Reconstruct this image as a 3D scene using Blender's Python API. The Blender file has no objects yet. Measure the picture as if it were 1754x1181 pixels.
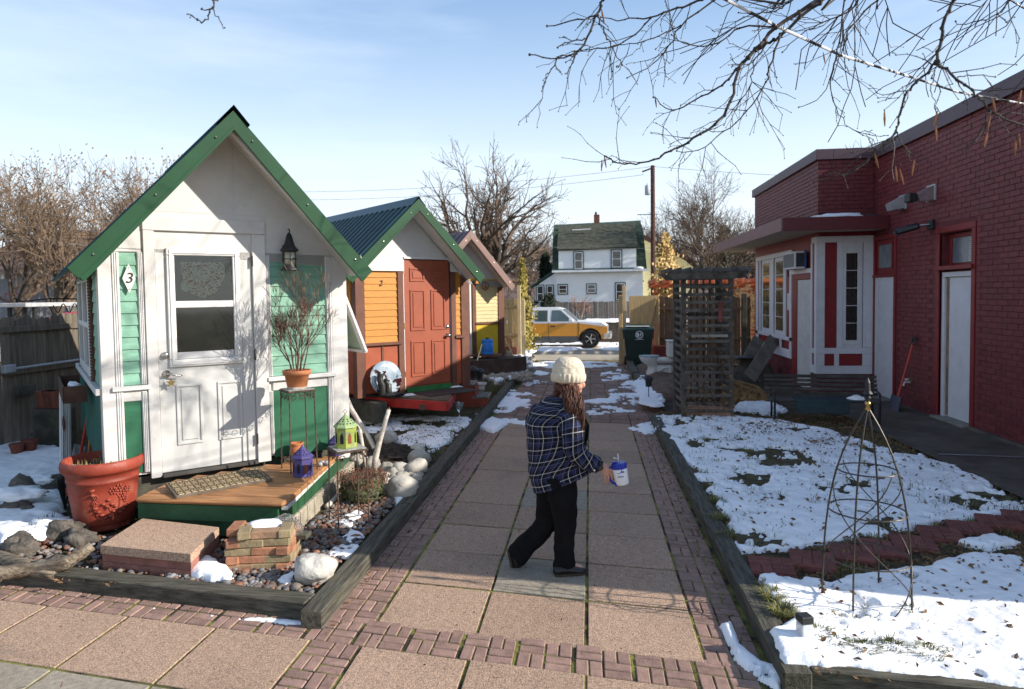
import bpy, math, random
import numpy as np
from mathutils import Vector, Matrix, noise
from math import sin, cos, pi, radians, sqrt, atan2, hypot
random.seed(7)
scene = bpy.context.scene
C = scene.collection
# ------------------------------------------------------------------ camera
CAM = Vector((0, 0, 2.0)); FPX = 1160.0; CX = 877.0; CY = 555.0
pitch, roll, yaw = radians(2.45), radians(-0.8), radians(-6.6)
Fw = Vector((sin(yaw)*cos(pitch), cos(yaw)*cos(pitch), -sin(pitch)))
_r = Vector((cos(yaw), -sin(yaw), 0)); _u = _r.cross(Fw)
Rt = cos(roll)*_r + sin(roll)*_u; Up = -sin(roll)*_r + cos(roll)*_u
cd = bpy.data.cameras.new('camera'); cam = bpy.data.objects.new('camera', cd); C.objects.link(cam)
cd.sensor_width = 36; cd.lens = 36*FPX/1754; cd.shift_y = -(590.5-CY)/1754; cd.clip_end = 2000; cd.clip_start = 0.05
cd.dof.use_dof = True; cd.dof.focus_distance = 5.0; cd.dof.aperture_fstop = 3.2
m = Matrix((( Rt.x, Up.x, -Fw.x), (Rt.y, Up.y, -Fw.y), (Rt.z, Up.z, -Fw.z))).to_4x4()
cam.matrix_world = Matrix.Translation(CAM) @ m
scene.camera = cam
# ------------------------------------------------------------------ light
SUNV = Vector((1, -0.13, 0.5)).normalized()
w = bpy.data.worlds.new('World'); scene.world = w; w.use_nodes = True
nt = w.node_tree; nt.nodes.clear()
N = nt.nodes.new; L = nt.links.new
out = N('ShaderNodeOutputWorld'); bg = N('ShaderNodeBackground'); bg.inputs[1].default_value = 0.122
sky = N('ShaderNodeTexSky'); sky.sky_type = 'NISHITA'; sky.sun_disc = False
sky.sun_elevation = math.asin(SUNV.z); sky.sun_rotation = atan2(SUNV.x, SUNV.y)
sky.air_density = 1.0; sky.dust_density = 0.8; sky.ozone_density = 1.2; sky.altitude = 200
# thin cirrus streaks, laid over the sky in world directions
tc = N('ShaderNodeTexCoord'); mp = N('ShaderNodeMapping'); mp.inputs['Scale'].default_value = (1.0, 1.6, 7.0); mp.inputs['Rotation'].default_value = (0.12, 0.25, 0.5)
nz = N('ShaderNodeTexNoise'); nz.inputs['Scale'].default_value = 1.7; nz.inputs['Detail'].default_value = 7; nz.inputs['Roughness'].default_value = 0.55
rp = N('ShaderNodeValToRGB'); rp.color_ramp.elements[0].position = 0.46; rp.color_ramp.elements[1].position = 0.80
sep = N('ShaderNodeSeparateXYZ'); hz = N('ShaderNodeValToRGB'); hc_ = N('ShaderNodeValToRGB')
def ramp(nd, st):
    e = nd.color_ramp.elements
    while len(e) < len(st): e.new(.5)
    for el, (p_, c_) in zip(e, st): el.position = p_; el.color = (*c_, 1) if hasattr(c_, '__len__') else (c_, c_, c_, 1)
ramp(hz, [(0, .92), (.18, .78), (.42, .50), (.85, .12)])           # how much thin high haze veils the blue
ramp(hc_, [(0, (.68, .715, .74)), (.2, (.54, .64, .74)), (.42, (.21, .36, .60)), (.8, (.16, .3, .55))])
hs_ = N('ShaderNodeVectorMath'); hs_.operation = 'SCALE'; hs_.inputs['Scale'].default_value = 8.6
mul = N('ShaderNodeMath'); mul.operation = 'MULTIPLY'; mul.inputs[1].default_value = 0.35
ad = N('ShaderNodeMath'); ad.operation = 'ADD'; ad.use_clamp = True
mx = N('ShaderNodeMix'); mx.data_type = 'RGBA'; cl = N('ShaderNodeMix'); cl.data_type = 'RGBA'; cl.inputs[7].default_value = (6.2, 6.6, 7.2, 1)
L(tc.outputs['Generated'], mp.inputs[0]); L(mp.outputs[0], nz.inputs[0]); L(nz.outputs[0], rp.inputs[0]); L(rp.outputs[0], mul.inputs[0])
L(tc.outputs['Generated'], sep.inputs[0]); L(sep.outputs['Z'], hz.inputs[0]); L(sep.outputs['Z'], hc_.inputs[0]); L(hc_.outputs[0], hs_.inputs[0])
L(hz.outputs[0], mx.inputs[0]); L(sky.outputs[0], mx.inputs[6]); L(hs_.outputs[0], mx.inputs[7]); L(mx.outputs[2], cl.inputs[6]); L(mul.outputs[0], cl.inputs[0]); L(cl.outputs[2], bg.inputs[0]); L(bg.outputs[0], out.inputs[0])
sd = bpy.data.lights.new('sun', 'SUN'); sd.energy = 4.6; sd.angle = radians(0.5); sd.color = (1.0, 0.93, 0.83)
so = bpy.data.objects.new('sun', sd); C.objects.link(so); so.location = (20, -5, 20)
so.rotation_euler = SUNV.to_track_quat('Z', 'Y').to_euler()
scene.view_settings.view_transform = 'Standard'; scene.view_settings.look = 'None'; scene.view_settings.exposure = 0.68
scene.view_settings.gamma = 1; scene.view_settings.use_curve_mapping = False

# ------------------------------------------------------------------ helpers: picture to place
def ray(x, y): return Fw + Rt*((x-CX)/FPX) - Up*((y-CY)/FPX)
def gz(x, y, z=0.0):
    d = ray(x, y); return CAM + d*((z-CAM.z)/d.z)
def gy(x, y, Y):
    d = ray(x, y); return CAM + d*(Y/d.y)
def gx(x, y, X):
    d = ray(x, y); return CAM + d*(X/d.x)

class MB:
    def __init__(s, M=None): s.v = []; s.f = []; s.M = M; s.uv = None
    def add(s, vs, fs):
        b = len(s.v)
        if s.M is not None: vs = [s.M @ Vector(p) for p in vs]
        s.v.extend(tuple(p) for p in vs); s.f.extend(tuple(b+i for i in f) for f in fs)
        return s
    def box(s, x0, x1, y0, y1, z0, z1, c=0.0, R=None, o=None):
        if x1 < x0: x0, x1 = x1, x0
        if y1 < y0: y0, y1 = y1, y0
        if z1 < z0: z0, z1 = z1, z0
        c = min(c, (x1-x0)*.45, (y1-y0)*.45, (z1-z0)*.45)
        if c <= 0:
            vs = [(x, y, z) for x in (x0, x1) for y in (y0, y1) for z in (z0, z1)]
            fs = [(0,1,3,2),(4,6,7,5),(0,4,5,1),(2,3,7,6),(0,2,6,4),(1,5,7,3)]
        else:
            vs = []; idx = {}
            for i, X in enumerate((x0, x1)):
                for j, Y in enumerate((y0, y1)):
                    for k, Z in enumerate((z0, z1)):
                        sx = c*(1-2*i); sy = c*(1-2*j); sz = c*(1-2*k)
                        for a, p in enumerate(((X, Y+sy, Z+sz), (X+sx, Y, Z+sz), (X+sx, Y+sy, Z))):
                            idx[i, j, k, a] = len(vs); vs.append(p)
            fs = []
            for i in (0, 1):
                q = [idx[i,0,0,0], idx[i,0,1,0], idx[i,1,1,0], idx[i,1,0,0]]; fs.append(tuple(q if i == 0 else q[::-1]))
                q = [idx[0,i,0,1], idx[1,i,0,1], idx[1,i,1,1], idx[0,i,1,1]]; fs.append(tuple(q if i == 0 else q[::-1]))
                q = [idx[0,0,i,2], idx[0,1,i,2], idx[1,1,i,2], idx[1,0,i,2]]; fs.append(tuple(q if i == 0 else q[::-1]))
            for i in (0, 1):
                for j in (0, 1):
                    fs.append((idx[i,j,0,0], idx[i,j,1,0], idx[i,j,1,1], idx[i,j,0,1]))
                    fs.append((idx[i,0,j,0], idx[i,1,j,0], idx[i,1,j,2], idx[i,0,j,2]))
                    fs.append((idx[0,i,j,1], idx[1,i,j,1], idx[1,i,j,2], idx[0,i,j,2]))
                    for k in (0, 1): fs.append((idx[i,j,k,0], idx[i,j,k,1], idx[i,j,k,2]))
        if R is not None:
            R3 = R.to_3x3(); oo = Vector(o or (0, 0, 0)); vs = [R3 @ Vector(p) + oo for p in vs]
        elif o is not None:
            oo = Vector(o); vs = [Vector(p)+oo for p in vs]
        return s.add(vs, fs)
    def bar(s, a, b, w, h, c=0.0, up=(0, 0, 1)):
        a = Vector(a); b = Vector(b); d = b-a; l = d.length
        if l < 1e-6: return s
        x = d/l; u = Vector(up)
        if abs(x.dot(u)) > .98: u = Vector((0, 1, 0))
        y = u.cross(x).normalized(); z = x.cross(y)
        R = Matrix((x, y, z)).transposed()
        return s.box(0, l, -w/2, w/2, -h/2, h/2, c, R, a)
    def tube(s, pts, r, n=6, cap=True, ell=None):
        pts = [Vector(p) for p in pts]; k = len(pts)
        if not hasattr(r, '__len__'): r = [r]*k
        vs = []; prev = None
        for i, p in enumerate(pts):
            t = (pts[min(i+1, k-1)]-pts[max(i-1, 0)])
            if t.length < 1e-9: t = Vector((0, 0, 1))
            t.normalize()
            if prev is None:
                a = Vector((0, 0, 1)) if abs(t.z) < .9 else Vector((1, 0, 0))
                x = a.cross(t).normalized()
            else:
                x = prev - t*prev.dot(t)
                x = x.normalized() if x.length > 1e-6 else Vector((1, 0, 0))
            prev = x; y = t.cross(x)
            e = ell or 1.0
            for j in range(n):
                A = 2*pi*j/n; vs.append(p + (x*cos(A)+y*sin(A)*e)*r[i])
        fs = [(i*n+j, i*n+(j+1) % n, (i+1)*n+(j+1) % n, (i+1)*n+j) for i in range(k-1) for j in range(n)]
        if cap: fs.append(tuple(range(n))[::-1]); fs.append(tuple((k-1)*n+j for j in range(n)))
        return s.add(vs, fs)
    def lathe(s, prof, n=24, o=(0, 0, 0), wob=None, close=True):
        vs = []
        for r, z in prof:
            for j in range(n):
                A = 2*pi*j/n; rr = r if wob is None else r*wob(A, z)
                vs.append((o[0]+rr*cos(A), o[1]+rr*sin(A), o[2]+z))
        k = len(prof)
        fs = [(i*n+j, i*n+(j+1) % n, (i+1)*n+(j+1) % n, (i+1)*n+j) for i in range(k-1) for j in range(n)]
        if close: fs.append(tuple(range(n))[::-1]); fs.append(tuple((k-1)*n+j for j in range(n)))
        return s.add(vs, fs)
    def prism(s, poly, z0, z1, ax='z'):
        n = len(poly)
        def P(p, t):
            if ax == 'z': return (p[0], p[1], t)
            if ax == 'y': return (p[0], t, p[1])
            return (t, p[0], p[1])
        vs = [P(p, z0) for p in poly]+[P(p, z1) for p in poly]
        fs = [tuple(range(n)), tuple(range(2*n-1, n-1, -1))]+[(i, i+n, (i+1) % n+n, (i+1) % n) for i in range(n)]
        return s.add(vs, fs)
    def blob(s, c, r, seg=10, rings=7, nz=0.0, ns=3.0, flat=None, rot=0.0):
        if not hasattr(r, '__len__'): r = (r, r, r)
        c = Vector(c); vs = []; cr, sr = cos(rot), sin(rot)
        sd_ = Vector((random.random()*50, random.random()*50, random.random()*50))
        for i in range(rings+1):
            th = pi*i/rings
            for j in range(seg):
                A = 2*pi*j/seg; d = Vector((sin(th)*cos(A), sin(th)*sin(A), cos(th)))
                k = 1.0 + (nz*(noise.noise(d*ns*.5+sd_)+.45*noise.noise(d*ns*1.4+sd_)+.2*noise.noise(d*ns*3.5+sd_)) if nz else 0)
                q = Vector((d.x*r[0], d.y*r[1], d.z*r[2]))*k
                if flat is not None and q.z < flat*r[2]: q.z = flat*r[2]
                vs.append(c+Vector((q.x*cr-q.y*sr, q.x*sr+q.y*cr, q.z)))
                if i in (0, rings): break
        def I(i, j):
            if i == 0: return 0
            if i == rings: return 1+(rings-1)*seg
            return 1+(i-1)*seg+j % seg
        fs = []
        for i in range(rings):
            for j in range(seg):
                if i == 0: fs.append((0, I(1, j), I(1, j+1)))
                elif i == rings-1: fs.append((I(i, j), I(rings, 0), I(i, j+1)))
                else: fs.append((I(i, j), I(i+1, j), I(i+1, j+1), I(i, j+1)))
        return s.add(vs, fs)
    def quad(s, a, b, c, d): return s.add([a, b, c, d], [(0, 1, 2, 3)])

PM = {}
def lnk(o, parent, name=None):
    C.objects.link(o)
    if parent is not None: o.parent = parent
def mesh_of(name, mb, mat, smooth=False, inv=None, fix=True):
    me = bpy.data.meshes.new(name)
    if not mb.v:
        me.materials.append(mat); return me
    a = np.array(mb.v, dtype=np.float64)
    if inv is not None:
        iv = np.array(inv); a = a @ iv[:3, :3].T + iv[:3, 3]
    me.from_pydata([tuple(p) for p in a.tolist()], [], mb.f)
    if mat is not None: me.materials.append(mat)
    if smooth: me.polygons.foreach_set('use_smooth', [True]*len(me.polygons))
    if fix:
        import bmesh
        bm = bmesh.new(); bm.from_mesh(me); bmesh.ops.recalc_face_normals(bm, faces=bm.faces); bm.to_mesh(me); bm.free()
    me.update()
    return me
def obj(name, mb, mat, parent=None, smooth=False, kind=None, label=None, cat=None, group=None, fix=True):
    if parent is not None:
        inv = PM[parent.name].inverted(); T = PM[parent.name]
    else:
        a = np.array(mb.v); lo = a.min(0); hi = a.max(0)
        T = Matrix.Translation(((lo[0]+hi[0])/2, (lo[1]+hi[1])/2, lo[2])); inv = T.inverted()
    me = mesh_of(name, mb, mat, smooth, inv, fix)
    o = bpy.data.objects.new(name, me)
    if parent is None: o.matrix_world = T
    lnk(o, parent)
    PM[o.name] = T
    if kind: o['kind'] = kind
    if label: o['label'] = label
    if cat: o['category'] = cat
    if group: o['group'] = group
    return o
def thing(name, label, cat, loc, rotz=0.0, group=None):
    o = bpy.data.objects.new(name, None); C.objects.link(o); o.empty_display_size = .1
    o.location = loc; o.rotation_euler = (0, 0, rotz)
    o['label'] = label; o['category'] = cat
    if group: o['group'] = group
    PM[o.name] = Matrix.Translation(loc) @ Matrix.Rotation(rotz, 4, 'Z')
    return o
def piece(name, me, parent, loc, rot=(0, 0, 0), scale=(1, 1, 1)):     # shared mesh, parent's local space
    o = bpy.data.objects.new(name, me); o.location = loc; o.rotation_euler = rot; o.scale = scale
    lnk(o, parent)
    PM[o.name] = (PM[parent.name] if parent else Matrix()) @ Matrix.LocRotScale(Vector(loc), Matrix.Rotation(rot[2], 3, 'Z') @ Matrix.Rotation(rot[1], 3, 'Y') @ Matrix.Rotation(rot[0], 3, 'X'), Vector(scale))
    return o
def text_piece(name, s, size, ext, mat, parent, loc, rot, shear=0.0, kind=None):
    cu = bpy.data.curves.new(name, 'FONT'); cu.body = s; cu.size = size; cu.extrude = ext; cu.align_x = 'CENTER'; cu.align_y = 'CENTER'; cu.shear = shear
    t = bpy.data.objects.new(name+'_tmp', cu); C.objects.link(t)
    dg = bpy.context.evaluated_depsgraph_get()
    me = bpy.data.meshes.new_from_object(t.evaluated_get(dg)); me.name = name
    bpy.data.objects.remove(t)
    me.materials.clear(); me.materials.append(mat)
    return piece(name, me, parent, loc, rot)

# ------------------------------------------------------------------ materials
_mats = {}
def M(name, col, rough=.75, var=.18, scale=6.0, bump=.15, bscale=60.0, metal=0.0, spec=.4, rand=0.0, col2=None, stretch=(1, 1, 1), edge=(.35, .65), dirt=None, dirts=1.5, detail=5, bdist=.004):
    if name in _mats: return _mats[name]
    m = bpy.data.materials.new(name); m.use_nodes = True; nt = m.node_tree; n = nt.nodes.new; l = nt.links.new
    b = nt.nodes['Principled BSDF']; b.inputs['Roughness'].default_value = rough; b.inputs['Metallic'].default_value = metal
    b.inputs['Specular IOR Level'].default_value = spec
    tc = n('ShaderNodeTexCoord'); oi = n('ShaderNodeObjectInfo'); vm = n('ShaderNodeVectorMath'); vm.operation = 'MULTIPLY_ADD'
    cm = n('ShaderNodeCombineXYZ'); 
    for i in range(3): l(oi.outputs['Random'], cm.inputs[i])
    vm.inputs[1].default_value = (37, 23, 51); l(cm.outputs[0], vm.inputs[0]); l(tc.outputs['Object'], vm.inputs[2])
    mp = n('ShaderNodeMapping'); mp.inputs['Scale'].default_value = stretch; l(vm.outputs[0], mp.inputs[0])
    nz = n('ShaderNodeTexNoise'); nz.inputs['Scale'].default_value = scale; nz.inputs['Detail'].default_value = detail; nz.inputs['Roughness'].default_value = .6; l(mp.outputs[0], nz.inputs[0])
    rp = n('ShaderNodeValToRGB'); rp.color_ramp.elements[0].position = edge[0]; rp.color_ramp.elements[1].position = edge[1]
    c1 = [max(0, c*(1-var)) for c in col]; c2 = list(col2) if col2 else [min(1, c*(1+var)) for c in col]
    rp.color_ramp.elements[0].color = (*c1, 1); rp.color_ramp.elements[1].color = (*c2, 1)
    l(nz.outputs[0], rp.inputs[0]); last = rp.outputs[0]
    if dirt:
        n2 = n('ShaderNodeTexNoise'); n2.inputs['Scale'].default_value = dirts; n2.inputs['Detail'].default_value = 8; n2.inputs['Roughness'].default_value = .7; l(vm.outputs[0], n2.inputs[0])
        r2 = n('ShaderNodeValToRGB'); r2.color_ramp.elements[0].position = .52; r2.color_ramp.elements[1].position = .72; l(n2.outputs[0], r2.inputs[0])
        fm = n('ShaderNodeMath'); fm.operation = 'MULTIPLY'; fm.inputs[1].default_value = dirt[3] if len(dirt) > 3 else .6; l(r2.outputs[0], fm.inputs[0])
        mx = n('ShaderNodeMix'); mx.data_type = 'RGBA'; mx.inputs[7].default_value = (*dirt[:3], 1); l(fm.outputs[0], mx.inputs[0]); l(last, mx.inputs[6]); last = mx.outputs[2]
    if rand:
        hs = n('ShaderNodeHueSaturation'); mr = n('ShaderNodeMapRange'); mr.inputs[3].default_value = 1-rand; mr.inputs[4].default_value = 1+rand
        l(oi.outputs['Random'], mr.inputs[0]); l(mr.outputs[0], hs.inputs['Value']); l(last, hs.inputs['Color']); last = hs.outputs[0]
    l(last, b.inputs['Base Color'])
    if bump:
        nb = n('ShaderNodeTexNoise'); nb.inputs['Scale'].default_value = bscale; nb.inputs['Detail'].default_value = 4; l(mp.outputs[0], nb.inputs[0])
        bp = n('ShaderNodeBump'); bp.inputs['Strength'].default_value = min(1, bump*2); bp.inputs['Distance'].default_value = bdist; l(nb.outputs[0], bp.inputs['Height']); l(bp.outputs[0], b.inputs['Normal'])
    _mats[name] = m
    return m
def glassy(name, col=(.02, .025, .03), rough=.04):
    return M(name, col, rough=rough, var=.3, scale=2, bump=0.02, bscale=3, spec=.9)
def transp(name, col=(.9, .95, .95), rough=.05):
    m = bpy.data.materials.new(name); m.use_nodes = True; nt = m.node_tree; b = nt.nodes['Principled BSDF']
    b.inputs['Base Color'].default_value = (*col, 1); b.inputs['Roughness'].default_value = rough; b.inputs['Transmission Weight'].default_value = .92; b.inputs['IOR'].default_value = 1.35
    return m

WHITE = M('white_paint', (.58, .565, .54), rough=.6, var=.06, scale=3, bump=.2, bscale=60, dirt=(.36, .32, .27, .35), dirts=2.2)
WTRIM = M('white_trim', (.63, .62, .60), rough=.5, var=.04, scale=5, bump=.06)
DOORW = M('white_door_paint', (.53, .53, .51), rough=.45, var=.03, scale=2, bump=.05, dirt=(.38, .36, .32, .3), dirts=1.6)
MINT = M('mint_siding_paint', (.19, .38, .275), rough=.6, var=.10, scale=9, bump=.2, bscale=50, stretch=(1, 1, 5), rand=.06)
DGREEN = M('dark_green_panel_paint', (.022, .12, .06), rough=.5, var=.12, scale=4, bump=.1)
TEAL = M('teal_shed_side_paint', (.03, .13, .10), rough=.6, var=.15, scale=6)
GMETAL = M('green_roof_metal', (.013, .058, .024), rough=.6, var=.12, scale=2.5, bump=.05, bscale=12, spec=.25, dirt=(.012, .04, .02, .5))
GSHEET = M('dark_green_roof_sheet', (.010, .045, .045), rough=.32, var=.2, scale=3, bump=.03, spec=.6)
PSHEET = M('brown_roof_sheet', (.10, .06, .065), rough=.4, var=.2, scale=3, bump=.03, spec=.5)
PTRIM = M('brown_roof_trim', (.20, .12, .10), rough=.5, var=.12, scale=4)
BLACKM = M('black_metal', (.02, .02, .02), rough=.5, var=.3, scale=10)
IRON = M('rusty_dark_iron', (.05, .035, .028), rough=.7, var=.4, scale=20, col2=(.12, .07, .045))
DECK = M('cedar_deck_board', (.37, .175, .07), rough=.6, var=.28, scale=3.5, bump=.35, bscale=25, stretch=(1.2, 14, 14), rand=.12, dirt=(.14, .08, .045, .5))
TIMBER = M('weathered_grey_timber', (.06, .056, .042), rough=.85, var=.4, scale=4, bump=.6, bscale=22, stretch=(1, 1, 1), col2=(.105, .098, .075), dirt=(.05, .07, .03, .5), dirts=3)
SNOW = M('snow', (.92, .92, .93), rough=.7, var=.04, scale=5, bump=.35, bscale=11, spec=.3, bdist=.02, dirt=(.55, .52, .48, .35), dirts=4)
SOIL = M('dark_bed_soil', (.055, .038, .026), rough=.95, var=.5, scale=14, bump=1, bscale=45, col2=(.12, .075, .045), bdist=.02)
ROCKM = M('pale_fieldstone', (.38, .35, .30), rough=.85, var=.25, scale=7, bump=.6, bscale=30, rand=.22, dirt=(.16, .15, .11, .6), dirts=5)
TERRA = M('terracotta', (.42, .15, .06), rough=.8, var=.15, scale=8, bump=.2, dirt=(.5, .35, .25, .35), dirts=5)
REDP = M('red_glazed_pot', (.27, .045, .025), rough=.55, var=.15, scale=6, bump=.15, dirt=(.42, .22, .15, .4), dirts=7)
BROWNP = M('brown_post_paint', (.13, .05, .03), rough=.6, var=.15, scale=6, bump=.15)
ORANGE = M('orange_siding_paint', (.47, .19, .022), rough=.6, var=.08, scale=8, bump=.15, stretch=(1, 1, 5), rand=.05)
RUST = M('rust_red_panel_paint', (.31, .07, .028), rough=.6, var=.12, scale=5, bump=.12)
RDOOR = M('rust_red_door_paint', (.29, .07, .033), rough=.5, var=.08, scale=5, bump=.08)
CREAM = M('cream_siding_paint', (.52, .43, .21), rough=.6, var=.07, scale=8, bump=.15, rand=.04)
YELLOW = M('yellow_panel_paint', (.58, .40, .02), rough=.55, var=.06, scale=5)
STEEL = M('brushed_nickel', (.55, .52, .48), rough=.25, var=.1, scale=12, metal=1.0)
BRASS = M('aged_brass', (.5, .36, .14), rough=.35, var=.2, scale=12, metal=1.0)
DGLASS = glassy('dark_window_glass', (.03, .03, .028))
# ------------------------------------------------------------------ numeric noise and ground helpers
def vnoise(x, y, s=0):
    xi = np.floor(x).astype(np.int64); yi = np.floor(y).astype(np.int64); fx = x-xi; fy = y-yi
    def h(a, b):
        n = (a*374761393 + b*668265263 + s*1274126177) & 0xffffffff
        n = ((n ^ (n >> 13))*1103515245) & 0xffffffff
        return ((n ^ (n >> 16)) & 0xffff)/65535.0
    fx = fx*fx*(3-2*fx); fy = fy*fy*(3-2*fy)
    return (h(xi, yi)*(1-fx)+h(xi+1, yi)*fx)*(1-fy)+(h(xi, yi+1)*(1-fx)+h(xi+1, yi+1)*fx)*fy
def fbm(x, y, f=1.0, o=4, s=0):
    r = 0; a = .5; t = 0
    for i in range(o):
        r = r + a*vnoise(x*f, y*f, s+i*17); t += a; a *= .5; f *= 2.03
    return r/t
def sdf(X, Y, poly):                                  # > 0 inside
    ins = np.zeros(X.shape, bool); d = np.full(X.shape, 1e9); n = len(poly)
    for i in range(n):
        x1, y1 = poly[i]; x2, y2 = poly[(i+1) % n]
        ex, ey = x2-x1, y2-y1; t = np.clip(((X-x1)*ex+(Y-y1)*ey)/(ex*ex+ey*ey+1e-12), 0, 1)
        d = np.minimum(d, np.hypot(X-x1-t*ex, Y-y1-t*ey))
        c = ((y1 > Y) != (y2 > Y)) & (X < (x2-x1)*(Y-y1)/((y2-y1) if y2 != y1 else 1e-12)+x1)
        ins ^= c
    return np.where(ins, d, -d)
def gridmesh(name, X, Y, Z, keep, mat, kind, label=None, cat=None, parent=None):
    ny, nx = X.shape
    used = np.zeros(X.shape, bool); k = keep
    used[:-1, :-1] |= k; used[1:, :-1] |= k; used[:-1, 1:] |= k; used[1:, 1:] |= k
    idx = np.full(X.shape, -1); idx[used] = np.arange(used.sum())
    mb = MB(); mb.v = np.stack([X[used], Y[used], Z[used]], 1).tolist()
    a = idx[:-1, :-1][k]; b = idx[:-1, 1:][k]; c = idx[1:, 1:][k]; d = idx[1:, :-1][k]
    mb.f = np.stack([a, b, c, d], 1).tolist()
    if not mb.f: return None
    return obj(name, mb, mat, parent, smooth=True, kind=kind, label=label, cat=cat, fix=False)
def P(*pts, z=0.0): return [tuple(gz(x, y, z)[:2]) for x, y in pts]
def snow(polys, z0, thick, res, label, hole=.36, edge=.06, seed=1, zf=None, hf=3.0, mat=None, name='snow', amp=.22):
    A = np.array([p for pl in polys for p in pl]); lo = A.min(0)-.15; hi = A.max(0)+.15
    X, Y = np.meshgrid(np.arange(lo[0], hi[0], res), np.arange(lo[1], hi[1], res))
    d = np.max([sdf(X, Y, p) for p in polys], 0) + (fbm(X, Y, 3.5, 5, seed)-.5)*amp
    h = (fbm(X, Y, hf, 5, seed+50)*.72+fbm(X, Y, hf*5, 4, seed+61)*.28-hole)*.5
    fine = (fbm(X, Y, 18, 3, seed+90)-.5)
    t = np.minimum(d, h) + fine*.02
    T = np.clip(t/edge, 0, 1); T = np.sqrt(T*(2-T))
    Zg = (zf(X, Y) if zf else 0)+z0
    Z = Zg + np.where(t > 0, .004+thick*T*(.75+.5*fbm(X, Y, 6, 3, seed+7))+.010*fine*T, -.012)
    p = t > 0; keep = p[:-1, :-1] | p[1:, :-1] | p[:-1, 1:] | p[1:, 1:]
    return gridmesh(name, X, Y, Z, keep, mat or SNOW, 'stuff', label, 'snow')

# ------------------------------------------------------------------ setting: ground
GROUND = M('winter_ground', (.11, .085, .05), rough=.95, var=.3, scale=.6, bump=.5, bscale=8, col2=(.15, .13, .07), dirt=(.5, .5, .52, .5), dirts=.12)
LAWN = M('dormant_lawn', (.06, .045, .025), rough=.95, var=.4, scale=9, bump=1.0, bscale=70, col2=(.13, .105, .05), bdist=.02, dirt=(.05, .075, .02, .7), dirts=3)
MOSS = M('mossy_joint', (.055, .045, .022), rough=.95, var=.5, scale=5, bump=1, bscale=120, col2=(.20, .20, .04), edge=(.42, .58), bdist=.01)
def mk_aggr():
    m = M('pink_exposed_aggregate', (.365, .25, .178), rough=.85, var=.0, scale=4, bump=.7, bscale=130, rand=.13, bdist=.006, dirt=(.24, .165, .12, .75), dirts=1.1)
    nt = m.node_tree; b = nt.nodes['Principled BSDF']; src = b.inputs['Base Color'].links[0].from_socket
    tc = nt.nodes.new('ShaderNodeTexCoord'); v = nt.nodes.new('ShaderNodeTexVoronoi'); v.inputs['Scale'].default_value = 150
    nt.links.new(tc.outputs['Object'], v.inputs['Vector'])
    r = nt.nodes.new('ShaderNodeValToRGB'); r.color_ramp.elements[0].color = (.55, .55, .55, 1); r.color_ramp.elements[1].color = (1.5, 1.46, 1.42, 1)
    s = nt.nodes.new('ShaderNodeSeparateColor'); nt.links.new(v.outputs['Color'], s.inputs[0]); nt.links.new(s.outputs[0], r.inputs[0])
    x = nt.nodes.new('ShaderNodeMix'); x.data_type = 'RGBA'; x.blend_type = 'MULTIPLY'; x.inputs[0].default_value = .85
    nt.links.new(src, x.inputs[6]); nt.links.new(r.outputs[0], x.inputs[7]); nt.links.new(x.outputs[2], b.inputs['Base Color'])
    return m
AGGR = mk_aggr()
GREYSLAB = M('grey_concrete_slab', (.29, .25, .195), rough=.9, var=.2, scale=30, bump=.4, bscale=120, rand=.1, dirt=(.15, .13, .10, .4))
PAVER = M('red_brick_paver', (.28, .175, .14), rough=.85, var=.22, scale=16, bump=.5, bscale=110, rand=.16, dirt=(.15, .10, .08, .5), dirts=2)
FARPAVER = M('worn_red_paver', (.25, .15, .115), rough=.9, var=.3, scale=6, bump=.4, bscale=60, rand=.16, dirt=(.16, .12, .09, .6), dirts=1.5)
ROADM = M('pale_concrete_road', (.36, .315, .24), rough=.9, var=.15, scale=1.5, bump=.3, bscale=60, dirt=(.2, .16, .11, .6), dirts=.5)
WALK = M('damp_concrete_walk', (.085, .07, .055), rough=.9, var=.3, scale=3, bump=.5, bscale=60, dirt=(.05, .04, .03, .6), dirts=1.2)

mb = MB(); mb.quad((-400, -60, -.06), (400, -60, -.06), (400, 900, -.06), (-400, 900, -.06)); obj('ground', mb, GROUND, kind='structure', fix=False)
# alley beyond the garden
mb = MB(); mb.quad((-60, 20.6, -.02), (60, 20.6, -.02), (60, 27.4, -.02), (-60, 27.4, -.02)); obj('alley_road', mb, ROADM, kind='structure', fix=False)
# joint bed under the paving
SK = -.14
mb = MB(); mb.quad((-9, -3, -.0035), (1.25, -3, -.0035), (1.25, 20.6, -.0035), (-9, 20.6, -.0035)); path = obj('path', mb, MOSS, kind='structure', fix=False)
PT = PM[path.name].inverted()
def loc_in_path(x, y, z): return PT @ Vector((x, y, z))
def sheared(sx, sy, h, c, name, mat):
    mb = MB(); mb.box(-sx/2, sx/2, -sy/2, sy/2, -h, 0, c)
    mb.v = [(x, y+SK*x, z) for x, y, z in mb.v]; return mesh_of(name, mb, mat)
slab_me = sheared(.621, .594, .04, .0035, 'slab', AGGR); slabg_me = sheared(.621, .594, .04, .0035, 'slab', GREYSLAB)
def rowY(j, X): return 4.54+.615*j+SK*(X+1.32)
rs = random.Random(3)
def slab(i, yc, grey=False):
    x = -1.32+.64*(i+.5)+rs.uniform(-.003, .003)
    piece('slab', slabg_me if grey else slab_me, path, loc_in_path(x, yc+SK*(x+1.32)+rs.uniform(-.003, .003), rs.uniform(.001, .006)), (rs.uniform(-.002, .002), rs.uniform(-.002, .002), rs.uniform(-.004, .004)))
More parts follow.
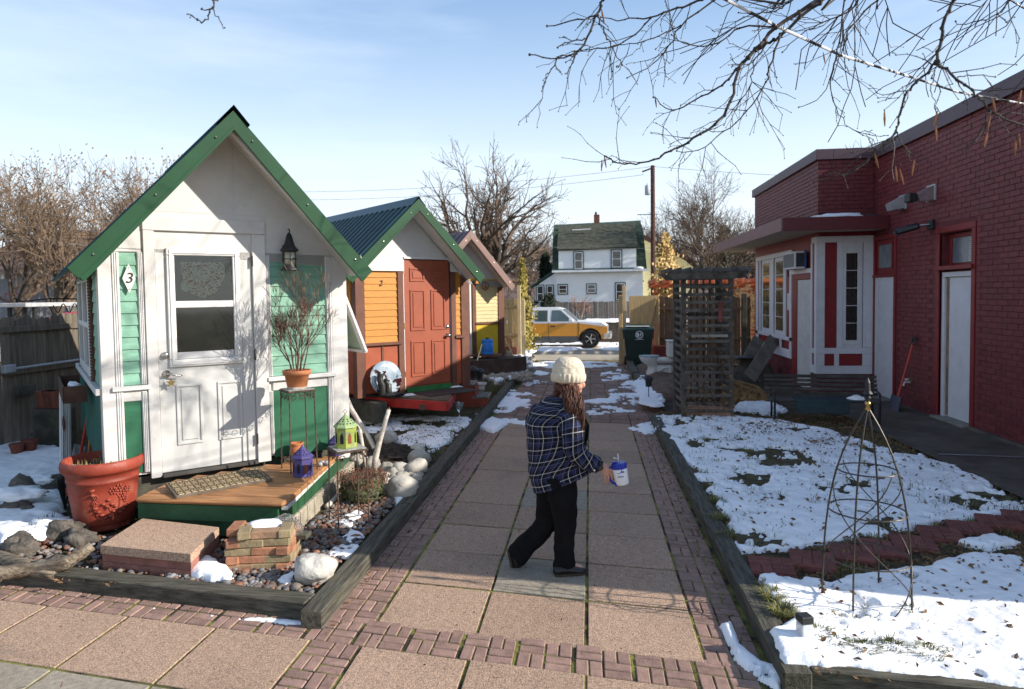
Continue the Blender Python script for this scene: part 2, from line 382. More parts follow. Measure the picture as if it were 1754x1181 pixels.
for j in range(-1, 10):
    for i in range(3):
        off = .12 if (i == 2 and j > 0) else 0
        slab(i, 4.54+.615*(j+.5)+off*0, (i, j) in ((1, 0), (1, 3)))
yC = 4.54-1.385*.615-.01
for j in range(0, 4):
    for i in range(3): slab(i, yC-.615*(j+.5), j == 3)
slabs_left = []
for j in range(0, 4):
    for i in range(0, 7):
        x = -1.32-.315-.64*(i+.5); yc = yC-.615*(j+.5)
        piece('slab', slabg_me if j >= 1 else slab_me, path, loc_in_path(x, yc+SK*(x+1.32), rs.uniform(.001, .005)), (0, 0, rs.uniform(-.004, .004)))
# basket-weave bricks
bricks = []
def basket(x0, yc, w=.305, h=.305, cut=None):
    n = 2
    for a in range(2):
        for b in range(2):
            cx_ = x0+w*(a*.5+.25); cy_ = yc-.1525+h*0+.1525*(b+.5)
            if (a+b) % 2 == 0:
                for k in (-1, 1): bricks.append((cx_+k*.0375, cy_, 0))
            else:
                for k in (-1, 1): bricks.append((cx_, cy_+k*.0375, 1))
for k in range(26):                                  # border columns
    yc = 3.92+.3075*(k+.5)
    if k < 22:
        basket(-1.635, yc); basket(.605, yc)
for k in range(8): basket(-1.635, yC-.3075*(k+.5)); basket(.605, yC-.3075*(k+.5))
for k in range(8): basket(.605, 3.92-.3075*(k+.5)+0) if False else None
rowb = []
k = 0
while -4.9+.32*k < .6:                               # cut row between the slabs and the kerb
    x0 = -4.9+.32*k; before = len(bricks); basket(x0, yC+.145)
    bricks[before:] = [q for q in bricks[before:] if not (q[2] == 0 and q[1] > yC+.16 and False)]
    k += 1
mbv = MB(); mbv.box(-.034, .034, -.0715, .0715, -.03, 0, .005); mbh = MB(); mbh.box(-.0715, .0715, -.034, .034, -.03, 0, .005)
for q in (mbv, mbh): q.v = [(x, y+SK*x, z) for x, y, z in q.v]
bme = [mesh_of('brick', mbv, PAVER), mesh_of('brick', mbh, PAVER)]
B2 = []
for (x, y, o) in bricks:
    yy = y+SK*(x+1.32)
    B2.append((hypot(x, yy), x, yy, o))
B2.sort(); rest = MB()
vis = [q for q in B2 if q[2] > 2.9]
for n_, (d, x, y, o) in enumerate(vis):
    z = rs.uniform(.0, .005)
    if n_ < 296: piece('brick', bme[o], path, loc_in_path(x, y, z), (0, 0, rs.uniform(-.02, .02)))
    else: rest.add([(x+a, y+b, z+c) for a, b, c in (mbh if o else mbv).v], mbv.f)
obj('paving_bricks', rest, PAVER, path, kind='stuff')
pav_me = sheared(.296, .296, .035, .006, 'paver', FARPAVER)
for j in range(30):
    for i in range(9):
        x = -1.56+.31*(i+.5); y = 10.72+.325*(j+.5)+SK*(x+1.32)
        if y > 20.3: continue
        piece('paver', pav_me, path, loc_in_path(x, y, rs.uniform(.000, .010)), (rs.uniform(-.015, .015), rs.uniform(-.015, .015), rs.uniform(-.02, .02)))

# beds and lawns: gentle height fields
def yz(X, Y): return (fbm(X, Y, 1.2, 3, 3)-.5)*.05+(fbm(X, Y, 9, 2, 9)-.5)*.012
def area(name, poly, z0, res, mat, zf=yz):
    A = np.array(poly); lo = A.min(0); hi = A.max(0)
    X, Y = np.meshgrid(np.arange(lo[0], hi[0]+res, res), np.arange(lo[1], hi[1]+res, res))
    k = sdf(X, Y, poly) > -res*.4; keep = k[:-1, :-1] & k[1:, :-1] & k[:-1, 1:] & k[1:, 1:]
    return gridmesh(name, X, Y, z0+zf(X, Y), keep, mat, 'structure')
def fk(x): return 3.925-.142*(x+1.62)            # front kerb line
left_poly = [(-1.74, fk(-1.74)+.1), (-1.74, 20.5), (-14, 20.5), (-14, fk(-14)+.1)]
area('left_garden_soil', left_poly, .06, .07, M('left_yard_soil', (.05, .036, .022), rough=.95, var=.5, scale=6, bump=1, bscale=50, col2=(.10, .085, .035), bdist=.02))
right_poly = [(1.06, 3.60), (4.6, 3.1), (4.6, 11.0), (1.06, 11.0)]
area('right_lawn', right_poly, .075, .05, LAWN)
mb = MB(); mb.add([(3.95, 2.0, .105), (5.3, 2.0, .105), (5.3, 12.9, .105), (3.80, 12.9, .105), (3.80, 9.4, .105)], [(0, 1, 2, 3, 4)]); obj('concrete_walk', mb, WALK, kind='structure', fix=False)
area('back_garden_soil', [(1.2, 11.0), (4.6, 11.0), (4.6, 20.4), (1.2, 20.4)], .04, .08, M('dark_planting_soil', (.04, .028, .018), rough=.95, var=.4, scale=5, bump=1, bscale=40, col2=(.09, .06, .035), bdist=.02))

# landscape timbers
TKW = dict(rough=.85, var=.45, scale=5, bump=.9, bscale=14, col2=(.115, .105, .08), dirt=(.05, .06, .025, .5), dirts=3, bdist=.006)
TIMY = M('weathered_timber_lengthwise', (.06, .054, .040), stretch=(9, .8, 9), **TKW); TIMX = M('weathered_timber_crosswise', (.06, .054, .040), stretch=(.8, 9, 9), **TKW)
def timbers(label, lines):
    g = thing('timber_edging', label, 'timber edging', (lines[0][0][0], lines[0][0][1], 0))
    for a, b in lines:
        a = Vector(a); b = Vector(b); n = max(1, round((b-a).length/2.3)); d = (b-a)/n
        for k in range(n):
            mb = MB(); mb.bar(a+d*k+d.normalized()*.003, a+d*(k+1)-d.normalized()*.003, .14, .14, .008); 
            o = obj('timber', mb, TIMY if abs(d.y) > abs(d.x) else TIMX, g)
    return g
zt = .04
timbers('long dark weathered timbers edging the bed in front of the tiny houses', [((-1.69, 3.84, zt), (-1.75, 16.5, zt)), ((-1.765, fk(-1.765)+.07, zt), (-7.2, fk(-7.2)+.07, zt))])
timbers('dark timbers edging the snowy lawn right of the path', [((1.01, 3.42, zt), (.98, 10.6, zt)), ((1.085, 3.52, zt), (6.5, 2.93, zt))])
# ------------------------------------------------------------------ tiny houses
ANG = radians(42); ANG2 = radians(46)
def frame(Pt, A=None): return Matrix.Translation((Pt[0], Pt[1], 0)) @ Matrix.Rotation(ANG if A is None else A, 4, "Z")
def rib_roof(T, c, hw, zr, ze, y0, y1, mat, th=.03, ribstep=.19):
    """two metal roof panels, ribs running down the slope"""
    res = []
    for sgn in (-1, 1):
        mb = MB(PM[T.name]); L_ = hypot(hw, zr-ze); sx, sz = sgn*hw/L_, (ze-zr)/L_; nx, nz = -sz*sgn*sgn, 0
        nrm = Vector((sgn*(zr-ze)/L_, 0, hw/L_)); dn = Vector((sx, 0, sz)); o = Vector((c, 0, zr))
        def pt(a, y, h): q = o+dn*a+nrm*h; return (q.x, y, q.z)
        A = [pt(0, y0, 0), pt(L_, y0, 0), pt(L_, y0, -th), pt(.0, y0, -th)]; B_ = [pt(0, y1, 0), pt(L_, y1, 0), pt(L_, y1, -th), pt(0, y1, -th)]
        mb.add(A+B_, [(0,1,2,3), (7,6,5,4), (0,4,5,1), (1,5,6,2), (2,6,7,3), (3,7,4,0)])
        y = y0+.06
        while y < y1-.03:
            w1, w2, h = .030, .014, .022
            V = [pt(a, y+dy, hh) for a in (.02, L_+.015) for dy, hh in ((-w1, -.002), (-w2, h), (w2, h), (w1, -.002))]
            mb.add(V, [(0,1,5,4), (1,2,6,5), (2,3,7,6), (0,3,2,1), (4,5,6,7)])
            y += ribstep
        res.append(obj('roof', mb, mat, T))
    return res
def lap_boards(T, u0, u1, z0, z1, n, mat, y=0.0, name='siding_board', ax='u', xw=0.0):
    h = (z1-z0)/n; mb = MB(); L_ = u1-u0
    # tapered lap board, thick at the bottom edge
    if ax == 'u': mb.add([(0, 0, 0), (L_, 0, 0), (L_, -.017, 0), (0, -.017, 0), (0, 0, h), (L_, 0, h), (L_, -.005, h), (0, -.005, h)], [(0,1,2,3), (7,6,5,4), (0,4,5,1), (1,5,6,2), (2,6,7,3), (3,7,4,0)])
    else: mb.add([(0, 0, 0), (0, L_, 0), (-.017, L_, 0), (-.017, 0, 0), (0, 0, h), (0, L_, h), (-.005, L_, h), (-.005, 0, h)], [(0,1,2,3), (7,6,5,4), (0,4,5,1), (1,5,6,2), (2,6,7,3), (3,7,4,0)])
    me = mesh_of(name, mb, mat)
    for k in range(n):
        z = z0+k*h+random.uniform(-.0015, .0015)
        piece(name, me, T, (u0, y, z) if ax == 'u' else (xw, u0, z))
def lbox(T, name, mat, *a, c=.004, parent=None, M_=None):
    mb = MB(PM[T.name]); mb.box(*a, c); return obj(name, mb, mat, parent or T)
def flute(T, u0, u1, z0, z1, y=-.02, name='fluted_trim'):
    mb = MB(PM[T.name]); w = u1-u0; mb.box(u0, u1, y, 0, z0, z1, .003)
    for k in range(3):
        a = u0+w*(.12+.27*k); mb.box(a, a+w*.17, y-.008, y+.002, z0+.002, z1-.002, .003)
    return obj(name, mb, WTRIM, T)
def gable(T, c, poly, y0, y1, mat, name='gable_panel'):
    mb = MB(PM[T.name]); mb.prism(poly, y0, y1, 'y'); return obj(name, mb, mat, T)
def fascia(T, c, hw, zr, ze, drop, y, mat, lip=None, th=.03):
    for sgn in (-1, 1):
        e = c+sgn*hw; s_ = (zr-ze)/hw
        mb = MB(PM[T.name])
        # plumb-cut band following the rake
        V = [(c, zr+.012), (e, ze+.012), (e-sgn*.085, ze-drop*.55), (e-sgn*.105, ze-drop*.62), (c, zr-drop)]
        mb.prism(V, y-th, y, 'y')
        k = sqrt(1+s_*s_)
        W = [(c, zr-drop*.86), (e-sgn*.08, ze-drop*.42), (e-sgn*.105, ze-drop*.64), (c, zr-drop-.008)]
        mb.prism(W, y-th-.007, y-th+.004, 'y')
        o = obj('rake_fascia', mb, mat, T)
        for t in (.12, .5, .86):
            b2 = MB(PM[T.name]); b2.blob((c+sgn*hw*t, y-th-.004, zr-hw*t*s_-drop*.5), .011, 6, 4); obj('screw', b2, STEEL, o)

# ---------- house 3 (green)
H1 = thing('tiny_house', 'white and mint green tiny house with number 3 on a diamond plaque', 'tiny house', (-3.77, 5.53, .05), ANG, 'tiny houses along the path')
PM[H1.name] = frame((-3.77, 5.53)); H1.location.z = 0
T = H1; UL, UR, UC = -.42, 1.72, .58
rib_roof(T, UC, 1.24, 3.60, 2.24, -.45, 3.15, GSHEET, .02)
fascia(T, UC, 1.24, 3.60, 2.24, .145, -.45, GMETAL)
mb = MB(PM[T.name]); 
for s_ in (-1, 1): mb.add([(UC, -.5, 3.655), (UC+s_*.13, -.5, 3.50), (UC+s_*.13, 3.18, 3.50), (UC, 3.18, 3.655)], [(0,1,2,3)])
for s_ in (-1, 1): mb.add([(UC, -.5, 3.640), (UC+s_*.125, -.5, 3.49), (UC+s_*.125, 3.18, 3.49), (UC, 3.18, 3.640)], [(3,2,1,0)])
obj('ridge_cap', mb, M('dark_ridge_cap', (.02, .03, .035), rough=.5, var=.3), T)
# soffit boards
for s_ in (-1, 1):
    mb = MB(PM[T.name]); e = UC+s_*1.20
    a = [(UC, -.447, 3.572), (e, -.447, 2.245), (e, -.447, 2.215), (UC, -.447, 3.54)]; b = [(x, -.0, z) for x, _, z in a]
    mb.add(a+b, [(0,1,2,3), (7,6,5,4), (0,4,5,1), (1,5,6,2), (2,6,7,3), (3,7,4,0)]); obj('soffit', mb, WHITE, T)
    mb = MB(PM[T.name]); mb.bar((UC, -.36, 3.47), (e-s_*.03, -.36, 2.20), .035, .07, .003, up=(0, 1, 0)); obj('soffit_batten', mb, WHITE, T)
zt1 = lambda u: 3.555-abs(u-UC)*(3.60-2.24)/1.24
gable(T, UC, [(UL, 2.415), (UR, 2.415), (UR, zt1(UR)-.01), (UC, 3.54), (UL, zt1(UL)-.01)], -.012, .05, WHITE)
mb = MB(PM[T.name]); mb.box(UC+.085, UC+.093, -.0145, -.008, 2.78, 3.42); mb.box(UC-.7, UC+.55, -.0145, -.008, 2.772, 2.779); obj('panel_seam', mb, M('seam_shadow', (.55, .53, .5), var=.05), T)
# core walls
mb = MB(PM[T.name]); mb.box(UL+.01, UR-.01, .004, .05, .48, 2.42); obj('wall', mb, WHITE, T)
lbox(T, 'wall', WHITE, UR-.05, UR-.004, .05, 3.0, .45, 2.42); lbox(T, 'wall', WHITE, UL, UR, 3.0, 3.04, .45, 2.4)
gable(T, UC, [(UL, 2.4), (UR, 2.4), (UC, 3.5)], 3.0, 3.04, WHITE)
lbox(T, 'floor_frame', TIMBER, UL+.03, UR-.03, .05, 2.97, .18, .45)
# corner boards and trims
lbox(T, 'corner_board', WHITE, UL-.015, -.335, -.02, .0, .45, 2.41)
flute(T, -.335, -.275, .50, 2.41); flute(T, -.14, -.092, 1.27, 2.41); flute(T, -.14, -.092, .50, 1.21)
lap_boards(T, -.275, -.14, 1.27, 2.405, 11, MINT, .004)
lbox(T, 'window_sill', WTRIM, -.36, -.07, -.045, 0.002, 1.225, 1.265); lbox(T, 'rail', WHITE, -.275, -.14, -.014, .003, 1.13, 1.223)
lbox(T, 'lower_panel', DGREEN, -.275, -.14, -.006, .003, .50, 1.128)
lbox(T, 'door_casing', WHITE, -.09, -.004, -.035, .003, .44, 2.60); lbox(T, 'door_casing', WHITE, .814, .935, -.035, .003, .44, 2.60)
lbox(T, 'door_casing', WHITE, -.092, .937, -.038, .003, 2.602, 2.72)
flute(T, .937, .975, 1.25, 2.41, -.022); flute(T, 1.515, 1.575, .5, 2.41); flute(T, .937, .975, .5, 1.11, -.022)
lap_boards(T, .975, 1.515, 1.25, 2.405, 12, MINT, .004)
lbox(T, 'window_sill', WTRIM, .925, 1.60, -.05, .002, 1.205, 1.245); lbox(T, 'rail', WHITE, .975, 1.515, -.014, .003, 1.11, 1.203)
lbox(T, 'lower_panel', DGREEN, .975, 1.515, -.006, .003, .46, 1.108)
lbox(T, 'corner_board', WHITE, 1.575, UR+.015, -.02, .0, .35, 2.41)
# door
door = lbox(T, 'door', DOORW, .0, .81, -.008, .035, .47, 2.555, c=.003)
mb = MB(PM[T.name])
def raised(mb, u0, u1, z0, z1, w=.022, y=-.008, h=.012):
    for q in ((u0, u1, z0, z0+w), (u0, u1, z1-w, z1), (u0, u0+w, z0+w, z1-w), (u1-w, u1, z0+w, z1-w)): mb.box(q[0], q[1], y-h, y+.002, q[2], q[3], .004)
    mb.box(u0+w*1.8, u1-w*1.8, y-h*.7, y+.002, z0+w*1.8, z1-w*1.8, .006)
raised(mb, .13, .345, .70, 1.24); raised(mb, .475, .69, .70, 1.24); obj('door_panel', mb, DOORW, door)
mb = MB(PM[T.name])
for q in ((.085, .70, 2.39, 2.455), (.085, .70, 1.40, 1.465), (.085, .15, 1.467, 2.388), (.635, .70, 1.467, 2.388)): mb.box(q[0], q[1], -.034, -.006, q[2], q[3], .006)
for q in ((.105, .68, 2.405, 2.44), (.105, .68, 1.415, 1.45), (.105, .13, 1.45, 2.405), (.655, .68, 1.45, 2.405)): mb.box(q[0], q[1], -.042, -.030, q[2], q[3], .004)
wf = obj('window_frame', mb, WTRIM, door)
lbox(T, 'meeting_rail', WTRIM, .15, .635, -.030, -.012, 1.925, 1.985, parent=wf); lbox(T, 'sash_rail', M('grey_screen_rail', (.42, .42, .43), var=.05), .152, .633, -.020, -.012, 1.467, 1.53, parent=wf)
def curtain_mat():
    m = M('paisley_curtain', (.7, .7, .55), rough=.9, var=.15, scale=8, bump=.1)
    nt = m.node_tree; b = nt.nodes['Principled BSDF']; src = b.inputs['Base Color'].links[0].from_socket
    tc = nt.nodes.new('ShaderNodeTexCoord'); n1 = nt.nodes.new('ShaderNodeTexNoise'); n1.inputs['Scale'].default_value = 17; n1.inputs['Distortion'].default_value = 3.5; n1.inputs['Detail'].default_value = 2
    nt.links.new(tc.outputs['Object'], n1.inputs['Vector'])
    r = nt.nodes.new('ShaderNodeValToRGB'); e = r.color_ramp.elements; e[0].position = .38; e[0].color = (.20, .09, .05, 1); e[1].position = .60; e[1].color = (.70, .72, .58, 1)
    e2 = r.color_ramp.elements.new(.46); e2.color = (.36, .17, .10, 1); e3 = r.color_ramp.elements.new(.475); e3.color = (.85, .85, .7, 1); e4 = r.color_ramp.elements.new(.53); e4.color = (.45, .48, .4, 1)
    nt.links.new(n1.outputs[0], r.inputs[0]); nt.links.new(r.outputs[0], b.inputs['Base Color']); return m
CURT = curtain_mat()
# panes: dark room behind, scarf-like curtain hanging behind the upper pane
PANE = glassy('window_pane_dark', (.012, .013, .011), .05)
def glass_pane_mat():
    m = bpy.data.materials.new('clear_pane'); m.use_nodes = True; nt = m.node_tree; nt.nodes.clear()
    o = nt.nodes.new('ShaderNodeOutputMaterial'); mx = nt.nodes.new('ShaderNodeMixShader'); t = nt.nodes.new('ShaderNodeBsdfTransparent'); g = nt.nodes.new('ShaderNodeBsdfGlossy'); f = nt.nodes.new('ShaderNodeFresnel')
    t.inputs[0].default_value = (.86, .88, .87, 1); g.inputs[1].default_value = .03; f.inputs[0].default_value = 1.5
    nt.links.new(f.outputs[0], mx.inputs[0]); nt.links.new(t.outputs[0], mx.inputs[1]); nt.links.new(g.outputs[0], mx.inputs[2]); nt.links.new(mx.outputs[0], o.inputs[0]); return m
CLEAR = glass_pane_mat()
lbox(T, 'pane', CLEAR, .15, .635, -.0185, -.0165, 1.985, 2.39, c=0, parent=door); lbox(T, 'pane', PANE, .15, .635, -.0185, -.0155, 1.53, 1.925, c=0, parent=door)
lbox(T, 'dark_backing', PANE, .15, .635, -.0092, -.0085, 1.986, 2.389, c=0, parent=door)
mb = MB(PM[T.name]); n = 22
for k in range(n):
    a = k/n; b = (k+1)/n
    def cu(t): 
        u = .20+.37*t; lo = 2.01+.16*abs(t-.5)**1.1*(1 if t < .5 else 1.2)+ (.10 if t > .8 else 0)*(t-.8)*5
        return u, lo, -.0125+.0022*sin(t*30)
    u0, l0, y0 = cu(a); u1, l1, y1 = cu(b)
    mb.quad((u0, y0, l0), (u1, y1, l1), (u1, y1, 2.335), (u0, y0, 2.335))
obj('curtain', mb, CURT, door, fix=False)
mb = MB(PM[T.name]); mb.tube([(.055, -.008, 1.51), (.055, -.02, 1.51), (.055, -.038, 1.51), (.055, -.04, 1.51)], [.033, .032, .026, .012], 14); obj('deadbolt', mb, STEEL, door, True)
mb = MB(PM[T.name]); mb.tube([(.06, -.008, 1.345), (.06, -.018, 1.345), (.06, -.024, 1.345), (.06, -.06, 1.345)], [.034, .033, .014, .013], 14)
mb.tube([(.06, -.055, 1.345), (.09, -.06, 1.345), (.125, -.062, 1.333), (.155, -.060, 1.325), (.18, -.060, 1.328)], [.011, .010, .008, .007, .006], 8); lever = obj('door_lever', mb, STEEL, door, True)
st = thing('star_ornament', 'small gold star hanging from the lever of the white house door', 'ornament', PM[T.name] @ Vector((.085, -.065, 1.24)), ANG)
mb = MB(PM[st.name]); pts = [((.042 if k % 2 == 0 else .018)*sin(k*pi/5), (.042 if k % 2 == 0 else .018)*cos(k*pi/5)+.03) for k in range(10)]; mb.prism(pts, -.005, .005, 'y'); obj('star', mb, BRASS, st)
mb = MB(PM[st.name]); mb.tube([(0, 0, .07), (-.01, .003, .10)], .0015, 4); obj('cord', mb, IRON, st)
for z in (.62, 1.42, 2.30):
    mb = MB(PM[T.name]); mb.box(.806, .818, -.04, -.034, z, z+.10); mb.tube([(.812, -.043, z), (.812, -.043, z+.1)], .007, 6); obj('hinge', mb, IRON, door)
lbox(T, 'threshold', M('dark_threshold', (.06, .055, .05)), -.0, .812, -.06, .03, .435, .465)
# plaque
pl = MB(PM[T.name]); pl.prism([(-.205, 2.06), (-.155, 2.185), (-.205, 2.31), (-.255, 2.185)], -.042, -.030, 'y'); plq = obj('number_plaque', pl, WTRIM, T)
text_piece('numeral', '3', .125, .002, M('black_paint', (.02, .018, .018)), plq, (-.205, -.0445, 2.185), (pi/2, 0, 0), 0.18)
mb = MB(PM[T.name])
for z in (2.095, 2.275): mb.blob((-.205, -.044, z), .005, 6, 4)
mb.box(-.215, -.195, -.03, -.01, 2.1, 2.27); obj('plaque_screw', mb, STEEL, plq)
# left side wall with window, brown trims and flower box
lbox(T, 'side_wall', TEAL, UL, UL+.04, .05, 3.0, .45, 2.40)
lap_boards(T, .09, .62, 1.27, 2.3, 10, MINT, ax='v', xw=UL-.001); lap_boards(T, 2.55, 2.95, 1.27, 2.3, 10, MINT, ax='v', xw=UL-.001)
lbox(T, 'corner_board', WHITE, UL-.02, UL, .002, .085, .45, 2.35); lbox(T, 'corner_board', TEAL, UL-.02, UL, 2.95, 3.03, .45, 2.35)
BTRIM = M('brown_bamboo_trim', (.10, .05, .03), rough=.7, var=.3, scale=30)
for v0 in (.66, 2.42):
    mb = MB(PM[T.name]); mb.box(UL-.035, UL, v0, v0+.10, 1.22, 2.3, .004)
    for k in range(36): mb.blob((UL-.04, v0+.03, 1.24+k*.029), (.011, .02, .011), 5, 4)
    obj('window_trim', mb, BTRIM, T)
mb = MB(PM[T.name])
for q in ((.80, 2.38, 2.18, 2.26), (.80, 2.38, 1.28, 1.36), (.80, .88, 1.36, 2.18), (2.30, 2.38, 1.36, 2.18), (1.55, 1.63, 1.36, 2.18), (.88, 1.55, 1.74, 1.79), (1.63, 2.30, 1.74, 1.79)): mb.box(UL-.045, UL-.002, q[0], q[1], q[2], q[3], .004)
sw = obj('side_window', mb, WTRIM, T); lbox(T, 'pane', DGLASS, UL-.018, UL-.012, .88, 2.30, 1.36, 2.18, c=0, parent=sw)
lbox(T, 'sill_board', WHITE, UL-.06, UL, .0, 3.02, 1.20, 1.255)
mb = MB(PM[T.name]); mb.box(UL-.26, UL-.062, 1.0, 2.2, 1.03, 1.05); mb.box(UL-.26, UL-.245, 1.0, 2.2, 1.05, 1.19, .003); mb.box(UL-.26, UL-.062, 1.0, 1.015, 1.05, 1.19); mb.box(UL-.26, UL-.062, 2.185, 2.2, 1.05, 1.19)
fb = obj('flower_box', mb, M('dark_brown_wood', (.09, .045, .03), var=.3), T)
mb = MB(PM[T.name]); mb.blob((UL-.16, 1.3, 1.17), (.06, .14, .03), 8, 6, .4); obj('snow_patch', mb, SNOW, fb, True)
mb = MB(PM[T.name])
for k in range(30): mb.box(UL-.012, UL-.001, .1+.097*k, .165+.097*k, .5, 1.19)
obj('batten_skirt', mb, TEAL, T)
# scroll bracket on the far window corner
mb = MB(PM[T.name]); mb.tube([(UL-.02, 2.5, 2.02), (UL-.3, 2.5, 2.03), (UL-.55, 2.5, 2.0), (UL-.62, 2.5, 2.04)], .008, 5)
mb.tube([(UL-.04+0*k, 2.5, 1.92) if k == 0 else (UL-.04-.012*k, 2.5, 1.92+.05*sin(k*.7)) for k in range(20)], .006, 5); obj('scroll_bracket', mb, BLACKM, T)
# awning window propped open on the right wall
mb = MB(PM[T.name]); hp = Vector((UR+.03, .14, 2.06)); bt = Vector((UR+.27, .14, 1.42)); dv = Vector((0, .9, 0))
mb.bar(hp, bt, .03, .09, .004, up=(0, 1, 0)); mb.bar(hp+dv, bt+dv, .03, .09, .004, up=(0, 1, 0)); mb.bar(hp, hp+dv, .06, .03, .003); mb.bar(bt, bt+dv, .06, .03, .003)
aw = obj('awning_sash', mb, WTRIM, T)
mb = MB(PM[T.name]); q = .012; mb.add([hp, hp+dv, bt+dv, bt, hp+Vector((q, 0, q)), hp+dv+Vector((q, 0, q)), bt+dv+Vector((q, 0, q)), bt+Vector((q, 0, q))], [(0,1,2,3), (7,6,5,4), (0,4,5,1), (1,5,6,2), (2,6,7,3), (3,7,4,0)]); obj('sash_panel', mb, M('pale_green_sash', (.35, .45, .33), var=.1), aw)
# soffit return under the right eave (visible light-green underside)
for s_ in (1,):
    mb = MB(PM[T.name]); e = UC+1.20; mb.prism([(UR-.0, 2.41), (e, 2.215), (UR, 2.215)], -.44, -.40, 'y'); obj('eave_return', mb, WHITE, T)
# wall lantern
lp = PM[T.name] @ Vector((1.13, -.14, 2.26))
LT = thing('wall_lantern', 'dark metal wall lantern with a conical cap beside the white door', 'lantern', lp, ANG)
Q = MB(PM[LT.name]); Q.lathe([(.085, .0), (.088, .008), (.065, .028), (.06, .04), (.062, .05)], 16); obj('lantern_base', Q, BLACKM, LT, True); Q = MB(PM[LT.name]); Q.lathe([(.062, .175), (.085, .185), (.082, .20), (.052, .235), (.038, .28), (.026, .33), (.014, .355), (.006, .36)], 16)
obj('lantern_cap', Q, BLACKM, LT, True)
Q = MB(PM[LT.name]); Q.tube([(0, 0, .355), (.008, 0, .375), (0, 0, .395), (-.01, 0, .385)], .006, 6); obj('hook', Q, BLACKM, LT, True)
Q = MB(PM[LT.name])
for k in range(6): A = k*pi/3+.3; Q.tube([(.06*cos(A), .06*sin(A), .045), (.06*cos(A), .06*sin(A), .18)], .0035, 4)
Q.lathe([(.066, .105), (.066, .113)], 16); obj('lantern_cage', Q, BLACKM, LT)
Q = MB(PM[LT.name]); Q.lathe([(.055, .05), (.055, .175)], 14); obj('lantern_glass', Q, M('seeded_glass', (.42, .40, .30), rough=.2, var=.4, scale=25, spec=.8), LT, True)
Q = MB(PM[LT.name]); Q.box(-.03, .03, .11, .139, .08, .25, .006); Q.tube([(0, .12, .2), (0, .05, .21), (0, 0, .2)], .01, 6); obj('wall_bracket', Q, BLACKM, LT)

# ---------- porch deck in front of house 3
PD = thing('porch_deck', 'low cedar board porch with green skirt in front of the white tiny house', 'porch', (-3.0, 5.2, 0))
y = 4.93; k = 0
RX = lambda y: -2.36-.10*(y-4.93)
while y < 6.45:
    x0 = -3.74+(y+.14-5.48)*1.0345 + .06
    x0 = max(x0, -3.62)
    mb = MB(); mb.box(x0, RX(y), y, y+.134, .385, .425, .006 if k else .016)
    mb.v = [(a, b-.03*(a+3), c+random.uniform(-.001, .001)) for a, b, c in mb.v]
    obj('deck_board', mb, DECK, PD); y += .142; k += 1
mb = MB(); mb.bar((-3.62, 5.0, .31), (-2.42, 4.965, .31), .035, .13, .004); mb.bar((-3.62, 5.03, .18), (-2.42, 4.995, .18), .03, .12, .004)
mb.bar((-2.41, 4.97, .30), (-2.62, 7.0, .30), .035, .15, .004); obj('green_skirt', mb, M('green_skirt_paint', (.018, .075, .03), rough=.6, var=.25, scale=5), PD)
mb = MB(); mb.bar((-2.375, 4.96, .366), (-2.575, 6.5, .366), .05, .03, .003); obj('edge_trim', mb, WHITE, PD)
CBLK = M('cream_block', (.33, .29, .22), rough=.9, var=.25, scale=9, bump=.5, dirt=(.15, .13, .1, .6), dirts=4)
for k in range(8):
    mb = MB(); a = Vector((-2.43-.02*k, 5.05+.245*k, .14)); mb.bar(a, a+Vector((-.02, .235, 0)), .09, .17, .01); obj('foundation_block', mb, CBLK, PD)
# doormat
mp_ = gz(370, 818, .45)
DM = thing('doormat', 'tan and brown patterned coir doormat tilted against the threshold of the white house', 'doormat', (-3.26, 5.46, .43), radians(46))
def mat_mat():
    m = M('coir_mat', (.42, .33, .20), rough=.95, var=.25, scale=60, bump=.8, bscale=200)
    nt = m.node_tree; b = nt.nodes['Principled BSDF']; src = b.inputs['Base Color'].links[0].from_socket
    tc = nt.nodes.new('ShaderNodeTexCoord'); br = nt.nodes.new('ShaderNodeTexBrick'); br.inputs['Color1'].default_value = (1, 1, 1, 1); br.inputs['Color2'].default_value = (.9, .9, .9, 1); br.inputs['Mortar'].default_value = (.22, .17, .12, 1); br.inputs['Scale'].default_value = 7; br.inputs['Mortar Size'].default_value = .05; br.inputs['Brick Width'].default_value = .35; br.inputs['Row Height'].default_value = .22; br.offset = 0; br.squash = .4; br.squash_frequency = 3
    x = nt.nodes.new('ShaderNodeMix'); x.data_type = 'RGBA'; x.blend_type = 'MULTIPLY'; x.inputs[0].default_value = 1
    nt.links.new(tc.outputs['Object'], br.inputs['Vector']); nt.links.new(src, x.inputs[6]); nt.links.new(br.outputs[0], x.inputs[7]); nt.links.new(x.outputs[2], b.inputs['Base Color']); return m
R_ = Matrix.Translation((0, -.04, .03)) @ Matrix.Rotation(radians(6), 4, 'X') 
mb = MB(PM[DM.name] @ R_); mb.box(-.36, .38, -.30, .02, .0, .022, .006); obj('mat_pile', mb, mat_mat(), DM)
mb = MB(PM[DM.name] @ R_); 
for q in ((-.37, .39, -.315, -.298), (-.37, .39, .018, .035), (-.375, -.358, -.31, .03), (.378, .395, -.31, .03)): mb.box(q[0], q[1], q[2], q[3], -.004, .02, .003)
obj('mat_border', mb, M('mat_border_rubber', (.13, .10, .07)), DM)

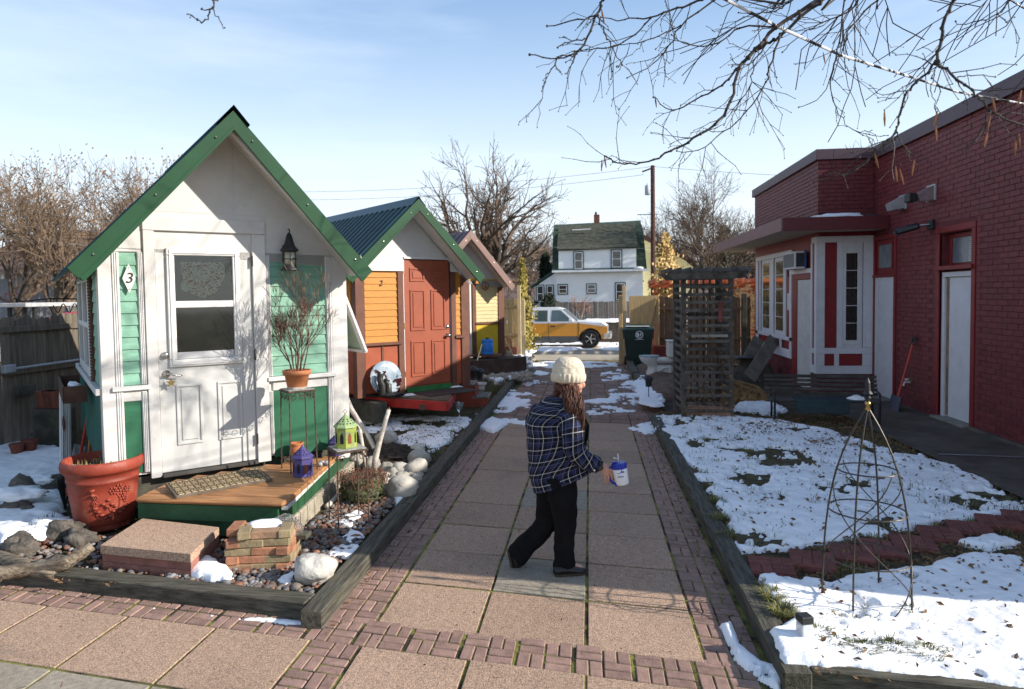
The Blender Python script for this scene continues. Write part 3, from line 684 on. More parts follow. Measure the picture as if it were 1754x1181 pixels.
# ---------- house 2 (orange)
def ledge(T, mat, u0, u1, z): lbox(T, 'ledge', mat, u0, u1, -.055, .0, z-.035, z+.01)
H2 = thing('tiny_house', 'orange and rust red tiny house with number 2 beside its panelled door', 'tiny house', (-2.85, 10.21, 0), ANG2, 'tiny houses along the path')
PM[H2.name] = frame((-2.85, 10.21), ANG2); T = H2; UC = .0; hw = 1.21
rib_roof(T, UC, hw, 3.43, 2.29, -.45, 3.4, GSHEET, .02, .17); fascia(T, UC, hw, 3.43, 2.29, .15, -.45, GMETAL)
mb = MB(PM[T.name]); 
for s_ in (-1, 1): mb.add([(UC, -.48, 3.48), (UC+s_*.12, -.48, 3.34), (UC+s_*.12, 3.43, 3.34), (UC, 3.43, 3.48)], [(0,1,2,3)]); mb.add([(UC, -.48, 3.465), (UC+s_*.12, -.48, 3.325), (UC+s_*.12, 3.43, 3.325), (UC, 3.43, 3.465)], [(3,2,1,0)])
obj('ridge_cap', mb, GSHEET, T, fix=False)
for s_ in (-1, 1):
    mb = MB(PM[T.name]); e = UC+s_*(hw-.04)
    a = [(UC, -.447, 3.402), (e, -.447, 2.305), (e, -.447, 2.265), (UC, -.447, 3.37)]; b = [(x, -.0, z) for x, _, z in a]
    mb.add(a+b, [(0,1,2,3), (7,6,5,4), (0,4,5,1), (1,5,6,2), (2,6,7,3), (3,7,4,0)]); obj('soffit', mb, WHITE, T)
u0, u1 = -.82, 1.20
z2 = lambda u: 3.45-abs(u-UC)*(3.49-2.22)/hw
gable(T, UC, [(u0, 2.40), (-.012, 2.40), (-.012, 2.60), (.85, 2.60), (.85, 2.40), (u1, 2.40), (u1, z2(u1)), (UC, 3.36), (u0, z2(u0))], -.03, .03, WHITE)
lbox(T, 'drip_strip', WTRIM, -.72, -.02, -.045, -.002, 2.385, 2.405); lbox(T, 'drip_strip', WTRIM, -.02, .86, -.05, -.0, 2.575, 2.61); lbox(T, 'drip_strip', WTRIM, .86, 1.2, -.045, -.002, 2.385, 2.405)
mb = MB(PM[T.name]); mb.box(u0+.01, u1-.01, .003, .05, .55, 2.42); mb.box(u1-.04, u1, .05, 3.0, .55, 2.4); mb.box(u0, u1, 3.0, 3.04, .55, 2.4); obj('wall', mb, RUST, T)
gable(T, UC, [(u0, 2.4), (u1, 2.4), (UC, 3.33)], 3.0, 3.04, WHITE)
lap_boards(T, -.68, -.13, 1.31, 2.385, 11, ORANGE, .003); ledge(T, BROWNP, -.74, -.08, 1.30)
lbox(T, 'lower_panel', RUST, -.69, -.42, -.006, .002, .56, 1.262); lbox(T, 'lower_panel', RUST, -.38, -.13, -.006, .002, .56, 1.262); lbox(T, 'batten', BROWNP, -.42, -.38, -.02, .002, .56, 1.262)
lbox(T, 'corner_post', BROWNP, u0-.02, -.70, -.03, .10, .5, 2.385); lbox(T, 'post_trim', BROWNP, -.70, -.685, -.02, .002, .56, 2.385)
lbox(T, 'post', BROWNP, -.128, -.03, -.03, .002, .5, 2.385); lbox(T, 'post', BROWNP, .85, .945, -.03, .002, .5, 2.385); lbox(T, 'corner_post', BROWNP, 1.05, u1+.01, -.03, .08, .5, 2.385)
lap_boards(T, .945, 1.05, 1.36, 2.385, 10, ORANGE, .003); ledge(T, BROWNP, .92, 1.10, 1.34); lbox(T, 'lower_panel', RUST, .945, 1.05, -.006, .002, .56, 1.30)
lbox(T, 'door_jamb', WTRIM, -.028, -.012, -.02, .003, .55, 2.575); lbox(T, 'door_jamb', M('dark_jamb', (.04, .03, .03)), .828, .848, -.02, .003, .55, 2.575)
d2 = lbox(T, 'door', RDOOR, -.01, .826, -.012, .03, .60, 2.565)
for (a, b) in ((.09, .36), (.47, .74)):
    for (c_, d_) in ((2.23, 2.44), (1.46, 2.10), (.74, 1.30)):
        mb = MB(PM[T.name]); raised(mb, a, b, c_, d_, .028, -.012, .014); obj('door_panel', mb, RDOOR, d2)
mb = MB(PM[T.name]); mb.tube([(.77, -.012, 1.50), (.77, -.03, 1.50), (.77, -.045, 1.50)], [.035, .034, .02], 12); obj('deadbolt', mb, STEEL, d2, True)
mb = MB(PM[T.name]); mb.tube([(.77, -.012, 1.36), (.77, -.02, 1.36), (.77, -.03, 1.36), (.77, -.06, 1.36)], [.036, .034, .014, .03], 12); mb.blob((.77, -.075, 1.36), (.03, .02, .03), 10, 8); obj('door_knob', mb, STEEL, d2, True)
for z in (.75, 1.5, 2.35):
    mb = MB(PM[T.name]); mb.box(-.024, -.008, -.026, -.019, z, z+.09); obj('hinge', mb, BRASS, d2)
lbox(T, 'threshold', M('green_threshold', (.03, .16, .04), var=.2), .0, .83, -.035, -.002, .50, .585)
text_piece('numeral', '2', .12, .003, M('dark_numeral', (.06, .04, .03)), T, (-.41, -.02, 2.20), (pi/2, 0, 0), .2)
# left side wall of house 2
lbox(T, 'side_wall', RUST, u0, u0+.04, .1, 3.0, .55, 2.35)
lap_boards(T, .14, 2.95, 1.31, 2.3, 10, ORANGE, ax='v', xw=u0-.001)
for v in (.45, .85, 1.25, 1.65): lbox(T, 'batten', BROWNP, u0-.02, u0-.001, v, v+.035, .56, 1.29)
lbox(T, 'rail', BROWNP, u0-.03, u0-.001, .1, 3.0, 1.27, 1.308)
# orange soffit return under the right eave
mb = MB(PM[T.name]); mb.prism([(u1+.01, 2.40), (UC+hw-.06, 2.19), (u1+.01, 2.19)], -.3, -.27, 'y'); obj('eave_return', mb, ORANGE, T)
# platform and trailer rim
rim = [gz(589, 664, .52), gz(626, 677, .50), gz(767, 686, .50), gz(779, 668, .50), gz(785, 655, .52)]
PT2 = thing('trailer_platform', 'grey deck on a bright red steel trailer rim in front of the orange house', 'platform', (rim[2].x-.4, rim[2].y+.4, 0))
REDRIM = M('red_trailer_rim', (.42, .025, .02), rough=.5, var=.2, scale=5, dirt=(.15, .02, .02, .5))
mb = MB()
for a, b in zip(rim[:3], rim[1:4]): mb.bar(a-Vector((0, .03, .085)), b-Vector((0, .03, .085)), .05, .13, .006)
obj('red_rim', mb, REDRIM, PT2)
GDECK = M('grey_weathered_deck', (.12, .10, .07), rough=.9, var=.3, scale=4, bump=.5, bscale=30)
F2 = frame((-2.85, 10.21), ANG2); inv2 = F2.inverted()
pl_ = [inv2 @ p for p in rim]
rA, rB, rC = [Vector((p.x, p.y, 0)) for p in (rim[1], rim[2], rim[3])]
fd_ = (rB-rA).normalized(); nb = Vector((-fd_.y, fd_.x, 0)); wd = Vector((cos(ANG2), sin(ANG2), 0)); wo = Vector((-2.85, 10.21, 0))-wd*.8
def isect(p, d, q, e): t = ((q.x-p.x)*e.y-(q.y-p.y)*e.x)/(d.x*e.y-d.y*e.x); return p+d*t
re_ = (rC-rB).normalized(); k = 0
while k < 12:
    p0 = rA+nb*(.012+.14*k); a1, a2 = isect(p0, fd_, wo, wd), isect(p0+nb*.13, fd_, wo, wd); b1, b2 = isect(p0, fd_, rB, re_), isect(p0+nb*.13, fd_, rB, re_)
    if (b1-a2).dot(fd_) < .15: break
    l1 = a1 if k else rA; mb = MB(); mb.prism([(l1.x, l1.y), (b1.x, b1.y), (b2.x, b2.y), (a2.x, a2.y)], .465, .50); obj('deck_board', mb, GDECK, PT2); k += 1
mb = MB(F2); mb.box(-.7, -.5, -.3, 2.9, .15, .45); mb.box(.5, .65, .1, 2.9, .15, .45); obj('trailer_frame', mb, TIMBER, PT2)
mb = MB(F2); mb.box(.05, .95, -.62, -.09, .502, .512, .003); obj('rubber_mat', mb, M('black_rubber_mat', (.035, .035, .033), rough=.8, var=.3, scale=20), PT2)
mb = MB(F2)
for c_ in ((-.12, -.25, .502), (.9, -.05, .505)):
    mb = MB(F2); mb.blob(c_, (.13, .07, .022), 12, 6, .5, flat=-.3); obj('snow_patch', mb, SNOW, PT2, True)
mb = MB(); mb.box(rim[2].x-.40, rim[2].x-.32, rim[2].y-.08, rim[2].y-.05, .37, .45, .004); obj('hitch_plate', mb, IRON, PT2)
# steps
sp = gz(820, 704, .0)
ST = thing('wooden_steps', 'rust red two tread wooden step box with grey grooved treads by the orange house', 'steps', (sp.x+.02, sp.y+.1, 0), radians(4))
mb = MB(PM[ST.name])
side = [(-.42, 0), (.12, 0), (.12, .2), (-.12, .2), (-.12, .42), (-.42, .42)]
mb.prism(side, -.02, 0, 'y'); mb.prism(side, .56, .58, 'y'); mb.box(-.11, -.09, 0, .56, .2, .4); mb.box(.10, .12, .0, .56, .02, .19); obj('step_box', mb, M('rust_step_paint', (.30, .06, .03), var=.2, dirt=(.12, .05, .03, .5)), ST)
mb = MB(PM[ST.name])
for (a, b, z) in ((-.15, .15, .2), (-.45, -.10, .42)):
    n = 5; w_ = (b-a)/n
    for k in range(n): 
        m3 = MB(PM[ST.name]); m3.box(a+w_*k+.004, a+w_*(k+1)-.004, -.03, .60, z, z+.03, .004); obj('tread_slat', m3, M('grey_tread', (.16, .15, .13), var=.3, bump=.5), ST)

# ---------- house 1 at the back (yellow)
H3 = thing('tiny_house', 'cream and yellow tiny house with purplish brown roof, farthest along the path', 'tiny house', (-3.40, 15.13, 0), radians(44), 'tiny houses along the path')
PM[H3.name] = frame((-3.40, 15.13), radians(44)); T = H3; UC = .57; hw = 1.24
rib_roof(T, UC, hw, 3.47, 2.20, -.45, 3.3, PSHEET, .02, .25); fascia(T, UC, hw, 3.47, 2.20, .17, -.45, PTRIM)
for s_ in (-1, 1):
    mb = MB(PM[T.name]); e = UC+s_*(hw-.04)
    a = [(UC, -.447, 3.442), (e, -.447, 2.22), (e, -.447, 2.18), (UC, -.447, 3.41)]; b = [(x, -.0, z) for x, _, z in a]
    mb.add(a+b, [(0,1,2,3), (7,6,5,4), (0,4,5,1), (1,5,6,2), (2,6,7,3), (3,7,4,0)]); obj('soffit', mb, WHITE, T)
    mb = MB(PM[T.name]); mb.bar((UC, -.44, 3.30), (UC+s_*1.0, -.44, 2.27), .03, .09, .003, up=(0, 1, 0)); obj('rake_trim', mb, M('mauve_trim_paint', (.33, .19, .15), var=.1), T)
u0, u1 = -.42, 1.80; z3 = lambda u: 3.43-abs(u-UC)*(3.47-2.20)/hw
gable(T, UC, [(u0, 2.38), (u1, 2.38), (u1, z3(u1)), (UC, 3.4), (u0, z3(u0))], -.03, .03, WHITE)
lbox(T, 'yellow_strip', YELLOW, u0, u1, -.04, -.0, 2.35, 2.378)
mb = MB(PM[T.name]); mb.box(u0, u1, .003, .05, .55, 2.36); mb.box(u1-.04, u1, .05, 3.0, .55, 2.35); mb.box(u0, u0+.04, .05, 3.0, .55, 2.35); mb.box(u0, u1, 3.0, 3.04, .55, 2.4); obj('wall', mb, CREAM, T)
gable(T, UC, [(u0, 2.4), (u1, 2.4), (UC, 3.4)], 3.0, 3.04, WHITE)
lap_boards(T, .99, 1.63, 1.36, 2.345, 11, CREAM, .003); lbox(T, 'ledge', BROWNP, .95, 1.70, -.05, .0, 1.31, 1.352); lbox(T, 'lower_panel', YELLOW, .99, 1.63, -.006, .002, .6, 1.306)
lbox(T, 'post', BROWNP, .88, .985, -.03, .002, .5, 2.345); lbox(T, 'corner_post', BROWNP, 1.635, 1.81, -.03, .06, .5, 2.345)
d3 = lbox(T, 'door', M('green_door_paint', (.03, .16, .07), var=.1), .0, .80, -.012, .003, .6, 2.345); lbox(T, 'door_jamb', WTRIM, .802, .85, -.02, .002, .58, 2.345)
for z in (1.0, 2.0): lbox(T, 'hinge', BLACKM, .78, .80, -.03, -.013, z, z+.1, parent=d3)
mb = MB(PM[T.name]); mb.prism([(u1+.012, 2.34), (UC+hw-.06, 2.15), (u1+.012, 2.15)], -.3, -.27, 'y'); obj('eave_return', mb, YELLOW, T)
mb = MB(PM[T.name]); R0 = .095; pc = (1.25, -.04, 2.22)
mb.tube([(pc[0]+R0*cos(a*pi/12), pc[1], pc[2]+R0*sin(a*pi/12)) for a in range(25)], .011, 5); mb.tube([(pc[0], pc[1], pc[2]+R0), (pc[0], pc[1], pc[2]-R0)], .010, 5)
for s_ in (-1, 1): mb.tube([pc, (pc[0]+s_*R0*.7, pc[1], pc[2]-R0*.7)], .010, 5)
obj('peace_sign', mb, M('copper_sign', (.35, .13, .06), rough=.5, metal=.3), T)
mb = MB(PM[T.name]); mb.box(.3, 1.9, -.75, 0, .48, .53); mb.box(.3, 1.9, -.76, -.73, .2, .48); obj('step_platform', mb, M('dark_platform_wood', (.06, .035, .025), var=.3), T)
# ------------------------------------------------------------------ red brick building
RB = M('red_painted_brick', (.155, .028, .031), rough=.55, var=.2, scale=7, bump=.4, bscale=45, rand=.13, dirt=(.10, .028, .028, .55), dirts=1.2)
RMORT = M('red_painted_mortar', (.14, .027, .030), rough=.8, var=.2, scale=6, bump=.4)
RPAINT = M('red_painted_wood', (.22, .018, .020), rough=.45, var=.12, scale=4, bump=.08)
COPING = M('maroon_metal_coping', (.085, .045, .06), rough=.5, var=.12, scale=2, bump=.04, spec=.5)
WT2 = M('white_building_trim', (.66, .64, .66), rough=.5, var=.05, scale=5, bump=.08, dirt=(.42, .38, .33, .35), dirts=3)
WX = 5.1; BY = 12.95; SX = 4.13
BB = thing('brick_building', 'red painted one storey brick building with white doors, a bay window and metal coping', 'building', (WX+2, 8.5, 0))
def bbox(name, mat, x0, x1, y0, y1, z0, z1, c=.004, parent=None):
    mb = MB(); mb.box(x0, x1, y0, y1, z0, z1, c); return obj(name, mb, mat, parent or BB)
TOPZ = 4.36
ops = [(9.77, 10.62, .0, 2.80), (12.12, 12.93, .0, 2.86)]
def wall_boxes(mb, x0, x1):
    for (a, b, t) in ((6.45, 9.77, TOPZ), (10.62, 12.12, TOPZ), (12.93, 13.2, TOPZ)): mb.box(x0, x1, a, b, 0, t)
    mb.box(x0, x1, 3.9, 6.45, 0, 3.45)  # unseen near stretch, stepped down and ended to let sun reach the porch
    for (a, b, z0, z1) in ops: mb.box(x0, x1, a, b, z1, TOPZ)
mb = MB(); wall_boxes(mb, WX+.007, WX+.30); mb.box(WX+.3, 13, 3.9, 4.2, 0, 3.45); mb.box(WX+.3, 13, 13.0, 13.2, 0, TOPZ)
obj('mortar_wall', mb, RMORT, BB)
bbox('roof', M('dark_flat_roof', (.05, .05, .05)), WX+.1, 14, 6.5, 17.6, 4.1, 4.2); bbox('roof', _mats['dark_flat_roof'], WX+.1, 14, 3.95, 6.48, 3.2, 3.3)
# bricks: nearest 300 one by one, the rest joined
BL, BH = .205, .0655; PL, PH = .215, .0735
mbk = MB(); mbk.box(-.02, .02, -BL/2, BL/2, 0, BH, .004); brick_me = mesh_of('brick', mbk, RB)
cand = []
nrow = int(TOPZ/PH)
for r in range(nrow):
    z = .02+r*PH; y = 6.5+(PL/2 if r % 2 else 0)
    while y < 13.0:
        ok = True; a, b = y-BL/2, y+BL/2
        for (o0, o1, z0, z1) in ops:
            if b > o0-.10 and a < o1+.10 and z < z1+.11: ok = False
        if ok and b < 12.96: cand.append((hypot(y-8.6, (z-2.2)*.6), y, z))
        y += PL
cand.sort(key=lambda q: q[0] if q[1] > 8.5 else 99)
rest = MB()
BI = PM[BB.name].inverted()
for k, (d, y, z) in enumerate(cand):
    dx = rs.uniform(-.003, .003)
    if k < 298: piece('brick', brick_me, BB, BI @ Vector((WX+.02+dx, y, z)))
    else: rest.box(WX+dx, WX+.03, y-BL/2, y+BL/2, z, z+BH, .003)
# partial bricks beside the openings
for r in range(nrow):
    z = .02+r*PH
    if z < 2.9:
        for (a, b) in ((9.58, 9.665), (10.725, 10.8), (12.0, 12.02)): rest.box(WX+.001, WX+.03, a, b, z, z+BH, .003)
obj('bricks', rest, RB, BB, kind='stuff')
mb = MB(); mb.box(WX-.045, WX+.32, 6.45, 12.88, TOPZ, TOPZ+.19, .006); mb.box(WX-.055, WX-.044, 6.45, 12.88, TOPZ-.03, TOPZ+.03, .003); obj('coping', mb, COPING, BB)
bbox('coping', COPING, WX-.045, WX+.32, 3.86, 6.44, 3.45, 3.6)  # coping of the unseen stretch that is lowered for the sunlight
bbox('foundation', WALK, WX-.07, WX+.01, 6.5, 9.7, .06, .14, .02)
# first white door with transom (nearest)
def frame_box(y0, y1, z0, z1, w, x0, x1, mat, name, parent=None):
    mb = MB(); mb.box(x0, x1, y0, y1, z1-w, z1, .004); mb.box(x0, x1, y0, y0+w, z0, z1-w-.001, .004); mb.box(x0, x1, y1-w, y1, z0, z1-w-.001, .004); return obj(name, mb, mat, parent or BB)
frame_box(9.68, 10.71, .0, 2.90, .09, WX-.012, WX+.03, RPAINT, 'brick_surround')
bbox('transom_sill', RPAINT, WX-.05, WX+.15, 9.70, 10.70, 2.27, 2.33)
frame_box(9.78, 10.61, 2.33, 2.79, .06, WX+.12, WX+.17, RPAINT, 'transom_frame')
bbox('recess_back', RPAINT, WX+.16, WX+.2, 9.78, 10.61, .1, 2.8)
tp = bbox('transom_pane', M('dusty_pane', (.16, .18, .20), rough=.25, var=.2, scale=5, spec=.8), WX+.145, WX+.150, 9.84, 10.55, 2.37, 2.73, 0)
mb = MB()
for k in range(12): mb.box(WX+.139, WX+.1445, 9.85, 10.12, 2.38+k*.029, 2.38+k*.029+.017)
obj('window_blind', mb, M('pale_blind', (.5, .5, .48)), BB)
frame_box(9.78, 10.61, .12, 2.24, .07, WX+.03, WX+.10, WT2, 'door_frame')
d1 = bbox('door', WT2, WX+.07, WX+.115, 9.86, 10.53, .14, 2.165)
bbox('rubbed_edge', M('bare_wood_edge', (.25, .15, .08), var=.4), WX+.06, WX+.069, 10.475, 10.53, .16, 2.16, .001, d1)
bbox('door_sill', M('grey_stone_sill', (.22, .20, .17), var=.2, bump=.4), WX-.10, WX+.1, 9.74, 10.66, .06, .135, .01)
# second white door with panel and small window
frame_box(12.03, 12.94, .0, 2.95, .07, WX-.02, WX+.03, RPAINT, 'panel_surround')
bbox('panel', RPAINT, WX+.02, WX+.05, 12.1, 12.87, 2.26, 2.88); bbox('panel_ledge', RPAINT, WX-.035, WX+.05, 12.04, 12.93, 2.22, 2.258)
w2 = frame_box(12.2, 12.8, 2.36, 2.82, .04, WX+.002, WX+.02, RPAINT, 'window_frame'); bbox('pane', _mats['dusty_pane'], WX+.012, WX+.016, 12.24, 12.76, 2.38, 2.78, 0, w2)
d_2 = bbox('door', WT2, WX-.002, WX+.04, 12.14, 12.87, .13, 2.215); bbox('door_edge_strip', WT2, WX-.012, WX-.003, 12.72, 12.85, .14, 2.2, .002, d_2)
bbox('door_sill', _mats['grey_stone_sill'], WX-.2, WX+.05, 12.1, 12.9, .05, .125, .01)
# bump-out: front face and side face
YF = 17.75
mb = MB(); mb.box(SX+.012, WX+.0, BY+.012, BY+.2, 3.30, TOPZ); mb.box(SX+.012, WX, BY+.012, BY+.2, 0, .46)
obj('mortar_wall', mb, RMORT, BB, kind='stuff'); mb = MB(); mb.box(SX+.012, SX+.2, BY+.202, YF, 3.3, TOPZ); mb.box(SX+.012, SX+.2, BY+.2, YF, 0, .62)
obj('mortar_wall', mb, RMORT, BB)
rest = MB()
for r in range(nrow):
    z = .02+r*PH
    if .40 < z < 3.28: continue
    y = BY+(.21 if r % 2 else .105)+BL/2
    while y < YF-.1:
        if not (z < .5 and 13.75 < y < 14.75): rest.box(SX, SX+.03, y-BL/2, y+BL/2, z, z+BH, .003)
        y += PL
    x = SX+(.105 if r % 2 else .215)+BL/2
    rest.box(SX, SX+(.205 if r % 2 == 0 else .095), BY, BY+(.095 if r % 2 == 0 else .2), z, z+BH, .003)
    while x < WX-.02: rest.box(x-BL/2, min(x+BL/2, WX-.004), BY, BY+.03, z, z+BH, .003); x += PL
obj('bricks', rest, RB, BB, kind='stuff')
mb = MB(); mb.box(SX-.05, SX+.25, BY-.05, YF+.05, TOPZ, TOPZ+.19, .006); mb.box(SX+.252, WX+.3, BY-.05, BY+.25, TOPZ, TOPZ+.19, .006); obj('coping', mb, COPING, BB)
bbox('wall', RPAINT, SX+.02, WX, BY+.02, BY+.2, .46, 3.30, 0); bbox('wall', RPAINT, SX+.02, SX+.2, BY+.2, YF, .60, 3.30, 0)
# canopy
cc = gy(1341, 380, 12.30); CXL = cc.x
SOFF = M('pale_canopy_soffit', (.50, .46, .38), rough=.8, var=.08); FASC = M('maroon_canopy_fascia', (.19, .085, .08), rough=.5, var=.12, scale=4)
can = thing('canopy', 'flat canopy roof with maroon edge and pale underside over the red building entrance', 'canopy', (SX, 14, 3.0))
mb = MB(); mb.box(CXL+.02, WX-.002, 12.32, BY-.004, 3.06, 3.09); mb.box(CXL+.02, SX-.004, BY-.004, 18.9, 3.06, 3.09); obj('soffit', mb, SOFF, can)
mb = MB(); mb.box(CXL, WX-.003, 12.29, 12.32, 3.04, 3.27, .004); obj('fascia', mb, M('shaded_red_fascia', (.12, .022, .024), rough=.5, var=.1), can)  # shade on the front edge is put into this darker red
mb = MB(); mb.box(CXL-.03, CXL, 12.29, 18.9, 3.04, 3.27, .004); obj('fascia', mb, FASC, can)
mb = MB(); mb.add([(CXL, 12.32, 3.25), (WX-.003, 12.32, 3.25), (WX-.003, BY-.003, 3.36), (SX-.003, BY-.003, 3.36), (SX-.003, 18.9, 3.36), (CXL, 18.9, 3.25), (CXL, BY, 3.25)], [(0, 1, 2, 3), (0, 3, 6), (3, 4, 5, 6)]); obj('roof_membrane', mb, M('dark_membrane', (.05, .05, .06)), can, fix=False)
mb = MB(); mb.blob((4.35, 12.62, 3.29), (.45, .16, .07), 14, 8, .4, flat=-.1); obj('snow_patch', mb, SNOW, can, True)
# bay front panel (facing the camera)
def fbox(name, mat, px0, px1, z0, z1, d0, d1, parent=None, c=.004):
    x0 = gy(px0, 500, BY).x; x1 = gy(px1, 500, BY).x; mb = MB(); mb.box(x0, x1, BY-d1, BY-d0, z0, z1, c); return obj(name, mb, mat, parent or BB)
bay = thing('bay_window', 'white framed bay window with red panels at the corner of the red building', 'bay window', (4.6, BY, .45))
zb, zt_ = .47, 2.98
for q in ((1397, 1495, zt_-.11, zt_), (1397, 1412, .95, zt_-.112), (1433, 1443, .95, zt_-.112), (1483, 1495, .95, zt_-.112), (1397, 1495, .84, .948), (1397, 1495, zb, .62), (1397, 1412, .622, .838), (1429, 1437, .622, .838), (1477, 1495, .622, .838)):
    fbox('trim_board', WT2, q[0], q[1], q[2], q[3], .0, .03, bay)
fbox('red_panel', RPAINT, 1412, 1433, .95, 2.87, -.01, .01, bay); fbox('red_panel', RPAINT, 1412, 1429, .622, .838, -.01, .01, bay); fbox('red_panel', RPAINT, 1437, 1477, .622, .838, -.01, .01, bay)
ws = fbox('window_surround', WT2, 1443, 1483, .95, 2.87, -.01, .018, bay)
fbox('sash', WT2, 1445, 1473, 1.0, 2.78, .019, .032, bay); 
REFL = glassy('reflecting_pane', (.02, .022, .02), .02)
for k in range(5): fbox('pane', REFL, 1448, 1467, 1.09+.318*k, 1.09+.318*k+.305, .033, .036, bay, 0)
fbox('door_gap', M('dark_gap', (.03, .02, .02)), 1476.5, 1477.5, .66, 2.85, .019, .0205, bay, 0)
# side face with door, window air conditioner and tall windows
def sbox(name, mat, px0, px1, z0, z1, d0, d1, parent=None, c=.004):
    y0 = gx(px0, 500, SX).y; y1 = gx(px1, 500, SX).y; mb = MB(); mb.box(SX-d1, SX-d0, min(y0, y1), max(y0, y1), z0, z1, c); return obj(name, mb, mat, parent or BB)
for q in ((1392, 1401, zt_-.11, zt_), (1397.5, 1401, zb, zt_-.112), (1391, 1393.3, zb, zt_-.112), (1393.4, 1397.4, .84, .93), (1393.4, 1397.4, zb, .62)): sbox('trim_board', WT2, q[0], q[1], q[2], q[3], .0, .03, bay)
sbox('red_panel', RPAINT, 1393.4, 1397.4, .62, 2.87, -.01, .012, bay)
sbox('door_frame', RPAINT, 1359.5, 1367.5, .1, 2.32, .0, .03); sbox('door_frame', RPAINT, 1359.5, 1390.5, 2.22, 2.33, .0, .035)
sd_ = sbox('door', M('weathered_white_door', (.55, .53, .50), var=.1, bump=.3, bscale=12, dirt=(.35, .3, .25, .5)), 1368, 1390.5, .12, 2.21, .002, .02)
sbox('trim_board', WT2, 1358, 1391, 2.335, 2.42, .0, .035)
zwt, zwb = 2.78, .70
mbs = [(1297, 1358, 2.74, 2.84), (1297, 1300.5, .78, 2.738), (1354.8, 1358, .78, 2.738), (1297, 1358, .60, .778), (1297, 1358, .96, 1.04), (1322, 1327, 1.04, 2.738), (1345, 1348.5, 1.04, 2.738), (1303, 1305, 1.04, 2.738), (1338, 1340, .78, .958), (1319, 1321, .78, .958)]
for q in mbs: sbox('trim_board', WT2, q[0], q[1], q[2], q[3], .0, .035)
LW = M('reflecting_tall_pane', (.10, .09, .06), rough=.06, var=.7, scale=6, bump=0, spec=.9, col2=(.22, .18, .09))
for (a, b) in ((1306, 1321), (1328, 1344.5)):
    fr_ = sbox('window_frame', WT2, a, b, 1.042, 2.735, .0, .012)
    for k in range(5): sbox('pane', LW, a+2.2, b-2.2, 1.14+.305*k, 1.14+.305*k+.29, .013, .016, fr_, 0)
sbox('red_panel', RPAINT, 1348.6, 1354.7, 1.05, 2.3, .0, .015); sbox('paper_notice', WT2, 1350, 1354, 1.6, 1.95, .016, .02)
AC = thing('air_conditioner', 'white window air conditioner sticking out above the side door of the red building', 'air conditioner', (SX, 14.3, 2.35))
y0 = gx(1384, 450, SX).y; y1 = gx(1362, 450, SX).y
mb = MB(); mb.box(SX-.24, SX-.036, y0, y1, 2.42, 2.76, .01); obj('casing', mb, WT2, AC)
mb = MB(); mb.box(SX-.22, SX-.06, y0-.008, y0-.001, 2.46, 2.72, .001); obj('side_grille', mb, M('dark_grille', (.04, .045, .05)), AC)
mb = MB(); mb.box(SX-.245, SX-.241, y0+.05, y1-.05, 2.46, 2.72); obj('back_grille', mb, M('grey_grille', (.2, .2, .2), var=.3, scale=90), AC)
mb = MB(); mb.box(SX-.07, SX-.037, y0-.03, y0-.009, 2.44, 2.78); obj('blue_tape', mb, M('blue_tape', (.05, .12, .3)), AC)
# wall fittings
for (px, py, ln, dark) in ((1548, 347, .28, False), (1597, 331, .26, True)):
    p = gx(px, py, WX); V_ = thing('wall_vent', 'grey metal hooded wall vent, the %s of the pair on the red wall' % ('nearer' if dark else 'farther'), 'vent', p, 0, 'vents on the red brick wall')
    mb = MB(); mb.box(WX-.03, WX-.001, p.y-.13, p.y+.13, p.z-.12, p.z+.12, .004); obj('flange', mb, M('grey_sheet_metal', (.42, .42, .42), rough=.4, var=.1, metal=.3), V_)
    mb = MB(); a = .11; mb.add([(WX-.03, p.y-a, p.z+.10), (WX-.03, p.y+a, p.z+.10), (WX-.03, p.y+a, p.z-.10), (WX-.03, p.y-a, p.z-.10), (WX-.25, p.y-a*.9, p.z-.02), (WX-.25, p.y+a*.9, p.z-.02), (WX-.21, p.y+a*.9, p.z-.13), (WX-.21, p.y-a*.9, p.z-.13)], [(0,1,5,4), (1,2,6,5), (2,3,7,6), (3,0,4,7), (0,3,2,1), (4,5,6,7)]); obj('hood', mb, _mats['grey_sheet_metal'] if not dark else M('vent_hood_metal', (.30, .22, .23), rough=.4, metal=.3), V_)
    if dark:
        mb = MB(); mb.box(WX-.36, WX-.252, p.y-.09, p.y+.09, p.z-.13, p.z+.0, .01); obj('dark_louvre', mb, BLACKM, V_)
p = gx(1598, 385, WX); FL = thing('floodlight', 'black floodlight on an arm fixed to the red brick wall', 'floodlight', p)
mb = MB(); mb.box(WX-.05, WX-.001, p.y-.07, p.y+.07, p.z-.07, p.z+.07, .01); obj('mount', mb, BLACKM, FL)
mb = MB(); mb.tube([(WX-.05, p.y, p.z), (WX-.2, p.y+.05, p.z-.01)], .015, 6); obj('arm', mb, STEEL, FL)
mb = MB(); mb.bar((WX-.18, p.y+.05, p.z-.01), (WX-.50, p.y+.12, p.z-.10), .22, .10, .03); obj('lamp_head', mb, M('black_lamp_housing', (.02, .022, .03), rough=.25), FL)
p = gx(1560, 655, WX); SPG = thing('spigot', 'white hose spigot with rusty plate low on the red brick wall', 'spigot', p)
mb = MB(); mb.tube([(WX, p.y, p.z), (WX-.09, p.y, p.z), (WX-.11, p.y, p.z-.06)], .018, 8); mb.tube([(WX-.06, p.y, p.z+.03), (WX-.06, p.y, p.z+.06)], .03, 8); obj('tap', mb, WT2, SPG)
mb = MB(); mb.blob((WX-.005, p.y, p.z+.03), (.01, .07, .06), 8, 6); obj('rust_plate', mb, M('rust', (.2, .09, .04), var=.4), SPG)
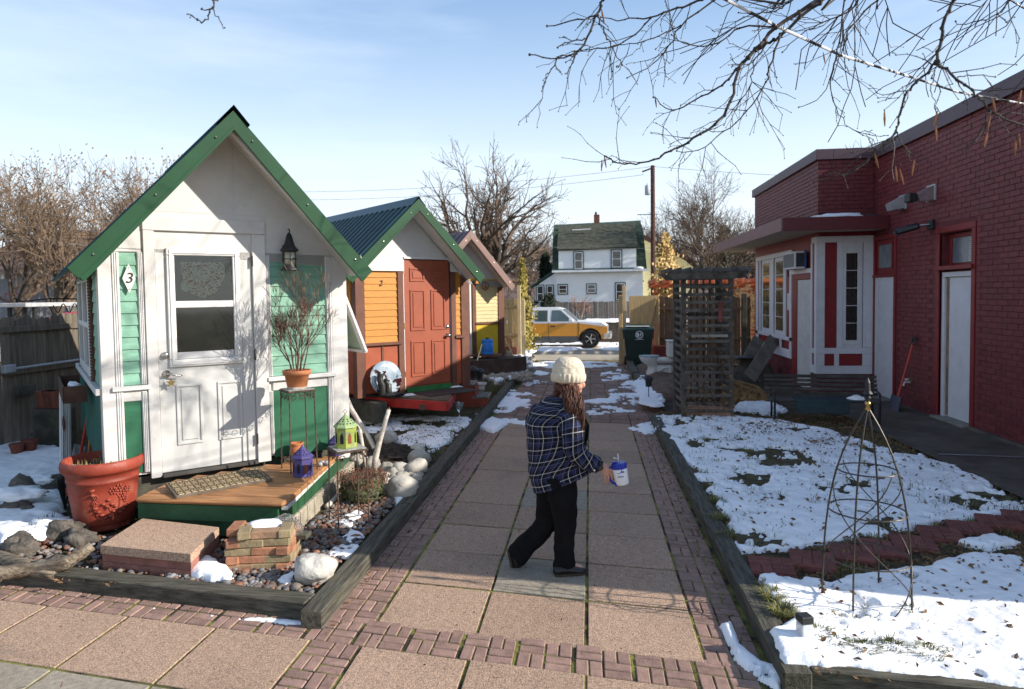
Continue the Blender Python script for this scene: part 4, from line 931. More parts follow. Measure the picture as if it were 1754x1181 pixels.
# steel pipe lying on the walk, snow shovel leaning on the wall
p0 = gz(1607, 778, .12); p1 = gz(1770, 784, .12); mb = MB(); mb.tube([p0, p1], .008, 6); obj('metal_rod', mb, M('grey_rod', (.25, .24, .25), metal=.5, rough=.4), label='thin grey metal rod lying on the concrete walk by the red wall', cat='rod')
sh = thing('snow_shovel', 'red handled snow shovel with a dark blade leaning on the red brick wall', 'shovel', (4.9, 11.35, .1))
a = gz(1533, 700, .12); b = gx(1564, 588, WX-.06)
mb = MB(); mb.tube([a+Vector((.02, 0, .1)), b], .017, 8); obj('shaft', mb, M('red_plastic_shaft', (.55, .04, .03), rough=.4), sh)
mb = MB(); d = (b-a).normalized(); s_ = Vector((.1, .99, 0)); mb.bar(b-d*.02-s_*.05, b-d*.02+s_*.05, .03, .03, .008); mb.bar(b+d*.09-s_*.05, b+d*.09+s_*.05, .03, .03, .01); mb.bar(b-s_*.055-d*.02, b-s_*.05+d*.09, .025, .025, .006); mb.bar(b+s_*.055-d*.02, b+s_*.05+d*.09, .025, .025, .006); obj('grip', mb, BLACKM, sh)
mb = MB(); c0 = a+Vector((.02, 0, .14)); n = 8; vs = []
for k in range(n+1):
    t = k/n-.5; q = s_*t*.46
    cur = Vector((-.05*(1-4*t*t)*.5, 0, 0))
    vs += [c0+q+Vector((0, 0, .06))+cur*.3, c0+q+cur-Vector((.06, 0, .22))]
mb.add(vs, [(2*k, 2*k+2, 2*k+3, 2*k+1) for k in range(n)]); mb.add([v+Vector((.012, 0, 0)) for v in vs], [(2*k, 2*k+1, 2*k+3, 2*k+2) for k in range(n)])
obj('blade', mb, M('dark_blue_blade', (.035, .04, .07), rough=.45, var=.3), sh, fix=False)
# ------------------------------------------------------------------ fences near the garden
FENCEG = M('weathered_fence_board', (.16, .135, .10), rough=.9, var=.3, scale=3, bump=.5, bscale=30, stretch=(8, 8, .8), rand=.2)
FENCEN = M('new_pine_board', (.48, .33, .16), rough=.8, var=.18, scale=3, bump=.35, bscale=25, stretch=(8, 8, .8), rand=.12)
FENCEB = M('brown_fence_board', (.17, .10, .06), rough=.9, var=.3, scale=3, bump=.5, bscale=30, stretch=(8, 8, .8), rand=.2)
def board_fence(F, a, b, z0, z1, w, mat, ear=True, th=.02, name='fence_board', jit=.015):
    a = Vector((a[0], a[1], 0)); b = Vector((b[0], b[1], 0)); d = (b-a); n = int(d.length/(w+.008)); d.normalize(); ang = atan2(d.y, d.x)
    mb = MB(); h = z1-z0; e = w*.25 if ear else .004
    mb.prism([(-w/2, 0), (w/2, 0), (w/2, h-e), (w/2-e*.8, h), (-w/2+e*.8, h), (-w/2, h-e)], -th/2, th/2, 'y'); me = mesh_of(name, mb, mat)
    I = PM[F.name].inverted()
    for k in range(n):
        p = a+d*(k+.5)*(w+.008); piece(name, me, F, I @ Vector((p.x, p.y, z0)), (rs.uniform(-.01, .01), rs.uniform(-.008, .008), ang), (1, 1, 1+rs.uniform(-jit, jit)))
FX = -7.55
LF = thing('board_fence', 'weathered grey dog-eared board fence along the far left side of the yard', 'fence', (FX, 8.5, 0))
board_fence(LF, (FX, 6.4), (FX, 12.5), .05, gx(50, 542, FX).z, .115, FENCEG)
for z in (gx(0, 571, FX).z, gx(0, 645, FX).z):
    mb = MB(); mb.box(FX+.012, FX+.055, 6.4, 12.5, z, z+.08, .005); obj('rail', mb, FENCEG, LF)
mb = MB(); mb.box(FX+.06, FX+.12, 8.0, 8.3, .75, .90, .01); obj('shelf_board', mb, TIMBER, LF)
p = gx(16, 633, FX+.1)
cb = thing('outlet_box', 'grey weatherproof outlet box with pipe on the left fence', 'outlet box', p); mb = MB(); mb.box(p.x-.05, p.x+.03, p.y-.09, p.y+.09, p.z-.05, p.z+.06, .015); obj('cover', mb, M('grey_plastic_cover', (.35, .36, .38)), cb)
mb = MB(); mb.tube([(p.x, p.y+.09, p.z), (p.x, 11.0, p.z+.02)], .017, 8); obj('conduit', mb, M('grey_conduit', (.4, .42, .45)), cb)
# fence at the far end, left of the gap
L2 = thing('board_fence', 'new pale pine fence panel left of the garden gateway', 'fence', (-3.1, 21.2, 0))
a = gy(855, 600, 21.0); b = gy(889, 600, 21.0)
board_fence(L2, (a.x-.3, 21.0), (b.x+.02, 21.0), .05, 1.88, .105, FENCEN)
for z in (1.60, .72, .2):
    mb = MB(); mb.box(a.x-.3, b.x, 20.93, 20.985, z, z+.08, .004); obj('rail', mb, FENCEN, L2)
for px, zt_p in ((889.5, 2.28), (896.5, 1.86)):
    q = gy(px, 560, 20.9 if px < 892 else 20.3); mb = MB(); mb.box(q.x-.055, q.x+.055, q.y-.05, q.y+.05, 0, zt_p, .008); obj('post', mb, M('new_pine_post', (.55, .42, .24), var=.15, bump=.3, stretch=(8, 8, .8)), L2)
# right of the gap
R2 = thing('board_fence', 'brown and tan board fence right of the gateway behind the dark arbour', 'fence', (2.4, 19.7, 0))
a = gy(1078, 560, 19.7).x; m_ = gy(1130, 560, 19.7).x; e_ = gy(1302, 560, 17.9).x
mb = MB(); mb.box(a, m_-.02, 19.70, 19.74, 1.1, 1.92, .004); obj('gate_panel', mb, FENCEN, R2)
mb = MB(); mb.bar((a+.75, 19.66, 1.85), (a+.5, 19.66, .35), .03, .10, .004, up=(0, 1, 0)); obj('brace', mb, FENCEN, R2)
board_fence(R2, (a, 19.78), (m_+.1, 19.78), .05, 1.15, .11, FENCEB)
board_fence(R2, (m_, 19.7), (4.25, 18.6), .05, 1.88, .125, FENCEB)
for z in (1.55, .75):
    mb = MB(); mb.bar((m_, 19.64, z), (4.25, 18.54, z), .05, .08, .004); obj('rail', mb, FENCEB, R2)
for px, Y, zt_p, mt in ((1069.5, 19.9, 2.22, 'new_pine_post'), (1063, 19.3, 1.95, 'new_pine_post')):
    q = gy(px, 560, Y); mb = MB(); mb.box(q.x-.055, q.x+.055, q.y-.05, q.y+.05, 0, zt_p, .008); obj('post', mb, _mats[mt] if px > 1066 else FENCEN, R2)
mb = MB(); mb.box(3.98, 4.1, 18.4, 18.52, 0, 1.95, .008); obj('post', mb, TIMBER, R2)
# orange pergola beyond
OR = thing('pergola', 'bright orange slatted pergola seen over the fence beside the red building', 'pergola', (4.6, 23, 0))
ORP = M('orange_stain', (.42, .10, .03), rough=.7, var=.2, scale=4)
for k in range(9): mb = MB(); mb.box(2.0+.45*k, 2.10+.45*k, 22.0, 24.0, 2.30, 2.42, .01); obj('rafter', mb, ORP, OR)
mb = MB(); mb.box(1.9, 6.2, 22.3, 22.4, 2.16, 2.298, .01); obj('beam', mb, ORP, OR)
for k in range(16): mb = MB(); mb.box(4.35, 6.2, 22.45, 22.48, .2+.125*k, .31+.125*k, .004); obj('slat', mb, ORP, OR)
for x in (2.1, 4.35, 6.1): mb = MB(); mb.box(x-.05, x+.05, 22.31, 22.41, 0, 2.15, .006); obj('post', mb, ORP, OR)

# ------------------------------------------------------------------ arbour / trellis
TR = thing('garden_arbour', 'dark weathered slatted garden arbour with brown vines standing beside the path', 'arbour', (1.8, 11.0, 0))
DW = M('blackened_wood', (.085, .070, .055), rough=.9, var=.4, scale=5, bump=.5, bscale=25, rand=.2, col2=(.15, .13, .11))
xl = gy(1171, 600, 10.55).x; xr = gy(1252, 600, 10.55).x; xl2 = gy(1157, 600, 11.3).x; xr2 = xl2+(xr-xl)
for (x, y_) in ((xl, 10.55), (xr, 10.55), (xl2, 11.3), (xr2, 11.3)):
    mb = MB(); mb.box(x-.035, x+.035, y_-.035, y_+.035, .03, 2.2, .006); obj('post', mb, DW, TR)
zz = .17; k = 0
slf = MB(); slf.box(0, xr-xl-.02, -.012, .012, 0, .048, .004); sme = mesh_of('slat', slf, DW)
sls = MB(); sls.box(-.01, .01, 0, .66, 0, .05, .004); sms = mesh_of('slat', sls, DW); I = PM[TR.name].inverted()
while zz < 2.12:
    piece('slat', sme, TR, I @ Vector((xl+.01, 10.50, zz)), (rs.uniform(-.1, .1), 0, 0)); 
    if k % 4 == 0: piece('slat', sme, TR, I @ Vector((xl2+.01, 11.35, zz+.03)))
    piece('slat', sms, TR, I @ Vector((xl-.02, 10.6, zz+.02)), (0, 0, radians(2))); piece('slat', sms, TR, I @ Vector((xr-.0, 10.6, zz+.02)), (0, 0, radians(2))); zz += .118; k += 1
mb = MB()
for k in range(7):
    x = xl2+.05+k*(xr-xl-.1)/6; mb.box(x-.015, x+.015, 11.30, 11.32, .1, 2.2)
obj('back_laths', mb, DW, TR, kind='stuff')
for y_ in (10.42, 11.42): mb = MB(); mb.add([(xl-.28, y_-.02, 2.30), (xr+.26, y_-.02, 2.30), (xr+.14, y_-.02, 2.20), (xl-.16, y_-.02, 2.20), (xl-.28, y_+.02, 2.30), (xr+.26, y_+.02, 2.30), (xr+.14, y_+.02, 2.20), (xl-.16, y_+.02, 2.20)], [(0,1,2,3), (7,6,5,4), (0,4,5,1), (1,5,6,2), (2,6,7,3), (3,7,4,0)]); obj('top_beam', mb, DW, TR)
for k in range(9): x = xl-.22+k*(xr-xl+.42)/8; mb = MB(); mb.box(x-.012, x+.012, 10.2, 11.6, 2.302, 2.37, .003); obj('rafter', mb, DW, TR)
for k in range(4): mb = MB(); mb.bar((xl, 10.52, 1.85), (xl+.18, 10.52, 2.18), .03, .05, .003, up=(0, 1, 0)) if k == 0 else mb.bar((xr, 10.52, 1.85), (xr-.18, 10.52, 2.18), .03, .05, .003, up=(0, 1, 0)); obj('brace', mb, DW, TR) if k < 2 else None
mb = MB()
for k in range(26):
    p = Vector((rs.uniform(xl, xr), rs.choice((10.46, 11.36, 10.9)), .1)); pts = [p.copy()]
    for j in range(rs.randint(6, 16)): p = p+Vector((rs.uniform(-.07, .07), rs.uniform(-.03, .03), rs.uniform(.03, .14))); p.x = min(max(p.x, xl-.05), xr+.05); pts.append(p.copy())
    mb.tube(pts, .004, 3)
obj('vine_stems', mb, M('dry_vine', (.16, .09, .045), var=.4), TR, kind='stuff')
DRY = M('dry_leaf', (.26, .13, .05), rough=.8, var=.45, scale=8, bump=.2, rand=.3, col2=(.40, .24, .10))
def leaf(mb, p, s, n_=None):
    a = Vector((rs.uniform(-1, 1), rs.uniform(-1, 1), rs.uniform(-.3, .5))).normalized()*s; b = a.orthogonal().normalized()*s*.45; b.rotate(Matrix.Rotation(rs.uniform(-.6, .6), 3, a)); up = a.cross(b).normalized()*s*.2
    p = Vector(p); mb.add([p-a, p-b*1.0+up, p+a, p+b+up, p], [(0, 1, 4), (1, 2, 4), (2, 3, 4), (3, 0, 4)])
mb = MB()
for k in range(260):
    z = abs(rs.gauss(0, .35))+.12; leaf(mb, (rs.uniform(xl, xr+.05), rs.choice((10.45, 10.5, 11.3, 10.9)), min(z, 1.9)), rs.uniform(.015, .032))
obj('dry_leaves', mb, DRY, TR, kind='stuff', fix=False)
mb = MB(); mb.box(xl+.1, xr-.06, 10.46, 10.475, 1.32, 1.36, .003); obj('pale_slat', mb, M('pale_bare_slat', (.30, .27, .22), var=.2), TR)
mb = MB(); mb.box(xl+.5, xl+.56, 10.44, 10.46, 1.55, 1.85, .01); obj('thermometer', mb, M('faded_red_gauge', (.22, .05, .04), var=.3), TR)
# trough
mb = MB(); a = gz(1178, 715, .07); b = gz(1256, 719, .07); mb.bar(a+Vector((0, .1, .09)), b+Vector((0, .12, .09)), .2, .15, .02); obj('planter_trough', mb, M('peach_plastic', (.45, .25, .17), rough=.6, var=.08), label='long peach coloured plastic planter trough at the foot of the dark arbour', cat='planter')

# ------------------------------------------------------------------ bench
bl = gz(1322, 722, .10); br_ = gz(1512, 728, .10)
d = (br_-bl); ln = d.length; ang = atan2(d.y, d.x)
BN = thing('garden_bench', 'dark slatted garden bench with a teal board and snow on its seat', 'bench', bl, ang)
Mb = PM[BN.name] @ Matrix.Diagonal((1, 1, .72, 1))
IW = M('black_cast_iron', (.02, .02, .022), rough=.6, var=.3)
for x in (.04, ln-.04):
    mb = MB(Mb); mb.tube([(x, .02, 0), (x, .0, .2), (x, -.02, .40), (x, .0, .42), (x, .40, .38), (x, .46, .42), (x, .56, .82)], .018, 6); mb.tube([(x, .42, .0), (x, .38, .2), (x, .42, .38)], .018, 6); mb.tube([(x, -.01, .4), (x, .0, .6), (x, .2, .64), (x, .48, .62)], .014, 6); obj('side_frame', mb, IW, BN)
BNW = M('grey_black_bench_wood', (.07, .06, .052), rough=.85, var=.35, scale=5, bump=.5, bscale=30, rand=.15)
for k in range(4): mb = MB(Mb); mb.box(-.03, ln+.03, .0+.10*k, .085+.10*k, .415, .44, .005); obj('seat_slat', mb, BNW, BN)
for k in range(5): mb = MB(Mb); t = k*.085; mb.box(-.05, ln+.05, .46+.022*k, .48+.022*k, .47+t, .535+t, .005); obj('back_slat', mb, BNW, BN)
tb = Mb @ Vector((ln*.22, -.03, .45)); 
mb = MB(Mb); mb.box(ln*.22, ln*.86, -.05, .32, .442, .46, .004); mb.box(ln*.22, ln*.70, -.07, -.05, .20, .458, .004); obj('board', mb, M('teal_board', (.018, .040, .046), rough=.6, var=.3), label='faded teal board lying folded over the bench seat', cat='board')
mb = MB(Mb); mb.blob((ln*.80, .15, .475), (.12, .09, .05), 12, 8, .5, flat=-.3); obj('snow_lump', mb, SNOW, label='small lump of snow on the right end of the garden bench', cat='snow', smooth=True)

# ------------------------------------------------------------------ wheelie bin
bp_ = gz(1093, 628, .02)
WB = thing('wheelie_bin', 'dark green wheelie bin with white round recycling logo near the gateway', 'bin', (bp_.x+.03, bp_.y+.3, 0), radians(-4))
BG = M('dark_green_plastic', (.015, .035, .028), rough=.45, var=.15, scale=5, bump=.1); Q = PM[WB.name]
def taper(mb, b, t, z0, z1, c=.0):
    (x0, x1, y0, y1), (X0, X1, Y0, Y1) = b, t
    mb.add([(x0, y0, z0), (x1, y0, z0), (x1, y1, z0), (x0, y1, z0), (X0, Y0, z1), (X1, Y0, z1), (X1, Y1, z1), (X0, Y1, z1)], [(3,2,1,0), (4,5,6,7), (0,1,5,4), (1,2,6,5), (2,3,7,6), (3,0,4,7)])
mb = MB(Q); taper(mb, (-.30, .30, -.28, .28), (-.37, .37, -.36, .36), .03, .78); taper(mb, (-.40, .40, -.385, .385), (-.415, .415, -.40, .40), .78, 1.0); obj('tub', mb, BG, WB)
mb = MB(Q); mb.add([(-.44, -.43, 1.0), (.44, -.43, 1.0), (.44, .43, 1.02), (-.44, .43, 1.02), (-.40, -.38, 1.05), (.40, -.38, 1.05), (.40, .40, 1.13), (-.40, .40, 1.13)], [(3,2,1,0), (4,5,6,7), (0,1,5,4), (1,2,6,5), (2,3,7,6), (3,0,4,7)]); obj('lid', mb, BG, WB)
mb = MB(Q); mb.box(-.34, .3, -.3, .3, 1.085, 1.10, .004); obj('lid_snow', mb, M('dusty_frost', (.32, .35, .36)), WB)
for s_ in (-1, 1): mb = MB(Q); mb.tube([(s_*.33, .33, .12), (s_*.39, .33, .12)], .12, 14); obj('wheel', mb, BLACKM, WB)
WLOG = M('white_print', (.7, .72, .7), var=.03, bump=0)
mb = MB(Q); 
mb.add([(.03+.105*cos(a*pi/12), -.4175, .885+.105*sin(a*pi/12)) for a in range(24)]+[(.03+.082*cos(a*pi/12), -.4175, .885+.082*sin(a*pi/12)) for a in range(24)], [(a, (a+1) % 24, (a+1) % 24+24, a+24) for a in range(24)])
mb.add([(-.035, -.4175, .84), (.02, -.4175, .82), (.035, -.4175, .90), (-.01, -.4175, .95), (-.045, -.4175, .92)], [(0, 1, 2, 3, 4)]); mb.add([(.05, -.4175, .83), (.08, -.4175, .86), (.085, -.4175, .93), (.05, -.4175, .945)], [(0, 1, 2, 3)])
mb.box(-.08, .14, -.4175, -.416, .752, .766); obj('logo', mb, WLOG, WB, fix=False)

# ------------------------------------------------------------------ toilet on a mound
MND = M('reddish_brown_mound', (.13, .075, .05), rough=.95, var=.4, scale=6, bump=1, bscale=25, bdist=.03, col2=(.20, .13, .09))
tq = gz(1125, 640, .22)
tX, tY = tq.x, tq.y
RB_ = thing('retaining_bed', 'raised bed of brown soil with a grey timber rim beside the path near the toilet', 'garden bed', (2.0, 15.2, 0))
a0 = gz(1108, 675, .05)
mb = MB(); X, Y = np.meshgrid(np.linspace(1.05, 2.9, 38), np.linspace(12.4, 17.6, 90)); e = np.clip(np.minimum(np.minimum(X-1.05, 2.9-X), np.minimum(Y-12.4, 17.6-Y))/.35, 0, 1)
Z = .03+.22*np.sqrt(e)*(.8+.4*fbm(X, Y, 2, 4, 5)); kp = np.ones((89, 37), bool)
o_ = gridmesh('soil_mound', X, Y, Z, kp, MND, 'stuff', parent=RB_)
for (a, b) in (((1.03, 15.9, .11), (1.06, 18.6, .11)), ((1.14, 14.3, .09), (1.05, 15.85, .09))):
    mb = MB(); mb.bar(a, b, .15, .14, .01); obj('timber', mb, TIMBER, RB_)
TL = thing('toilet', 'old white toilet with dusty blue lid sitting outdoors on the garden bed', 'toilet', (tX-.02, tY, .2), radians(90))
PORC = M('white_porcelain', (.62, .60, .56), rough=.25, var=.06, scale=4, dirt=(.4, .36, .3, .4), dirts=6, spec=.6); Q = PM[TL.name]
# bowl faces -x in world: local frame: +y forward
mb = MB(Q); prof = [(.12, 0), (.115, .05), (.09, .14), (.10, .2), (.155, .29), (.185, .36), (.19, .385), (.15, .385)]
vs = []; n = 20
for r_, z in prof:
    for j in range(n):
        A = 2*pi*j/n; k = 1.28 if sin(A) > 0 else 1.0
        vs.append((r_*cos(A)*.95, (.12 if z > .25 else .06)+r_*sin(A)*k, z))
fs = [(i*n+j, i*n+(j+1) % n, (i+1)*n+(j+1) % n, (i+1)*n+j) for i in range(len(prof)-1) for j in range(n)]+[tuple(range((len(prof)-1)*n, len(prof)*n))]
mb.add(vs, fs); obj('bowl', mb, PORC, TL, True)
mb = MB(Q); mb.box(-.09, .09, -.36, .0, .0, .20, .04); mb.box(-.11, .11, -.38, .02, .26, .38, .04); obj('foot', mb, PORC, TL)
mb = MB(Q); mb.tube([(-.09, -.05, .06), (-.10, -.16, .16), (-.10, -.26, .17), (-.10, -.32, .08), (-.10, -.26, .03)], .035, 8); obj('trapway', mb, PORC, TL, True)
mb = MB(Q); vs = [( .19*cos(2*pi*j/n)*.98, .12+.19*sin(2*pi*j/n)*(1.3 if sin(2*pi*j/n) > 0 else 1.0), z) for z in (.387, .42) for j in range(n)]
mb.add(vs, [(j, (j+1) % n, n+(j+1) % n, n+j) for j in range(n)]+[tuple(range(n, 2*n)), tuple(range(n))[::-1]]); obj('lid', mb, M('dusty_blue_seat', (.28, .36, .38), rough=.4), TL)
mb = MB(Q); mb.box(-.20, .20, -.42, -.24, .38, .72, .03); obj('cistern', mb, PORC, TL); mb = MB(Q); mb.box(-.215, .215, -.435, -.225, .722, .76, .015); obj('cistern_lid', mb, PORC, TL)
# red wooden box behind the bin
q = gy(1130, 605, 18.9); mb = MB(); mb.box(q.x-.3, q.x+.3, 18.7, 19.1, .1, .55, .01); obj('wooden_box', mb, M('dull_red_box', (.20, .035, .025), var=.2), label='dull red wooden box between the bin and the toilet', cat='box')
# leaf pile, leaning boards
mb = MB(); c0 = gz(1280, 694, .08)
for k in range(7000):
    r_ = sqrt(rs.random())*.62; A = rs.random()*2*pi; x = c0.x+.1+r_*cos(A)*.8; y_ = c0.y+.9+r_*sin(A)*1.3; z = .08+.36*(1-(r_/.62)**2)*(.7+.5*noise.noise(Vector((x*3, y_*3, 0))))
    leaf(mb, (x, y_, max(z, .08)), rs.uniform(.02, .045))
obj('leaf_pile', mb, M('golden_leaf_litter', (.24, .12, .035), rough=.8, var=.45, scale=6, col2=(.46, .30, .14), rand=.2), label='heap of golden brown dead leaves behind the dark arbour', cat='leaf pile', fix=False)
LB = thing('leaning_boards', 'grey weathered boards leaning crosswise against the red building window', 'boards', (3.7, 15.4, .05))
a = gz(1283, 652, .1); 
for (A_, B_, w_) in (((1284, 648, 14.6), (1327, 580, 15.6), .28), ((1268, 640, 15.4), (1300, 580, 15.9), .26), ((1300, 652, 15.0), (1326, 640, 15.6), .5)):
    p = gy(*A_); q = gy(*B_); mb = MB(); mb.bar(p, q, w_, .03, .004, up=(0, -1, .2)); obj('board', mb, M('grey_leaning_board', (.17, .15, .125), rough=.9, var=.25, scale=5, bump=.5, stretch=(1, 1, 1)), LB)
mb = MB(); c1 = gy(1275, 613, 15.3); mb.box(c1.x-.2, c1.x+.25, c1.y-.2, c1.y+.3, c1.z-.03, c1.z+.02, .02); obj('dark_seat', mb, BLACKM, LB)
# little lantern by the bed
def lantern_small(px, py, label, z0=.05, s=1.0):
    q = gz(px, py, z0); Lx = thing('solar_lantern', label, 'lantern', q, 0, 'small black garden lanterns'); Q = PM[Lx.name]
    mb = MB(Q); mb.tube([(0, 0, 0), (0, 0, .20*s)], .008, 6); obj('stake', mb, BLACKM, Lx)
    mb = MB(Q); mb.lathe([(.045*s, .2*s), (.06*s, .215*s), (.05*s, .23*s)], 10); mb.lathe([(.09*s, .33*s), (.085*s, .35*s), (.04*s, .39*s), (.01*s, .40*s)], 10); mb.lathe([(.05*s, .23*s), (.062*s, .335*s)], 6); obj('lamp_housing', mb, BLACKM, Lx); return Lx
lantern_small(1111, 682, 'small black lantern standing at the edge of the brown mound right of the path', .15)
# ------------------------------------------------------------------ snow
def yzr(X, Y): return yz(X, Y)
lawn1 = P((1118, 712), (1170, 708), (1300, 716), (1430, 738), (1500, 765), (1585, 778), (1690, 825), (1790, 868), (1700, 884), (1560, 900), (1440, 925), (1330, 938), (1262, 945), (1243, 890), (1215, 850), (1190, 805), (1150, 765), z=.1)
lawn2 = P((1302, 992), (1345, 985), (1420, 1000), (1480, 985), (1600, 968), (1680, 950), (1800, 955), (1830, 1200), (1560, 1165), (1345, 1140), (1312, 1085), (1370, 1062), (1330, 1030), z=.1)
lawn3 = P((1640, 930), (1700, 920), (1760, 930), (1700, 945), z=.1)
snow([lawn1], .078, .035, .016, 'patchy snow covering the lawn between the path and the red building', hole=.43, edge=.05, seed=11, zf=yz, amp=.25)
snow([lawn2, lawn3], .078, .05, .014, 'bright snow at the near right corner around the wire obelisk', hole=.34, edge=.05, seed=23, zf=yz, amp=.14)
snow([P((0, 745), (60, 738), (108, 745), (112, 800), (100, 860), (118, 900), (60, 905), (0, 925), (-60, 900), (-60, 760), z=.12)], .08, .07, .022, 'blue shaded snow left of the green house', hole=.2, edge=.1, seed=31, zf=yz, amp=.3)
snow([P((300, 975), (330, 955), (365, 960), (400, 985), (395, 1000), (340, 992), z=.1)], .07, .07, .012, 'clump of snow between the stacked slabs and the brick ring', hole=.05, edge=.06, seed=5, amp=.08)
snow([P((470, 995), (505, 970), (515, 985), (490, 1008), z=.1), P((555, 960), (580, 930), (600, 905), (625, 915), (600, 950), z=.1), P((575, 895), (610, 870), (625, 880), (600, 905), z=.1)], .085, .02, .010, 'small snow scraps on the pebble bed by the timber corner', hole=.40, edge=.03, seed=8, amp=.10, hf=6)
snow([P((655, 830), (668, 822), (695, 850), (680, 865), z=.1)], .085, .03, .010, 'strip of snow on pebbles below the white stones', hole=.1, edge=.04, seed=9, amp=.07)
snow([P((600, 715), (700, 708), (800, 715), (812, 725), (770, 750), (735, 775), (690, 765), (660, 745), (610, 735), z=.1)], .065, .03, .018, 'thin snow on the grass in front of the orange house', hole=.43, edge=.05, seed=14, zf=yz, amp=.3, hf=2.2)
snow([P((820, 735), (842, 716), (870, 728), (845, 742), z=0)], .0, .05, .014, 'lump of snow against the timber at the path edge', hole=.05, edge=.06, seed=15, amp=.08)
pth = [P((835, 690), (870, 668), (905, 672), (900, 700), (860, 706), z=0), P((858, 726), (875, 720), (900, 722), (902, 729), z=0), P((885, 655), (905, 650), (925, 655), (905, 662), z=0), P((885, 625), (960, 618), (1010, 620), (1050, 622), (1060, 628), (960, 632), z=0), P((1000, 690), (1040, 678), (1060, 660), (1085, 655), (1100, 668), (1102, 690), (1080, 705), (1020, 712), z=0), P((1030, 640), (1066, 632), (1068, 650), (1045, 655), z=0), P((1095, 735), (1122, 722), (1125, 745), (1100, 750), z=0), P((990, 705), (1005, 690), (1012, 705), z=0), P((905, 640), (925, 636), (940, 640), (925, 644), z=0)]
snow(pth, .0, .022, .020, 'streaks of trodden snow on the far brick path', hole=.46, edge=.04, seed=41, amp=.7, hf=3.2)
snow([P((1085, 655), (1110, 650), (1140, 690), (1125, 700), (1100, 695), z=.1), P((1090, 640), (1170, 636), (1172, 648), (1095, 650), z=.2)], .13, .03, .022, 'snow spilling over the timber beside the toilet', hole=.38, edge=.05, seed=43, amp=.3)
snow([P((810, 650), (840, 625), (880, 615), (910, 612), (912, 640), (880, 655), (850, 660), z=.05), P((890, 600), (905, 598), (920, 606), (900, 612), z=.0)], .08, .10, .022, 'heap of melting snow and rubble by the yellow house', hole=.36, edge=.08, seed=44, amp=.35)
mb = MB()
snow([P((895, 596), (1100, 594), (1100, 600), (890, 602), z=0), P((1020, 590), (1070, 588), (1070, 594), (1015, 594), z=0)], .0, .05, .08, 'thin line of snow along the alley by the pickup truck', hole=.42, edge=.1, seed=45, amp=.8, hf=.8)
snow([P((1235, 1075), (1250, 1070), (1268, 1110), (1300, 1140), (1340, 1150), (1400, 1158), (1420, 1180), (1330, 1185), (1295, 1165), (1262, 1130), z=0)], .0, .03, .012, 'snow banked against the foot of the near right timber corner', hole=.36, hf=7, edge=.05, seed=51, amp=.08)
snow([P((250, 1040), (480, 1062), (560, 1072), (480, 1070), (330, 1054), z=0)], .0, .006, .012, 'hair thin line of ice along the front timber', hole=.52, edge=.02, seed=52, amp=.02)
snow([P((1255, 690), (1300, 680), (1340, 700), (1330, 712), (1260, 702), z=.1)], .08, .04, .03, 'snow under the golden leaf heap', hole=.42, edge=.06, seed=53, amp=.4)

# ------------------------------------------------------------------ leaf litter, grass, pebbles
mb = MB()
litter = [lawn1, lawn2]
cnt = 0
while cnt < 9500:
    x = rs.uniform(1.1, 4.4); y_ = rs.uniform(3.4, 11.0)
    dn = vnoise(np.array([x*1.7]), np.array([y_*1.7]), 77)[0]
    s1 = sdf(np.array([[x]]), np.array([[y_]]), lawn1)[0, 0]; s2 = sdf(np.array([[x]]), np.array([[y_]]), lawn2)[0, 0]
    inn = max(s1, s2) > .05
    if inn and (rs.random() > .05+.10*(dn > .62)+.25*(y_ > 8.5)*(dn > .5)): 
        cnt += 1 if rs.random() < .3 else 0; continue
    if x > 3.9 and rs.random() < .8: continue
    z = .095+float(yz(np.array([x]), np.array([y_]))[0])+(.04 if inn else .0)
    leaf(mb, (x, y_, z), rs.uniform(.010, .030)); cnt += 1
obj('fallen_leaves', mb, M('brown_fallen_leaf', (.12, .07, .035), rough=.85, var=.5, scale=7, col2=(.25, .14, .065)), kind='stuff', label='brown fallen leaves scattered over the snowy lawn', cat='leaves', fix=False)
mb = MB()
for k in range(2600):
    x = rs.uniform(-4.6, -1.78); y_ = rs.uniform(fk(-2)+.1, 16)
    if x < -3.2 and y_ > 6: continue
    leaf(mb, (x, y_, .09+rs.uniform(0, .02)), rs.uniform(.010, .026))
for k in range(420):
    x = rs.choice((rs.gauss(.83, .06), rs.gauss(-1.58, .03))); leaf(mb, (min(max(x, -1.6), .9), rs.uniform(3.7, 11), .012), rs.uniform(.008, .02))
for k in range(420): leaf(mb, (rs.uniform(-4, .9), rs.uniform(2.9, 9), .006), rs.uniform(.004, .012))
for k in range(90): a = Vector((rs.uniform(-4, .9), rs.uniform(2.9, 6), .006)); mb.tube([a, a+Vector((rs.uniform(-.06, .06), rs.uniform(-.06, .06), .003))], .0012, 3)
obj('leaf_scraps', mb, _mats['brown_fallen_leaf'], kind='stuff', label='leaf scraps on the left bed and along the timber edges', cat='leaves', fix=False)
GR = M('winter_grass_blade', (.10, .13, .03), rough=.7, var=.4, scale=5, bump=0, col2=(.26, .24, .08))
def tuft(mb, x, y_, z, n_, h, sp):
    for k in range(n_):
        A = rs.random()*2*pi; r_ = sp*sqrt(rs.random()); p = Vector((x+r_*cos(A), y_+r_*sin(A), z)); hh = h*rs.uniform(.5, 1.2); B_ = A+rs.uniform(-1, 1); lean = rs.uniform(.3, 1.1)*hh
        w_ = Vector((-sin(B_), cos(B_), 0))*.0028; q = p+Vector((cos(B_)*lean*.4, sin(B_)*lean*.4, hh*.7)); e = p+Vector((cos(B_)*lean, sin(B_)*lean, hh*.75))
        mb.add([p-w_, p+w_, q+w_*.8, q-w_*.8, e], [(0, 1, 2, 3), (3, 2, 4)])
mb = MB()
